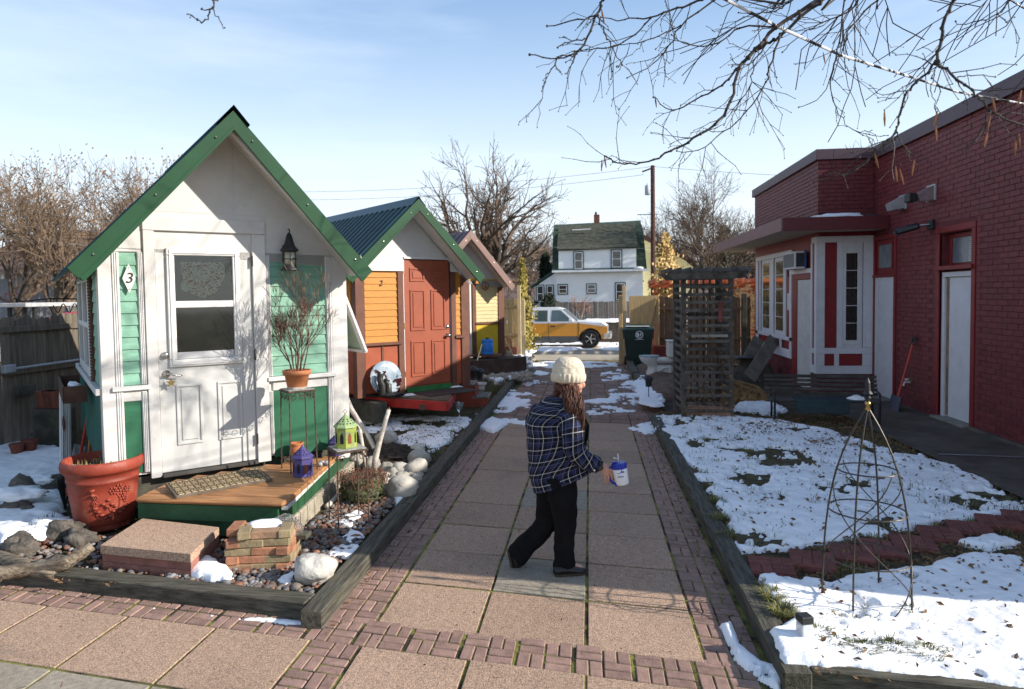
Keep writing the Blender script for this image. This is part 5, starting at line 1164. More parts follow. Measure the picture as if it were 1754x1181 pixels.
for (px, py, n_, h, sp) in ((1325, 1030, 300, .09, .05), (1340, 1055, 300, .09, .055), (1318, 1010, 200, .07, .04), (1400, 1095, 260, .08, .05), (1430, 1110, 160, .07, .04), (1480, 1120, 340, .07, .06), (1530, 1118, 260, .07, .06), (1590, 1128, 240, .07, .06), (1640, 1135, 160, .06, .05), (1500, 1060, 120, .06, .06), (1640, 1095, 120, .05, .05), (1725, 1070, 120, .07, .05), (1420, 1050, 80, .06, .04), (1560, 1055, 90, .07, .04), (1230, 890, 160, .07, .06), (1225, 860, 140, .07, .05), (1245, 920, 160, .06, .06), (1215, 835, 100, .06, .04), (1560, 1000, 80, .06, .1), (1460, 985, 120, .05, .15), (1700, 990, 120, .05, .2), (1650, 900, 150, .04, .2), (1520, 930, 120, .04, .2)):
    q = gz(px, py, .09); tuft(mb, q.x, q.y, .08, n_, h, sp)
for k in range(420): tuft(mb, rs.uniform(1.1, 3.9), rs.uniform(3.6, 10.6), .085, 7, .065, .06)
obj('grass_tufts', mb, GR, kind='stuff', label='green and straw coloured grass tufts poking through the snow', cat='grass', fix=False)
mb = MB()
for k in range(330): 
    y_ = rs.uniform(6.4, 16); x = rs.uniform(-1.8-.25*(y_-6), -1.78) if y_ < 11 else rs.uniform(-2.8, -1.78); tuft(mb, x, y_, .07, 16, .05, .07)
for k in range(170): tuft(mb, rs.uniform(-2.6, -1.85), rs.uniform(12.4, 15.2), .08, 18, .13, .10)
for (px, py) in ((75, 905), (85, 900), (60, 910)): q = gz(px, py, .1); tuft(mb, q.x, q.y, .12, 16, .10, .03)
obj('grass_tufts', mb, M('dull_winter_grass', (.07, .085, .022), rough=.8, var=.4, col2=(.17, .15, .06), bump=0), kind='stuff', label='dull green grass along the left timber edge', cat='grass', fix=False)
# pebbles
PEB = M('mixed_river_pebble', (.13, .095, .075), rough=.75, var=.3, scale=3, bump=.1, col2=(.36, .30, .26), rand=.3)
for nm_, mt, cnt_, sd2 in (('pebbles', PEB, 1500, 1), ('pebbles', M('reddish_pebble', (.22, .09, .055), rough=.75, var=.4, scale=4, col2=(.34, .17, .11)), 900, 2), ('pebbles', M('grey_pebble', (.10, .10, .11), rough=.7, var=.4, scale=4, col2=(.26, .26, .27)), 900, 3)):
    mb = MB(); k = 0
    while k < cnt_:
        x = rs.uniform(-4.6, -1.80); y_ = rs.uniform(4.05, 7.2)
        if y_ < fk(x)+.16: continue
        if y_ > 5.0 and x < -2.36: continue
        if x < -2.9 and rs.random() < .6: continue
        s_ = rs.uniform(.009, .026)*(1 if rs.random() < .93 else 1.6)
        mb.blob((x, y_, .085+rs.uniform(0, .015)), (s_*rs.uniform(.8, 1.4), s_, s_*.6), 6, 4, .25, rot=rs.random()*3); k += 1
    obj(nm_, mb, mt, kind='stuff', label=('mixed brown pebbles', 'reddish pebbles', 'grey pebbles')[sd2-1]+' covering the bed beside the porch', cat='pebbles', smooth=True, fix=False)
# ------------------------------------------------------------------ stones round the planting hole
st_list = [(658, 802, 30, 'pale grey rounded stone under the forked birch branch'), (654, 817, 26, None), (655, 830, 36, None), (671, 811, 28, None), (670, 821, 26, None), (684, 806, 38, 'greenish flat stone in the rim of the planting hole'), (685, 818, 30, None), (700, 818, 24, None), (710, 820, 24, None), (704, 828, 22, None), (681, 838, 62, 'largest blocky pale stone below the planting hole, with a small dark stone on top'), (708, 804, 44, 'white rounded stone right of the planting hole'), (717, 814, 18, None), (711, 776, 38, 'flat pale stone at the back right of the planting hole'), (714, 787, 42, 'tan stone behind the white stone'), (657, 752, 40, 'pale stone behind the birch branch fork'), (610, 792, 40, None), (632, 795, 34, None), (590, 795, 30, None)]
SL = ['small stone directly left of the birch branch foot', 'smooth stone above the large blocky stone, on its left', 'small stone touching the peat mound beside the birch', 'round stone just above the snow strip in the ring', 'stone between the greenish flat stone and the blocky stone', 'brownish stone right of the middle of the ring front', 'stone tucked below the white rounded stone', 'small stone right above the corner of the timber, in the ring', 'tiny stone right of the white rounded stone', 'pale stone behind the stone planter, on its right', 'stone between the planter and the thin birch branch', 'pale stone under the plant stand by the deck edge']
for (px, py, w_, lb) in st_list:
    q = gz(px, py+w_*.28, .09); s_ = w_/FPX*(q.y*1.03)/2
    mb = MB(); mb.blob((q.x, q.y+s_*.8, .07+s_*.55), (s_, s_*.85, s_*.72), 14, 10, .30, 2.5, rot=rs.random()*3)
    kw = dict(label=lb or SL.pop(0))
    kw['group'] = 'stones round the planting hole'
    obj('stone', mb, ROCKM, cat='stone', smooth=True, **kw)
mb = MB(); q = gz(670, 790, .1); mb.blob((q.x, q.y+.15, .08), (.42, .38, .14), 30, 14, .35, 8); obj('peat_mound', mb, M('black_peat', (.03, .022, .015), rough=.95, var=.5, scale=20, bump=1, bscale=60, bdist=.03, col2=(.07, .05, .035)), label='mound of black peat inside the ring of stones', cat='soil')
q = gz(526, 1008, .09); mb = MB(); mb.blob((q.x, q.y+.13, .17), (.145, .12, .105), 22, 16, .28, 2.2, rot=.3); obj('boulder', mb, M('white_limestone', (.50, .47, .42), rough=.85, var=.12, scale=8, bump=.8, bscale=25, dirt=(.10, .09, .08, .7), dirts=9, bdist=.01), label='large white pitted limestone rock in the near corner of the timber edging', cat='rock', smooth=True)
for (px, py, w_, lb) in ((55, 850, 95, 'snow capped dark stone left of the big red pot'), (15, 885, 80, 'snow capped grey block at the left edge of the yard'), (120, 935, 60, 'flat stone below the big red pot'), (60, 985, 60, 'long flat grey stone by the driftwood'), (90, 925, 70, 'low stone edging the snowy bed left of the red pot'), (20, 950, 70, 'dark edging stone at the left frame edge')):
    q = gz(px, py, .1); s_ = w_/FPX*q.y/2*1.1; mb = MB(); mb.blob((q.x, q.y+.1, .10), (s_, s_*.7, s_*.7), 16, 12, .7, 2.5); obj('stone', mb, M('dark_mossy_stone', (.10, .085, .07), rough=.95, var=.5, bump=1, scale=14, bscale=26, bdist=.02, dirt=(.2, .18, .15, .6), dirts=5), label=lb, cat='stone', smooth=True, group='stones at the left of the yard')
for (px, py, rx, ry, z) in ((20, 850, .22, .15, .25), (60, 828, .16, .10, .22), (75, 905, .20, .12, .14), (45, 925, .14, .08, .13)):
    q = gz(px, py, z); mb = MB(); mb.blob((q.x, q.y+.1, z), (rx, ry, .05), 18, 8, .6, 3); obj('snow', mb, SNOW, label='mound of snow lying over the stones, '+('at the left frame edge', 'above the dark stone', 'with green shoots beside the red pot', 'lowest of the left stones')[(20, 60, 75, 45).index(px)], cat='snow', smooth=True, group='snow caps on the left stones')
# driftwood
def log(name, pts, r, mat, label, n=9, cat='log', group=None):
    mb = MB(); P_ = [Vector(p) for p in pts]; Q_ = []; R_2 = []
    rr = r if hasattr(r, '__len__') else [r]*len(P_)
    for i in range(len(P_)-1):
        for k in range(5): t = k/5; Q_.append(P_[i].lerp(P_[i+1], t)+Vector((rs.uniform(-1, 1), rs.uniform(-1, 1), rs.uniform(-1, 1)))*rr[i]*.10); R_2.append((rr[i]*(1-t)+rr[i+1]*t)*rs.uniform(.93, 1.07))
    Q_.append(P_[-1]); R_2.append(rr[-1]); mb.tube(Q_, R_2, n); return obj(name, mb, mat, label=label, cat=cat, smooth=True, group=group)
DRIFT = M('bleached_driftwood', (.17, .125, .085), rough=.9, var=.5, scale=5, bump=1, bscale=9, stretch=(1.2, 9, 6), col2=(.30, .24, .17), bdist=.02)
log('driftwood', [gz(-20, 985, .1), gz(60, 975, .12), gz(115, 965, .17), gz(158, 935, .26)], [.05, .045, .05, .035], DRIFT, 'crooked driftwood log lying in front of the big red pot')
log('driftwood', [gz(-30, 945, .10), gz(40, 970, .12), gz(95, 985, .1)], [.04, .06, .03], DRIFT, 'broken flat driftwood piece at the left edge of the bed')
# birch branches
BIRCH = M('white_birch_bark', (.55, .50, .44), rough=.8, var=.12, scale=8, bump=.3, dirt=(.07, .06, .05, .9), dirts=7)
by = gz(640, 808, .1).y
bb = thing('birch_branch', 'pale forked birch branch standing upright behind the planting stones', 'branch', gz(640, 808, .1))
def gyp(lst, Y): return [gy(x, y_, Y+dy) for (x, y_, dy) in lst]
for nm_, l_, r_ in (('main_fork', [(640, 812, 0), (643, 785, 0), (650, 757, 0), (658, 730, .02), (666, 702, .03)], [.032, .034, .028, .024, .022]), ('side_fork', [(641, 768, 0), (628, 742, .05), (612, 718, .1), (601, 700, .15), (592, 680, .2)], [.026, .024, .026, .028, .03])):
    mb = MB(); mb.tube(gyp(l_, by), r_, 10); o = obj(nm_, mb, BIRCH, bb, True)
mb = MB(); mb.tube([gy(666, 702, by+.03), gy(666.5, 698, by+.03)], [.014, .004], 8); obj('snapped_tip', mb, DRIFT, bb)
b2 = thing('birch_branch', 'thin leaning birch branch left of the forked branch', 'branch', gz(625, 800, .1))
mb = MB(); mb.tube(gyp([(626, 805, .1), (622, 770, .1), (616, 735, .12)], by), [.018, .02, .022], 8); obj('stem', mb, BIRCH, b2, True)
mb = MB(); mb.tube(gyp([(616, 735, .12), (600, 718, .12)], by), [.018, .02], 8); obj('stub', mb, BIRCH, b2, True)
for (l_, lb) in (([(548, 850), (568, 836)], 'short birch log lying in the gravel beside the deck'), ([(560, 868), (580, 848)], 'second short birch log in the gravel, nearer the plant stand'), ([(590, 838), (600, 822)], 'birch offcut behind the plant stand legs')):
    log('birch_log', [gz(l_[0][0], l_[0][1], .11), gz(l_[1][0], l_[1][1], .12)], .022, BIRCH, lb, 8, group='birch logs in the gravel')
# sedum planter
q = gz(610, 868, .09)
SP = thing('stone_planter', 'mossy round planter overgrown with dried reddish sedum beside the porch', 'planter', (q.x, q.y+.18, .08))
mb = MB(); mb.lathe([(.12, .0), (.16, .10), (.18, .22), (.17, .25), (.13, .24)], 18, (q.x, q.y+.18, .08), wob=lambda A, z: 1+.06*sin(3*A+z*9)); obj('pot', mb, M('mossy_stone_pot', (.13, .13, .08), rough=.9, var=.4, bump=.7, dirt=(.06, .09, .02, .7), dirts=6), SP, True)
mb = MB()
for k in range(420):
    A = rs.random()*2*pi; r_ = .22*sqrt(rs.random()); p = Vector((q.x+r_*cos(A)*1.1, q.y+.18+r_*sin(A), .30)); t = p+Vector((rs.uniform(-.03, .03), rs.uniform(-.03, .03), rs.uniform(.02, .06)))
    mb.tube([p-Vector((0, 0, .05)), t], .002, 3, False); mb.blob(t, (.008, .008, .004), 5, 3)
obj('dried_flowers', mb, M('dried_sedum', (.12, .05, .03), rough=.9, var=.4), SP, kind='stuff')
mb = MB()
for k in range(500):
    A = rs.random()*2*pi; r_ = .19*rs.uniform(.9, 1.05); z = rs.uniform(.1, .32); p = Vector((q.x+r_*cos(A), q.y+.18+r_*sin(A), z)); leaf(mb, p, rs.uniform(.01, .025))
obj('trailing_leaves', mb, M('green_trailing_leaf', (.05, .09, .02), rough=.8, var=.5, col2=(.13, .12, .04)), SP, kind='stuff', fix=False)

# ------------------------------------------------------------------ big red pot
rp_ = gz(170, 912, .09); pc = Vector((rp_.x-.10, rp_.y+.20, .08)); PSC = .84
BP = thing('flower_pot', 'big red terracotta pot with raised flower relief standing at the left end of the porch', 'pot', pc)
Q = MB(PM[BP.name] @ Matrix.Diagonal((PSC, PSC, 1.02, 1))); Rr = .365; Hh = .585
Q.lathe([(.235, .0), (.245, .02), (.25, .045), (.262, .06), (.27, .065), (.285, .17), (.305, .30), (.318, .40), (.327, .405), (.327, .42), (.32, .425), (.335, .475), (.352, .48), (.37, .50), (.375, .53), (.368, .565), (.352, .58), (.335, .575), (.325, .55), (.318, .50)], 48, wob=lambda A, z: 1+.004*sin(5*A)); obj('pot_body', Q, REDP, BP, True)
Q = MB(PM[BP.name] @ Matrix.Diagonal((PSC, PSC, 1.02, 1)))
def onpot(A, z, off=.0):
    r_ = .27+(z-.065)*(.05/.335)*.95+off; return (r_*cos(A), r_*sin(A), z)
A0 = atan2(-pc.y, -pc.x)+.12
def vine(pts, rad=.006): Q.tube([onpot(A0+a, z, .004) for a, z in pts], rad, 6)
def flower(a, z, s=.022):
    for k in range(6): t = k*pi/3; Q.blob(onpot(A0+a+cos(t)*s/.3, z+sin(t)*s, .005), (s*.5, s*.5, s*.5), 6, 4)
    Q.blob(onpot(A0+a, z, .012), s*.4, 6, 4)
vine([(-.35, .14), (-.2, .105), (0, .10), (.2, .13), (.33, .2), (.33, .27), (.22, .32), (.1, .32)]); vine([(-.35, .14), (-.42, .2), (-.40, .28), (-.45, .34)]); vine([(.0, .10), (.08, .16), (.0, .21), (-.12, .19)]); vine([(.4, .18), (.52, .2), (.6, .26), (.58, .33)])
for a, z, s_ in ((.12, .34, .024), (.30, .355, .026), (.48, .34, .024), (.40, .28, .024), (.52, .25, .02), (-.36, .30, .018), (-.40, .25, .018), (.62, .33, .02)): flower(a, z, s_)
for a, z in ((-.2, .15), (-.1, .125), (.05, .135), (.15, .17), (.45, .17), (.55, .19), (-.3, .18), (-.38, .21), (-.05, .22), (.1, .23), (.2, .21), (-.15, .24), (.0, .27), (.36, .15), (-.42, .32), (-.44, .36)): Q.blob(onpot(A0+a, z, .003), (.026, .026, .012), 7, 5, .4)
for sgn in (2.2, 4.2):
    for a, z, s_ in ((.12, .34, .024), (.30, .32, .026), (.0, .25, .024)): flower(a+sgn, z, s_)
obj('flower_relief', Q, REDP, BP, True, kind='stuff')
Q = MB(PM[BP.name] @ Matrix.Diagonal((PSC, PSC, 1.02, 1))); Q.blob((0, 0, .505), (.318, .318, .02), 24, 6, .3); obj('potting_soil', Q, SOIL, BP)
Q = MB(PM[BP.name] @ Matrix.Diagonal((PSC, PSC, 1.02, 1)))
for k in range(120): A = rs.random()*2*pi; r_ = .26*sqrt(rs.random()); Q.tube([(r_*cos(A), r_*sin(A), .51), (r_*cos(A)+rs.uniform(-.01, .01), r_*sin(A)+rs.uniform(-.01, .01), .53+rs.uniform(0, .035))], [.004, .002], 4)
obj('cut_stems', Q, M('straw_stem', (.32, .26, .10), var=.4), BP, kind='stuff')
Q = MB(PM[BP.name] @ Matrix.Diagonal((PSC, PSC, 1.02, 1))); Q.blob((-.2, -.15, .525), (.04, .03, .012), 8, 5, .5); obj('snow_bit', Q, SNOW, BP, True)

# ------------------------------------------------------------------ stacked patio slabs
for k, (dz, t, lb, mt) in enumerate(((.075, .06, 'bottom', 'worn_slab_pale'), (.138, .058, 'middle', 'red_slab'), (.199, .06, 'top', 'aggr'))):
    cs = [gz(171, 934, .259), gz(325, 949, .259), gz(374, 903, .259), gz(243, 888, .259)]
    cc_ = sum(cs, Vector())/4; off = Vector((rs.uniform(-.012, .012), rs.uniform(-.01, .01), 0)); mb = MB()
    base = [(cc_+(p-cc_)*(1.0-.01*(2-k))+off) for p in cs]
    mb.prism([(p.x, p.y) for p in base], dz, dz+t)
    obj('patio_slab', mb, AGGR if k == 2 else M('worn_red_slab_side', (.26, .11, .085), rough=.9, var=.25, bump=.5, dirt=(.35, .25, .2, .5), dirts=4), label='%s of three square reddish patio slabs stacked as a step by the porch' % lb, cat='slab', group='stacked patio slabs')
# ------------------------------------------------------------------ ring of bricks
q = gz(436, 975, .08); c0 = Vector((q.x, q.y+.16, 0))
BR = thing('brick_ring', 'low square ring of weathered tan bricks with snow and soil inside', 'brick planter', (c0.x, c0.y, .07), radians(12))
TANB = [M('tan_brick', (.33, .20, .12), rough=.9, var=.25, scale=9, bump=.7, bscale=40, dirt=(.22, .17, .11, .5), dirts=6, rand=.15), M('orange_brick', (.33, .15, .085), rough=.9, var=.25, scale=9, bump=.7, bscale=40, rand=.15), M('mossy_yellow_brick', (.26, .20, .115), rough=.9, var=.3, scale=9, bump=.7, dirt=(.16, .13, .05, .5), dirts=6)]
bx = MB(); bx.box(-.095, .095, -.044, .044, -.028, .028, .006); bms = [mesh_of('brick', bx, t) for t in TANB]
for lay in range(4):
    z = .03+lay*.058; rot0 = (lay % 2)
    for s_ in range(4):
        A = s_*pi/2; 
        for j in (-.5, .5):
            u = j*.195+(.045 if rot0 else -.045); v = -.185
            x = u*cos(A)-v*sin(A); yy = u*sin(A)+v*cos(A)
            piece('brick', rs.choice(bms), BR, (x*.92+rs.uniform(-.008, .008), yy*.80+rs.uniform(-.008, .008), z), (rs.uniform(-.02, .02), rs.uniform(-.02, .02), A+rs.uniform(-.07, .07)))
piece('brick', bms[2], BR, (-.10, -.13, .265), (0, .05, pi/2+.2)); piece('brick', bms[1], BR, (-.19, -.02, .262), (0, 0, pi/2)); piece('brick', bms[2], BR, (.18, -.10, .262), (0, 0, pi/2+.1)); piece('brick', bms[0], BR, (.05, -.15, .262), (0, 0, .05))
Q = MB(PM[BR.name]); Q.blob((0, 0, .18), (.15, .12, .05), 16, 8, .4); obj('soil_fill', Q, SOIL, BR)
Q = MB(PM[BR.name]); Q.blob((.0, .03, .265), (.13, .10, .035), 16, 8, .5); obj('snow_cap', Q, SNOW, BR, True)
# glass train jar on a board
q = gz(490, 905, .3)
mb = MB(); g0 = gz(505, 912, .26); mb.box(g0.x-.12, g0.x+.10, g0.y-.03, g0.y+.07, .215, .25, .004); obj('wood_block', mb, TIMBER, label='short grey wood block beside the brick ring', cat='board')
GLS = transp('clear_glass', (.93, .95, .95), .08)
GT = thing('glass_ornament', 'clear glass locomotive shaped jar lying beside the brick ring', 'glass jar', (g0.x-.03, g0.y+.02, .25), radians(-20))
Q = MB(PM[GT.name]); Q.box(-.10, .08, -.035, .035, .0, .02, .006); Q.tube([(-.02, 0, .045), (.03, 0, .045), (.075, 0, .045), (.10, 0, .04)], [.036, .038, .036, .02], 14); obj('boiler', Q, GLS, GT, True)
Q = MB(PM[GT.name]); Q.box(-.10, -.025, -.038, .038, .022, .11, .01); Q.box(-.11, -.015, -.044, .044, .11, .12, .004); obj('cab', Q, GLS, GT)
Q = MB(PM[GT.name]); Q.tube([(.05, 0, .08), (.05, 0, .12)], [.012, .018], 10); obj('chimney', Q, GLS, GT, True)
for x in (-.06, 0, .06):
    Q = MB(PM[GT.name]); Q.tube([(x, -.045, .012), (x, -.036, .012)], .018, 12); obj('wheel', Q, GLS, GT)

# ------------------------------------------------------------------ plant stands, pots and lanterns
def stand(px, py, zb_, ptop, label, w_, legs=None, ang=radians(44)):
    q = gz(px, py, zb_); top = gy(ptop[0], ptop[1], q.y).z
    S = thing('plant_stand', label, 'plant stand', q, ang, 'wire plant stands'); Q = PM[S.name]; h = top-zb_; a = w_/2
    for x in (-a, a):
        for y_ in (-a, a): mb = MB(Q); mb.tube([(x*1.04, y_*1.04, 0), (x*.97, y_*.97, h-.01)], .006, 6); obj('leg', mb, IRON, S)
    mb = MB(Q); mb.box(-a-.012, a+.012, -a-.012, a+.012, h-.012, h+.004, .003); obj('top_frame', mb, IRON, S)
    mb = MB(Q); mb.box(-a, a, -a, a, h+.0045, h+.012, .002); obj('top', mb, M('mosaic_stone_top', (.30, .30, .27), rough=.6, var=.4, scale=30, bump=.3), S)
    mb = MB(Q)
    for z in (.10,):
        for s_ in (-1, 1): mb.tube([(-a, s_*a, z), (a, s_*a, z)], .004, 5); mb.tube([(s_*a, -a, z), (s_*a, a, z)], .004, 5)
    obj('low_rail', mb, IRON, S)
    mb = MB(Q)
    for s_ in (-1, 1):
        for k in range(3):
            c = -a*.66+k*a*.66
            for sg in (-1, 1):
                pts = [(c+sg*.03*cos(t*.55)*(1-t*.06), h-.06+.035*sin(t*.55)*(1-t*.06)) for t in range(13)]
                mb.tube([(x, s_*a, z) for x, z in pts], .0022, 4); mb.tube([(s_*a, x, z) for x, z in pts], .0022, 4)
    obj('scrollwork', mb, IRON, S, kind='stuff')
    return S, q, top
S1, q1, t1 = stand(513, 803, .425, (514, 668), 'tall rusty wire plant stand holding the potted twigs on the porch', .235)
S2, q2, t2 = stand(598, 898, .085, (590, 768), 'dark wire plant stand with mosaic top in the gravel beside the porch', .25, ang=radians(38))
# potted twigs
TP = thing('potted_shrub', 'terracotta pot of bare reddish twigs on the tall plant stand', 'potted plant', (q1.x, q1.y, t1+.012))
Q = MB(PM[TP.name]); Q.lathe([(.082, 0), (.086, .01), (.108, .125), (.122, .128), (.128, .17), (.118, .172), (.112, .15)], 28); obj('pot', Q, TERRA, TP, True)
Q = MB(PM[TP.name]); Q.blob((0, 0, .145), (.11, .11, .012), 14, 5, .2); obj('potting_soil', Q, SOIL, TP)
Q = MB(PM[TP.name]); Q.lathe([(.088, .001), (.0885, .022)], 24, close=False); obj('lime_stain', Q, M('lime_stain', (.45, .38, .32), var=.3), TP)
TW = M('reddish_twig', (.10, .035, .022), rough=.6, var=.4, scale=10, col2=(.20, .11, .07))
def branch(mb, p, d, l, r, lv, spread=.5, up=.15, seg=4, n=4, kids=(2, 4), minr=.0011, wob=.14):
    pts = [p.copy()]; rad = [r]; dd = d.normalized(); cuts = []
    for k in range(seg):
        dd = (dd+Vector((rs.gauss(0, wob), rs.gauss(0, wob), rs.gauss(0, wob)+up*.3))).normalized(); p = p+dd*(l/seg); pts.append(p.copy()); rad.append(max(minr, r*(1-.6*(k+1)/seg))); cuts.append((p.copy(), dd.copy(), rad[-1]))
    mb.tube(pts, rad, n, False)
    if lv > 0:
        for j in range(rs.randint(*kids)):
            c, d2, r2 = cuts[rs.randint(0 if lv < 3 else 1, len(cuts)-1)]
            ax = d2.orthogonal(); ax.rotate(Matrix.Rotation(rs.random()*2*pi, 3, d2)); nd = (d2+ax*spread*rs.uniform(.6, 1.5)+Vector((0, 0, up))).normalized()
            branch(mb, c, nd, l*rs.uniform(.5, .8), max(minr, r2*.75), lv-1, spread, up, max(2, seg-1), max(3, n-1), kids, minr, wob)
stems = ((-.36, .05, .62), (-.22, .1, .75), (-.1, -.1, .80), (-.02, .15, .70), (.08, -.05, .85), (.18, .1, .78), (.30, .0, .80), (.45, .05, .95), (-.3, -.15, .55), (.12, .2, .6), (.02, -.12, .66))
for sx, sy, hh in stems:
    mb = MB(PM[TP.name]); branch(mb, Vector((sx*.12, sy*.12, .14)), Vector((sx*.55, sy-.1*sx, 1)), hh*.45, .0075, 4, .42, .30, 5, 5, (2, 4), .0017, .07); obj('stem', mb, TW, TP)
# terracotta wall pocket and lanterns
q = gz(513, 792, .425); CP = thing('terracotta_jar', 'terracotta jar with an open mouth and round side hole on the porch', 'jar', (q.x-.04, q.y+.04, .425))
Q = MB(PM[CP.name]); Q.lathe([(.055, 0), (.068, .03), (.072, .09), (.066, .14), (.058, .155), (.068, .165), (.068, .18), (.058, .182), (.05, .165)], 24); obj('jar_body', Q, TERRA, CP, True)
Q = MB(PM[CP.name]); d0 = Vector((.3, -.95, 0)).normalized(); Q.blob(d0*.064+Vector((0, 0, .085)), (.028, .018, .022), 12, 8); o = obj('side_hole', Q, M('dark_hole', (.05, .02, .01), var=.1), CP, True)
Q = MB(PM[CP.name]); Q.tube([d0*.072+Vector((.032*cos(a*pi/8)*d0.y*-1, .032*cos(a*pi/8)*d0.x, .085+.026*sin(a*pi/8))) for a in range(17)], .006, 6); obj('hole_rim', Q, TERRA, CP, True)
def hexlantern(loc, s, mbody, mroof, label, rust=None):
    Lx = thing('metal_lantern', label, 'lantern', loc, .35, 'painted punched metal lanterns'); Q = PM[Lx.name]; n = 8; r_ = .068*s
    mb = MB(Q); mb.lathe([(r_, 0), (r_, .012*s), (r_*.985, .014*s), (r_*.985, .118*s), (r_, .12*s), (r_, .132*s)], n); obj('body', mb, mbody, Lx)
    for k in range(n):
        A = (k+.5)*2*pi/n; c = Vector((cos(A), sin(A), 0))*(r_*cos(pi/n)+.0015); t = Vector((-sin(A), cos(A), 0)); w_ = .011*s
        mb = MB(Q); P5 = [c-t*w_+Vector((0, 0, .03*s)), c+t*w_+Vector((0, 0, .03*s)), c+t*w_+Vector((0, 0, .075*s)), c+Vector((0, 0, .10*s)), c-t*w_+Vector((0, 0, .075*s))]
        mb.add(P5+[p-c*.02 for p in P5], [(0, 1, 2, 3, 4), (5, 6, 7, 8, 9)]); obj('arched_opening', mb, M('dark_opening', (.012, .010, .012), var=.1, bump=0) if k % 3 else M('rusty_opening', (.20, .06, .02), var=.3), Lx, fix=False)
    mb = MB(Q); mb.lathe([(r_*1.14, .13*s), (r_*1.10, .137*s), (.006*s, .205*s), (.004*s, .215*s)], n); rf = obj('roof', mb, mroof, Lx)
    mb = MB(Q)
    for k in range(n):
        A = (k+.5)*2*pi/n
        for (f_, off) in ((.25, -.32), (.25, .32), (.45, 0), (.62, 0)):
            rr = (r_*1.10*(1-f_)+.006*s*f_)*cos(pi/n); z = .137*s+.068*s*f_; c = Vector((cos(A), sin(A), 0)); t = Vector((-sin(A), cos(A), 0)); p = c*(rr+.001)+t*off*rr*.6+Vector((0, 0, z+.0015)); sl = (c*-1*.9+Vector((0, 0, .85))).normalized()*.0065*s; u_ = t*.0065*s
            mb.add([p-u_, p-sl, p+u_, p+sl], [(0, 1, 2, 3)])
    obj('punched_hole', mb, _mats['dark_opening'], rf, kind='stuff', fix=False)
    mb = MB(Q); mb.tube([(0, 0, .21*s), (.012*s, 0, .225*s), (0, 0, .24*s), (-.012*s, 0, .225*s), (0, 0, .21*s)], .002, 5); obj('ring', mb, IRON, Lx)
LIME = M('flaking_lime_paint', (.27, .33, .06), rough=.6, var=.15, scale=8, dirt=(.20, .19, .19, 1.0), dirts=14); LIMER = M('lime_roof_paint', (.27, .36, .16), rough=.55, var=.12, scale=8)
PUR = M('purple_lantern_paint', (.055, .045, .17), rough=.55, var=.2, scale=8, dirt=(.12, .1, .15, .5), dirts=9)
hexlantern((q2.x-.01, q2.y, t2+.013), 1.32, LIME, LIMER, 'peeling lime green punched metal lantern on the mosaic topped stand')
q = gz(514, 818, .425); hexlantern((q.x, q.y+.06, .426), 1.28, PUR, PUR, 'purple punched metal lantern in full sun near the porch edge')
q = gz(572, 782, .425); hexlantern((q.x, q.y+.05, .426), 1.0, PUR, PUR, 'purple metal lantern in shade behind the wire plant stand')
q = gz(548, 800, .425)
for k, (dx, dy) in enumerate(((0, 0), (.05, .04), (-.01, .07))): mb = MB(); mb.blob((q.x+dx, q.y+dy, .448), (.03, .025, .024), 8, 6, .3); obj('stone', mb, M('crystal_stone', (.35, .33, .33), rough=.3, var=.4, scale=20), label=('pale quartz stone nearest the purple lantern on the porch', 'quartz stone at the back right of the porch trio', 'quartz stone at the back left of the porch trio')[k], cat='stone', smooth=True)
mb = MB(); q = gz(518, 850, .2); mb.tube([(q.x, q.y, .08), (q.x+.01, q.y, .3), (q.x, q.y, .56)], [.022, .014, .018], 7); mb.blob((q.x+.005, q.y, .58), (.03, .02, .045), 7, 6, .4); obj('carved_stake', mb, DRIFT, label='short rough carved stake in front of the purple lantern', cat='stake')

# ------------------------------------------------------------------ things leaning on the left wall of house 3
sB = gz(145, 800, .1)
def lean(name, a, b, r_, mat, label, cat, grip=None):
    T_ = thing(name, label, cat, a); mb = MB(); mb.tube([a, b], r_, 8); obj('handle', mb, mat, T_)
    if grip: d_ = (b-a).normalized(); mb = MB(); mb.tube([b-d_*.22, b+d_*.02], r_*1.25, 8); obj('grip', mb, grip, T_)
    return T_
ax_ = gz(135, 795, .1); bx_ = gy(166, 628, ax_.y-.42)
RH = lean('garden_tool', ax_, bx_, .016, M('red_tool_handle', (.50, .05, .03), rough=.45), 'long red handled tool with black grip leaning by the green house corner', 'garden tool', BLACKM)
mb = MB(); mb.bar(ax_+Vector((-.03, 0, .0)), ax_+Vector((.03, .0, .22)), .16, .006, .002, up=(0, 1, 0)); obj('blade', mb, M('grey_tool_steel', (.25, .25, .26), rough=.4, metal=.6), RH)
ax_ = gz(150, 800, .1); bx_ = gy(163, 662, ax_.y-.35); WH = lean('garden_tool', ax_, bx_, .015, M('ash_handle', (.40, .20, .07), rough=.5), 'wooden handled tool leaning beside the red handled one', 'garden tool')
mb = MB(); mb.box(ax_.x-.08, ax_.x+.08, ax_.y-.01, ax_.y+.01, .09, .2, .003); obj('head', mb, _mats['grey_tool_steel'], WH)
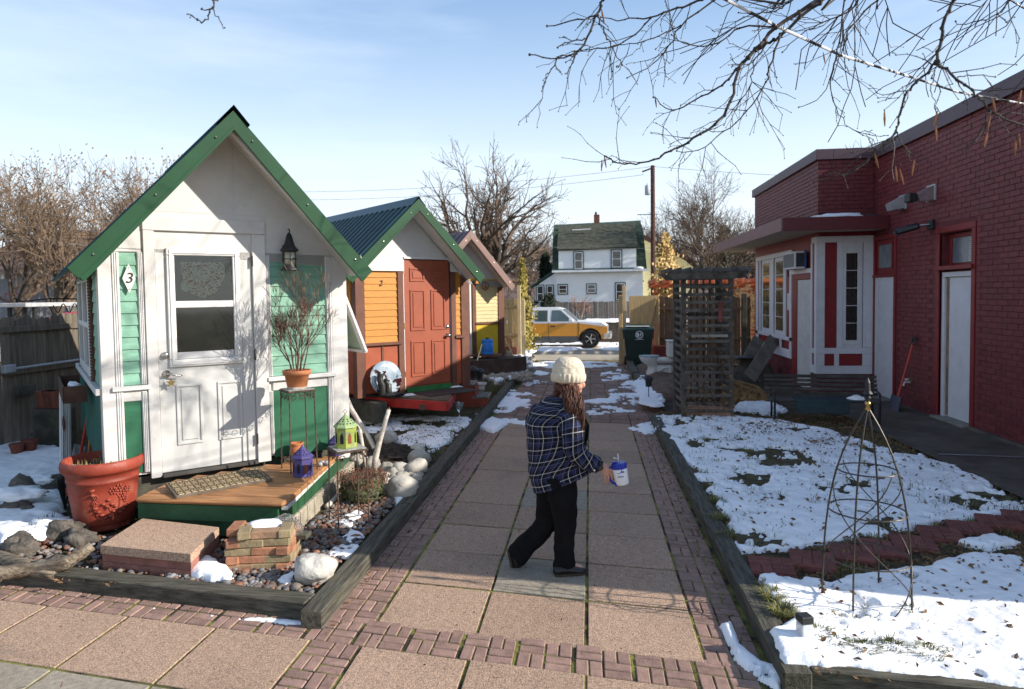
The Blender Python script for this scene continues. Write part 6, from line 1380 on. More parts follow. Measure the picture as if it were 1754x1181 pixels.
# white weathered fluted boards
WBD = thing('salvaged_trim', 'bundle of white fluted trim boards standing upright left of the green house', 'boards', gz(112, 800, .1))
for k, (px, py, pt) in enumerate(((106, 805, 668), (113, 803, 680), (119, 800, 684))):
    a = gz(px, py, .08); b = gy(px-1, pt, a.y); mb = MB(); mb.bar(a, b, .045, .02, .003, up=(0, -1, 0)); mb.bar(a+Vector((0, -.013, 0)), b+Vector((0, -.013, 0)), .02, .008, .002, up=(0, -1, 0)); obj('board', mb, WTRIM, WBD)
mb = MB(); p = gy(109, 726, gz(106, 805, .08).y-.03); mb.blob(p, (.018, .008, .09), 8, 8); obj('oval_handle', mb, M('dark_red_oval', (.10, .02, .02)), WBD)
# pots and boards in the dark corner
for k, (px, py, w_, lb) in enumerate(((70, 790, 24, 'small red pot lying in the snow, leftmost'), (92, 785, 26, 'small red pot in the snow, middle'), (120, 770, 26, 'brick red pot by the white trim boards'))):
    q = gz(px-40, py-10, .12); s_ = w_/FPX*q.y/2; mb = MB(); mb.lathe([(s_*.7, 0), (s_, s_*1.5), (s_*1.1, s_*1.5), (s_*1.1, s_*1.9), (s_*.95, s_*1.9)], 14, (q.x, q.y, .12)); obj('clay_pot', mb, M('dark_clay', (.16, .05, .03), var=.3), label=lb, cat='pot', group='clay pots in the left yard')
for k, (a, b, lb) in enumerate((((-10, 735), (75, 725), 'dark plank lying in the shade by the left fence'), ((5, 720), (60, 690), 'slanting plank leaning on the left fence'), ((40, 745), (110, 730), 'short dark board behind the snow at left'))):
    p = gz(a[0], a[1], .2); q = gz(b[0], b[1], .2 if k != 1 else .35); mb = MB(); mb.bar(p, q, .2, .06, .01); obj('plank', mb, TIMBER, label=lb, cat='plank', group='planks in the left yard')
for k in range(3):
    q = gy(74+k*11, 652, 8.0); mb = MB(); mb.lathe([(.07, 0), (.09, .18), (.1, .18), (.1, .22)], 12, (q.x, q.y, .62)); obj('clay_pot', mb, _mats['dark_clay'], label=('upturned clay pot on the shelf, leftmost of three', 'middle clay pot of three on the shelf', 'clay pot on the shelf nearest the white trim')[k], cat='pot', group='clay pots on the left shelf')
q = gy(86, 650, 8.0); mb = MB(); mb.box(q.x-.2, q.x+.22, 7.9, 8.15, .08, .615, .01); obj('wood_crate', mb, TIMBER, label='dark wooden crate carrying the clay pots near the left fence', cat='crate')
mb = MB(); q = gz(112, 880, .1)
for k in range(60): A = rs.uniform(0, 6.28); mb.tube([(q.x, q.y, .12), (q.x+cos(A)*.05, q.y+sin(A)*.05, .35+rs.uniform(0, .1))], .002, 3)
obj('twig_broom', mb, BLACKM, label='bundle of dark twigs behind the big red pot', cat='twigs', kind='stuff')
# ------------------------------------------------------------------ stepping pavers and garden bits on the right lawn
sm = MB(); sm.box(-.15, .15, -.15, .15, -.05, 0, .008); 
for k in range(3):
    for j in range(3):
        pass
RPV = M('red_stepping_paver', (.17, .055, .045), rough=.85, var=.2, scale=10, bump=.4, rand=.12)
SPT = [(1322, 968), (1392, 958), (1458, 945), (1512, 938), (1565, 928), (1612, 914), (1662, 903), (1712, 893), (1757, 884)]
lbs = ['nearest the timber edging', 'second from the timber edging', 'third from the timber edging', 'left of the middle of the row', 'in the middle of the row', 'right of the middle of the row', 'third from the right frame edge', 'second from the right frame edge', 'at the right frame edge']
for k, (px, py) in enumerate(SPT):
    q = gz(px, py, .115); A = radians(-9) if k < 1 else radians(-14)
    q.z += .004*(k % 2)
    S = thing('stepping_paver', 'dull red stepping paver %s of the path across the snowy lawn' % lbs[k] if k < 3 else 'dull red stepping paver %s' % lbs[k], 'paver', (q.x, q.y, .083+.006*(k % 2)), A, 'red stepping pavers across the lawn'); Q = PM[S.name]
    mb = MB(Q @ Matrix.Rotation(radians(rs.uniform(-2, 2)), 4, 'X')); mb.box(-.148, .148, -.148, .148, -.03, .03, .008); o = obj('slab_body', mb, RPV, S)
    for a in range(2):
        for b in range(2):
            for s_ in (-1, 1):
                cx_, cy_ = -.072+.144*a, -.072+.144*b; mb = MB(Q)
                if (a+b) % 2: mb.box(cx_-.069, cx_+.069, cy_+s_*.036-.032, cy_+s_*.036+.032, .025, .037+.001*(k % 2), .004)
                else: mb.box(cx_+s_*.036-.032, cx_+s_*.036+.032, cy_-.068, cy_+.068, .025, .037+.001*(k % 2), .004)
                obj('brick_pattern', mb, RPV, S)
# wire obelisk
ob = [gz(1408, 1025, .1), gz(1461, 1052, .1), gz(1562, 1052, .1), gz(1505, 1005, .1)]; oc = sum(ob, Vector())/4; ap = gy(1458, 690, oc.y)
OB = thing('wire_obelisk', 'tall dark wire garden obelisk with spiral wires and a pointed finial standing in the snow', 'obelisk', (oc.x, oc.y, .1))
H_ = ap.z-.1
def prof(t): return 1-.02*t-.30*t*t-.66*t**4 if t < 1 else 0.03
OBM = M('dark_bronze_wire', (.045, .038, .030), rough=.45, var=.3, scale=10, metal=.3)
for k, b in enumerate(ob):
    mb = MB(); pts = []
    for j in range(15):
        t = j/14; r_ = prof(t); pts.append(Vector((oc.x+(b.x-oc.x)*r_+(ap.x-oc.x)*t*.0, oc.y+(b.y-oc.y)*r_, .06+t*H_)))
    mb.tube(pts, .0055, 6); obj('leg', mb, OBM, OB)
a1 = (ob[0]-ob[2])/2; a2 = (ob[1]-ob[3])/2; rad = (a1.length+a2.length)/2
for t in (.27, .50, .70):
    mb = MB(); r_ = prof(t)*rad; mb.tube([(oc.x+r_*cos(a*pi/16), oc.y+r_*sin(a*pi/16), .06+t*H_) for a in range(33)], .0045, 6); obj('hoop', mb, OBM, OB)
for k in range(4):
    mb = MB(); pts = []
    for j in range(20):
        t = j/19*.72; A = k*pi/2+t*5.2*(1 if k % 2 else -1); r_ = prof(t)*rad; pts.append((oc.x+r_*cos(A), oc.y+r_*sin(A), .06+t*H_))
    mb.tube(pts, .0035, 5); obj('spiral_wire', mb, OBM, OB)
mb = MB(); mb.lathe([(.012, 0), (.016, .01), (.010, .03), (.018, .04), (.016, .05), (.010, .06)], 12, (oc.x, oc.y, .05+H_)); obj('collar', mb, BRASS, OB, True)
mb = MB(); z = .11+H_; mb.lathe([(.008, 0), (.022, .02), (.012, .03), (.03, .045), (.018, .06), (.014, .11), (.002, .14)], 8, (oc.x, oc.y, z)); obj('finial', mb, BLACKM, OB)
mb = MB()
for k in range(16): leaf(mb, ob[0]+Vector((rs.uniform(-.02, .02), rs.uniform(-.02, .02), rs.uniform(0, .10))), .02)
obj('dry_leaves', mb, DRY, label='curled dry leaves clinging to the foot of the wire obelisk', cat='leaves', kind='stuff', fix=False)
# solar light in the corner
q = gz(1378, 1092, .12); SLx = thing('solar_light', 'square solar light with black top and clear lower body in the near snowy corner', 'solar light', q, radians(15)); Q = PM[SLx.name]
mb = MB(Q); mb.box(-.035, .035, -.035, .035, .085, .125, .004); obj('black_cap', mb, BLACKM, SLx)
mb = MB(Q); mb.box(-.033, .033, -.033, .033, .0, .084, .006); obj('clear_body', mb, M('frosted_clear_plastic', (.55, .56, .57), rough=.15, var=.2, scale=20, spec=.9), SLx)
mb = MB(Q); mb.tube([(0, 0, -.08), (0, 0, 0)], .01, 6); obj('stake', mb, BLACKM, SLx)

# ------------------------------------------------------------------ things by houses 2 and 3
# painted round plate with boots in front of it
q = gy(664, 643, 10.1); 
q = (frame((-2.85, 10.21), ANG2)) @ Vector((-.42, -.16, .50)); RP = thing('painted_plate', 'large round painted plate with a bird scene leaning on the orange house wall', 'plate', q, ANG2); Q = PM[RP.name] @ Matrix.Rotation(radians(-10), 4, 'X')
def plate_mat():
    m = M('painted_plate_glaze', (.36, .46, .55), rough=.15, var=.3, scale=4, bump=0, spec=.8, col2=(.62, .68, .72))
    nt = m.node_tree; b = nt.nodes['Principled BSDF']; src = b.inputs['Base Color'].links[0].from_socket; n = nt.nodes.new; l = nt.links.new
    tc = n('ShaderNodeTexCoord'); nz = n('ShaderNodeTexNoise'); nz.inputs['Scale'].default_value = 7; nz.inputs['Detail'].default_value = 3
    r = n('ShaderNodeValToRGB'); e = r.color_ramp.elements; e[0].position = .40; e[0].color = (.10, .02, .02, 1); e[1].position = .44; e[1].color = (1, 1, 1, 1)
    x = n('ShaderNodeMix'); x.data_type = 'RGBA'; x.blend_type = 'MULTIPLY'; x.inputs[0].default_value = 1; l(tc.outputs['Object'], nz.inputs[0]); l(nz.outputs[0], r.inputs[0]); l(src, x.inputs[6]); l(r.outputs[0], x.inputs[7]); l(x.outputs[2], b.inputs['Base Color']); return m
mb = MB(Q); n = 32; R0 = .26
vs = []
for r_, d_ in ((0, -.0), (.6*R0, -.005), (R0, -.03), (R0, -.012), (0, .01)):
    for j in range(n): vs.append((r_*cos(2*pi*j/n), d_, R0+.02+r_*sin(2*pi*j/n)))
mb.add(vs, [(i*n+j, i*n+(j+1) % n, (i+1)*n+(j+1) % n, (i+1)*n+j) for i in range(4) for j in range(n)]); obj('dish', mb, plate_mat(), RP, True)
BT = thing('dark_boots', 'pair of worn dark rubber boots slumped in front of the round painted plate', 'boots', q+Vector((.0, -.12, 0)), ANG2); Q = PM[BT.name]
for k, x in enumerate((-.03, .07)):
    mb = MB(Q); mb.tube([(x, .02, .05), (x-.01, .0, .2), (x-.03, .03, .27-.06*k), (x-.01, .04, .36-.1*k)], [.055, .05, .045, .05], 10, False); mb.blob((x+.08, -.05, .045), (.13, .05, .045), 10, 6, .3, rot=-.4); obj('boot', mb, M('black_rubber', (.02, .02, .018), rough=.4, var=.5, scale=20), BT, True)
# goblet
q = gz(787, 722, .06); GB = thing('glass_goblet', 'clear glass goblet ornament on its foot beside the rust red steps', 'glass goblet', q); Q = PM[GB.name]
mb = MB(Q); mb.lathe([(.055, 0), (.05, .01), (.012, .03), (.010, .14), (.018, .16), (.05, .20), (.065, .26), (.060, .30), (.056, .298), (.045, .21), (.0, .17)], 18); obj('bowl', mb, GLS, GB, True)
q2_ = gz(744, 716, .06)
mb = MB(); q = gz(816, 716, .06); mb.box(q.x-.03, q.x+.03, q.y-.02, q.y+.02, .06, .14, .01); obj('glass_block', mb, GLS, label='tiny clear glass block in the snow by the goblet', cat='glass ornament')
# white planter and two solar lights
q = gz(823, 676, .06); mb = MB(); mb.lathe([(.07, 0), (.095, .18), (.10, .19), (.125, .2), (.125, .23), (.10, .232), (.09, .2)], 18, (q.x, q.y, .06)); obj('white_planter', mb, WTRIM, label='white flared planter behind the rust red steps', cat='planter', smooth=False)
lantern_small(811, 674, 'black solar lantern on a stake, left of the pair behind the steps', .08, 1.35); lantern_small(822, 672, 'black solar lantern on a stake, right of the pair above the white planter', .08, 1.2)
# blue cooler barrel, shovel, wicker chair, driftwood stump, rubble
F3 = frame((-3.40, 15.13), radians(44))
cq = gy(835, 605, 15.6); CB = thing('blue_barrel', 'bright blue plastic barrel with black cap in front of the yellow panel', 'barrel', (cq.x, cq.y, cq.z-.03)); Q = PM[CB.name]
BLUE = M('bright_blue_plastic', (.02, .20, .62), rough=.4, var=.08, scale=4, bump=.03)
mb = MB(Q); mb.lathe([(.13, 0), (.14, .01), (.14, .04), (.134, .05), (.14, .07), (.14, .27), (.133, .28), (.14, .30), (.135, .33), (.12, .35), (.02, .355)], 26); obj('barrel_body', mb, BLUE, CB, True)
mb = MB(Q); mb.lathe([(.04, .355), (.04, .385), (.03, .39)], 12); obj('cap', mb, BLACKM, CB)
mb = MB(); mb.bar((cq.x-.35, cq.y+.05, cq.z-.05), (cq.x+.32, cq.y, cq.z-.05), .35, .04, .005); obj('plank', mb, BROWNP, label='brown plank shelf carrying the blue barrel', cat='plank')
a = gz(808, 652, .1); b = gy(826, 590, a.y+.3); SV = thing('scoop_shovel', 'shovel with pale tan scoop leaning beside the orange house', 'shovel', a)
mb = MB(); mb.tube([a.lerp(b, .45), b], .015, 6); obj('handle', mb, STEEL, SV)
mb = MB(); 
w8 = [(-.10, .0), (-.135, .06), (-.14, .30), (-.10, .40), (.10, .40), (.14, .30), (.135, .06), (.10, .0)]
d_ = (b-a).normalized(); sd_v = Vector((.95, .3, 0)).normalized()
A8 = [a+sd_v*x+d_*z+Vector((0, .0 if abs(x) > .12 else .03, 0)) for x, z in w8]; nn = Vector((0, .015, 0)); mb.add(A8+[p+nn for p in A8], [tuple(range(8)), tuple(range(15, 7, -1))]+[(i, (i+1) % 8, (i+1) % 8+8, i+8) for i in range(8)]); obj('scoop', mb, M('pale_tan_scoop', (.48, .36, .27), rough=.5, var=.1), SV)
wq = gz(862, 625, .15); WC = thing('wicker_chair', 'broken rusty wicker chair frame with curly scrolls beside the yellow house', 'chair', (wq.x, wq.y, .1)); Q = PM[WC.name]
WK = M('rusty_wicker', (.30, .13, .07), rough=.8, var=.3, scale=20)
mb = MB(Q); mb.tube([(-.22, 0, .0), (-.25, .02, .4), (-.2, .05, .7), (0, .07, .82), (.2, .05, .7), (.25, .02, .4), (.22, 0, .0)], .018, 6); obj('back_hoop', mb, WK, WC)
mb = MB(Q)
for k in range(9):
    c = Vector((rs.uniform(-.15, .15), .03, rs.uniform(.15, .65))); mb.tube([c+Vector((cos(t*.6)*.09*(1-t*.06), 0, sin(t*.6)*.09*(1-t*.06))) for t in range(15)], .009, 4)
for k in range(7): mb.tube([(-.2+.065*k, .01, .02), (-.2+.065*k, .05, .72)], .006, 4)
obj('scroll_work', mb, WK, WC, kind='stuff')
mb = MB(Q); mb.tube([(.0, -.05, .85), (.22, -.1, .45), (.36, -.15, .02)], .02, 6); obj('bamboo_pole', mb, FENCEN, WC)
a = gz(870, 640, .1); log('driftwood_stump', [a, a+Vector((.0, 0, .3)), a+Vector((.03, 0, .55))], [.14, .12, .07], M('pale_broken_stump', (.34, .26, .17), rough=.9, var=.3, bump=.8, scale=6), 'pale splintered tree stump beside the rubble heap', 9)
for k, (px, py) in enumerate(((884, 637),)): 
    q = gz(px, py, .1); mb = MB(); mb.box(q.x-.18, q.x+.18, q.y-.08, q.y+.08, .1, .22, .02); obj('broken_brick', mb, M('broken_red_brick', (.36, .12, .07), var=.2, bump=.5), label='broken red brick lying in the snowy rubble heap', cat='brick')
q = gz(858, 632, .15); mb = MB(); mb.blob((q.x, q.y, .28), .12, 18, 12); obj('glass_ball', mb, M('blue_swirl_ball', (.02, .25, .70), rough=.1, var=.5, scale=9, col2=(.5, .65, .8), spec=.9), label='shiny blue and silver garden ball in the rubble heap', cat='garden ball', smooth=True)
RUB = M('pale_rubble_stone', (.42, .37, .30), rough=.9, var=.3, scale=6, bump=.7, rand=.2)
mb = MB()
for k in range(230):
    q = gz(rs.uniform(815, 915), rs.uniform(612, 655), .1); s_ = rs.uniform(.03, .09); mb.blob((q.x, q.y, .1+s_*.4+rs.random()*.08), (s_*1.3, s_, s_*.8), 7, 5, .5, rot=rs.random()*3)
obj('rubble', mb, RUB, kind='stuff', label='heap of pale stones and rubble by the gateway', cat='rubble')
mb = MB(); q = gy(873, 600, 20.6); mb.box(-3.4, q.x+.25, 20.4, 20.55, .0, .42, .01); obj('low_wall', mb, M('dark_red_low_wall', (.17, .05, .03), var=.3, bump=.5), label='low dark red wall under the pale fence panel', cat='wall')

# ------------------------------------------------------------------ pickup truck
TX = 0; wpx = gz(1013, 592, -.02); TY = 25.3
fw_ = gy(1013, 580, TY); k_ = 1160/TY/1.0
TK = thing('pickup_truck', 'white over orange extended cab pickup truck with grey sills parked in the alley', 'pickup truck', (fw_.x-1.7, TY+.8, -.02), radians(-3)); Q = PM[TK.name]
# local x forward, y=-.8 near side
TWH = M('white_car_paint', (.78, .78, .79), rough=.25, var=.02, bump=0, spec=.7); TOR = M('orange_car_paint', (.72, .30, .035), rough=.28, var=.03, bump=0, spec=.7); TGR = M('grey_sill_paint', (.10, .10, .095), rough=.4, var=.1, bump=0)
GLT = glassy('truck_glass', (.06, .09, .09), .05); CHR = M('chrome_trim', (.72, .70, .66), rough=.2, var=.05, metal=.8, bump=0); TIRE = M('tyre_rubber', (.018, .018, .018), rough=.85, var=.2)
wx = 1.7; W = .80
# profile polygons in x,z ; arches cut by stepping
def arch(xc, r_, z0, x0, x1, top, n=10):
    """lower band from x0 to x1, z0..top with a round wheel arch"""
    pts = [(x0, z0)]
    if xc is not None: pts += [(xc-r_*cos(pi*k/n), max(z0, .33+r_*sin(pi*k/n))) for k in range(n+1)]
    pts += [(x1, z0), (x1, top), (x0, top)]
    return pts
def side(name, poly, mat, y0=-W, y1=W, parent=None):
    mb = MB(Q); mb.prism(poly, y0, y1, 'y'); return obj(name, mb, mat, parent or TK)
body = side('sill_band', arch(None, 0, .24, -1.45, 1.28, .45), TGR); side('sill_band', arch(None, 0, .24, -3.3, -2.25, .45), TGR)
side('front_fender', arch(wx, .42, .34, 1.282, 2.33, .86)[:-2]+[(2.33, .79), (1.30, .93)], TOR)
side('rear_fender', arch(-1.85, .42, .34, -2.45, -1.1, .93, 10), TOR, -W-.003, W+.003)
side('orange_band', [(-3.3, .452), (-2.3, .452), (-2.3, .93), (-3.3, .93)], TOR); side('orange_band', [(-1.2, .452), (1.28, .452), (1.28, .93), (-1.2, .93)], TOR)
side('white_band', [(-.92, .932), (1.3, .932), (2.27, .80), (2.27, .84), (2.05, .92), (1.5, .985), (1.1, 1.0), (-.92, .99)], TWH)
side('bed_rail', [(-3.3, .932), (-.68, .932), (-.68, .99), (-3.3, .99)], TWH)
hood = MB(Q); hood.add([(1.05, -W+.02, 1.0), (2.1, -W+.06, .93), (2.32, -W+.1, .82), (1.05, W-.02, 1.0), (2.1, W-.06, .93), (2.32, W-.1, .82), (1.5, 0, 1.0), (1.05, 0, 1.04), (2.15, 0, .96)], [(0, 1, 8, 7), (7, 8, 4, 3), (1, 2, 5, 4, 8)]); obj('hood', hood, TWH, TK, fix=False)
cabp = [(-.62, .98), (1.22, .98), (.66, 1.46), (.45, 1.51), (-.42, 1.51), (-.55, 1.45)]
mb = MB(Q); n = len(cabp); vs = [(x, -W+.01+(z-.98)*.18, z) for x, z in cabp]+[(x, W-.01-(z-.98)*.18, z) for x, z in cabp]
mb.add(vs, [tuple(range(n)), tuple(range(2*n-1, n-1, -1))]+[(i, (i+1) % n, (i+1) % n+n, i+n) for i in range(n)]); cab = obj('cab', mb, TWH, TK)
def win(pts, name='side_window'):
    mb = MB(Q); vs = [(x, -W+.002+(z-.98)*.18, z) for x, z in pts]; vs += [(x, y+.02, z) for x, y, z in vs]; n = len(pts); mb.add(vs, [tuple(range(n)), tuple(range(2*n-1, n-1, -1))]+[(i, (i+1) % n, (i+1) % n+n, i+n) for i in range(n)]); return obj(name, mb, GLT, cab)
win([(.24, 1.0), (1.06, 1.0), (.60, 1.42), (.28, 1.42)]); win([(-.36, 1.0), (.12, 1.0), (.12, 1.42), (-.34, 1.42)])
mb = MB(Q); mb.add([(1.225, -W+.10, 1.0), (.69, -W+.15, 1.455), (.69, W-.15, 1.455), (1.225, W-.10, 1.0)], [(0, 1, 2, 3)]); obj('windscreen', mb, GLT, cab, fix=False)
mb = MB(Q)
for x in (-.66, .16, 1.26): mb.box(x-.006, x+.006, -W-.004, -W+.01, .30, .98)
mb.box(.22, .40, -W-.012, -W, .80, .85, .01); obj('door_gap', mb, BLACKM, TK)
mb = MB(Q); mb.box(.92, 1.08, -W-.14, -W-.02, .98, 1.10, .02); obj('mirror', mb, TWH, TK)
mb = MB(Q); mb.box(2.28, 2.48, -W-.01, W+.01, .36, .56, .03); mb.box(2.18, 2.30, -W-.02, -W+.05, .36, .56, .02); obj('front_bumper', mb, CHR, TK)
mb = MB(Q); mb.box(2.30, 2.345, -W+.12, W-.12, .56, .80, .01); obj('grille', mb, CHR, TK)
for s_ in (-1, 1): mb = MB(Q); mb.box(2.12, 2.335, s_*(W-.13)-.12, s_*(W-.13)+.135, .58, .78, .02); obj('headlight', mb, M('dark_headlight', (.06, .06, .07), rough=.1, spec=.9, bump=0), TK)
for x in (wx, -1.85):
    for s_ in (-1, 1):
        mb = MB(Q); mb.lathe([(.20, -.10), (.32, -.10), (.345, -.07), (.345, .07), (.32, .10), (.20, .10)], 28); mb.v = [tuple(Q @ (Matrix.Translation((x, s_*(W-.09), .345)) @ Matrix.Rotation(pi/2, 4, 'X') @ (Q.inverted() @ Vector(v)))) for v in mb.v]
        wh = obj('wheel', mb, TIRE, TK)
        mb = MB(Q); yy = s_*(W-.0)
        mb.tube([(x, yy-s_*.06, .345), (x, yy-s_*.02, .345)], [.205, .20], 24); rim_ = obj('rim', mb, M('rim_recess', (.22, .22, .22), metal=.5, bump=0), wh)
        for k in range(5):
            A = k*2*pi/5; mb = MB(Q); mb.bar((x, yy-s_*.005, .345), (x+.19*cos(A), yy-s_*.005, .345+.19*sin(A)), .03, .055, .008, up=(0, 1, 0)); obj('spoke', mb, M('alloy_spoke', (.38, .37, .35), rough=.4, bump=0), wh)
        mb = MB(Q); mb.tube([(x+.20*cos(a*pi/12), yy-s_*.005, .345+.20*sin(a*pi/12)) for a in range(25)], .016, 5); mb.tube([(x, yy-s_*.01, .345), (x, yy+s_*.01, .345)], .05, 10); obj('rim_edge', mb, CHR, wh)
mb = MB(Q); mb.box(-3.2, 2.2, -.6, .6, .30, .5); obj('chassis', mb, BLACKM, TK)
mb = MB(Q); mb.blob((-.3, -.2, 1.2), (.3, .25, .12), 10, 6); obj('seat_back', mb, M('beige_seat', (.3, .27, .22)), TK)
# raised dark bed right of the truck
mb = MB(); x0 = gy(998, 560, 28.6).x; x1 = gy(1066, 560, 28.6).x; mb.box(x0, x1+3, 28.2, 30.5, -.05, .82, .02); obj('raised_bed', mb, M('dark_timber_bed', (.06, .045, .035), var=.3, bump=.5), label='long dark raised timber bed topped with snow behind the pickup truck', cat='raised bed')
snow([[(x0+.05, 28.25), (x1+2.9, 28.25), (x1+2.9, 30.4), (x0+.05, 30.4)]], .82, .07, .08, 'snow on top of the dark raised bed behind the truck', hole=.30, edge=.1, seed=61, amp=.3)
snow([[(-6, 27.2), (4, 27.0), (4, 28.1), (-6, 28.2)]], -.05, .05, .1, 'snow strip behind the pickup truck', hole=.42, edge=.1, seed=62, amp=.8, hf=.8)

# ------------------------------------------------------------------ far fence, white house, neighbours
F4 = thing('board_fence', 'long grey board fence in front of the white house', 'fence', (.5, 38, 0)); 
x0 = gy(951, 520, 38).x; x1 = gy(1120, 520, 38).x
board_fence(F4, (x0, 38), (x1+.5, 38), 0, 1.55, .14, M('far_grey_board', (.19, .165, .14), rough=.9, var=.2, rand=.15), ear=False)
HW = M('white_vinyl_siding', (.87, .87, .87), rough=.5, var=.03, scale=2, bump=.05)
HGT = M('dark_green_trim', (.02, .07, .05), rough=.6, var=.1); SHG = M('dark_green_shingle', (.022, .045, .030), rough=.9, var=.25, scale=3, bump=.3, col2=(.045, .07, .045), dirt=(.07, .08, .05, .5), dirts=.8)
HX0 = gy(953, 500, 45).x; HX1 = gy(1101, 500, 45).x; hY = 45.0
HS = thing('white_house', 'white two storey house with green gambrel roof and dark trimmed windows behind the fence', 'house', ((HX0+HX1)/2, hY, 0), radians(0)); 
def hb(name, mat, *a, c=0, parent=None): mb = MB(); mb.box(*a, c); return obj(name, mb, mat, parent or HS)
hb('wall', HW, HX0, HX1, hY, hY+8, -.2, 3.55)
for k in range(22): hb('siding_course', HW, HX0-.01, HX1+.01, hY-.018, hY-.001, .0+.16*k, .15+.16*k) 
def zy(py, Y=45): return gy(1020, py, Y).z
# gambrel: lower steep slope with a long shed dormer
rz0, rz1, rz2 = 3.5, 6.1, zy(376, 46)
eL, eR = HX0-.25, HX1+.25
def rslab(name, pts, mat): mb = MB(); P_ = [Vector(p) for p in pts]; nrm = (P_[1]-P_[0]).cross(P_[3]-P_[0]).normalized()*.12; mb.add(P_+[p-nrm for p in P_], [(0,1,2,3), (7,6,5,4), (0,4,5,1), (1,5,6,2), (2,6,7,3), (3,7,4,0)]); return obj(name, mb, mat, HS)
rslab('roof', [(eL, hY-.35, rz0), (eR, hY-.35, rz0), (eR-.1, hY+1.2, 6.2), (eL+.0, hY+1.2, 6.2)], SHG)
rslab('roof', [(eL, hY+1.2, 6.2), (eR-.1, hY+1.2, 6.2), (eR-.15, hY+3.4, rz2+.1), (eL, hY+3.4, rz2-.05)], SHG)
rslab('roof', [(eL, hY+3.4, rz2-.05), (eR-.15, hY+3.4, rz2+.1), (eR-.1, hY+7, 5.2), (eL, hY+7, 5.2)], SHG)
mb = MB(); 
for x in (HX0, HX1-.1): mb.prism([(hY, 3.5), (hY+1.15, 6.1), (hY+3.3, rz2-.15), (hY+6.5, 5.0), (hY+8, 3.5)], x, x+.1, 'x')
obj('gable_wall', mb, HW, HS)
dx0 = gy(956.5, 440, 44.6).x; dx1 = gy(1090, 440, 44.6).x
hb('dormer_wall', HW, dx0, dx1, hY-.28, hY+1.5, 3.62, 4.98)
rslab('dormer_roof', [(dx0-.08, hY-.5, 4.93), (dx1+.08, hY-.5, 5.0), (dx1+.08, hY+1.9, 6.75), (dx0-.08, hY+1.9, 6.68)], M('sunlit_shingle', (.05, .06, .040), rough=.9, var=.3, scale=4, col2=(.085, .085, .06), bump=.3))  # sun on the dormer roof is put into this lighter shingle colour
hb('eave_trim', HW, eL, eR+.1, hY-.5, hY-.36, 3.42, 3.56); hb('dormer_skirt', HGT, dx0-.1, dx1+.05, hY-.36, hY-.29, 3.56, 3.66)
def hwin(px0, px1, py0, py1, Y, parent, sash=True, slid=False):
    a = gy(px0, py0, Y); b = gy(px1, py1, Y); x0, x1, z1, z0 = a.x, b.x, a.z, b.z
    f = hb('window', HGT, x0, x1, Y-.07, Y-.01, z0, z1, parent=parent); hb('sash_frame', HW, x0+.07, x1-.07, Y-.085, Y-.071, z0+.07, z1-.07, parent=parent)
    hb('pane', DGLASS, x0+.12, x1-.12, Y-.092, Y-.086, z0+.12, (z0+z1)/2-.02, parent=f); hb('pane', DGLASS, x0+.12, x1-.12, Y-.092, Y-.086, (z0+z1)/2+.02, z1-.12, parent=f)
for q in ((982, 1000, 431, 463, hY-.29), (1046, 1066, 428, 460, hY-.29), (955, 973, 487, 505, hY), (1004, 1022, 486, 504, hY), (1053, 1072, 484, 516, hY)): hwin(*q, HS)
# porch wing on the left
pw = gy(917, 500, 46).x
hb('porch_wing', HW, pw, HX0-.002, 46, 49, -.1, 2.55)
mb = MB(); mb.prism([(pw-.15, 2.45), (HX0-.003, 3.5), (HX0-.003, 2.45)], 45.95, 49, 'y'); obj('wing_gable', mb, HW, HS)
rslab('wing_roof', [(pw-.3, 45.8, 2.42), (pw-.3, 49, 2.42), (HX0, 49, 3.62), (HX0, 45.8, 3.62)], HGT)
for q in ((918, 933, 488, 519, 46), (935, 949, 488, 515, 46)): hwin(*q, HS)
c_ = gy(1022, 370, 48.5); hb('chimney', M('brick_chimney', (.18, .07, .05), var=.2), c_.x-.2, c_.x+.2, 48.2, 48.6, 6, c_.z+.05); mb = MB(); mb.tube([(c_.x-.05, 48.4, c_.z), (c_.x-.05, 48.4, c_.z+.25)], .08, 8); obj('chimney_pot', mb, BLACKM, HS)
mb = MB(); mb.blob((HX1-.3, hY-.45, 3.62), (.35, .12, .09), 8, 5, .4); obj('snow_patch', mb, SNOW, HS, True)
mb = MB(); p = gy(1002, 396, 46.5); mb.bar((gy(980, 396, 45.9).x, 45.95, zy(396, 45.9)+.1), (gy(1012, 396, 45.9).x, 45.95, zy(395, 45.9)+.1), .12, .05, .01); obj('roof_snow', mb, SNOW, HS)
# yellow house behind right
YH = thing('yellow_house', 'pale yellow house with dark roof edge standing behind the white house', 'house', (6.6, 50, 0)); YW = M('pale_yellow_siding', (.62, .58, .34), var=.04)
yx0 = gy(1096, 450, 50).x; yx1 = gy(1150, 450, 50).x; ypk = gy(1094, 405, 50); ye = gy(1150, 437, 50)
mb = MB(); mb.prism([(yx0-1.0, 0), (yx1+1.5, 0), (yx1+1.5, ye.z-.6), (ypk.x+.1, ypk.z), (yx0-1.0, ypk.z-.4)], 50, 56, 'y'); obj('wall', mb, YW, YH)
mb = MB(); mb.bar((ypk.x, 49.8, ypk.z+.1), (yx1+1.7, 49.8, ye.z-.65), .3, .14, 0, up=(0, 1, 0)); mb.bar((ypk.x, 49.8, ypk.z+.1), (ypk.x-2, 49.8, ypk.z-1.0), .3, .14, 0, up=(0, 1, 0)); obj('roof_edge', mb, M('dark_maroon_roof', (.07, .03, .03)), YH)
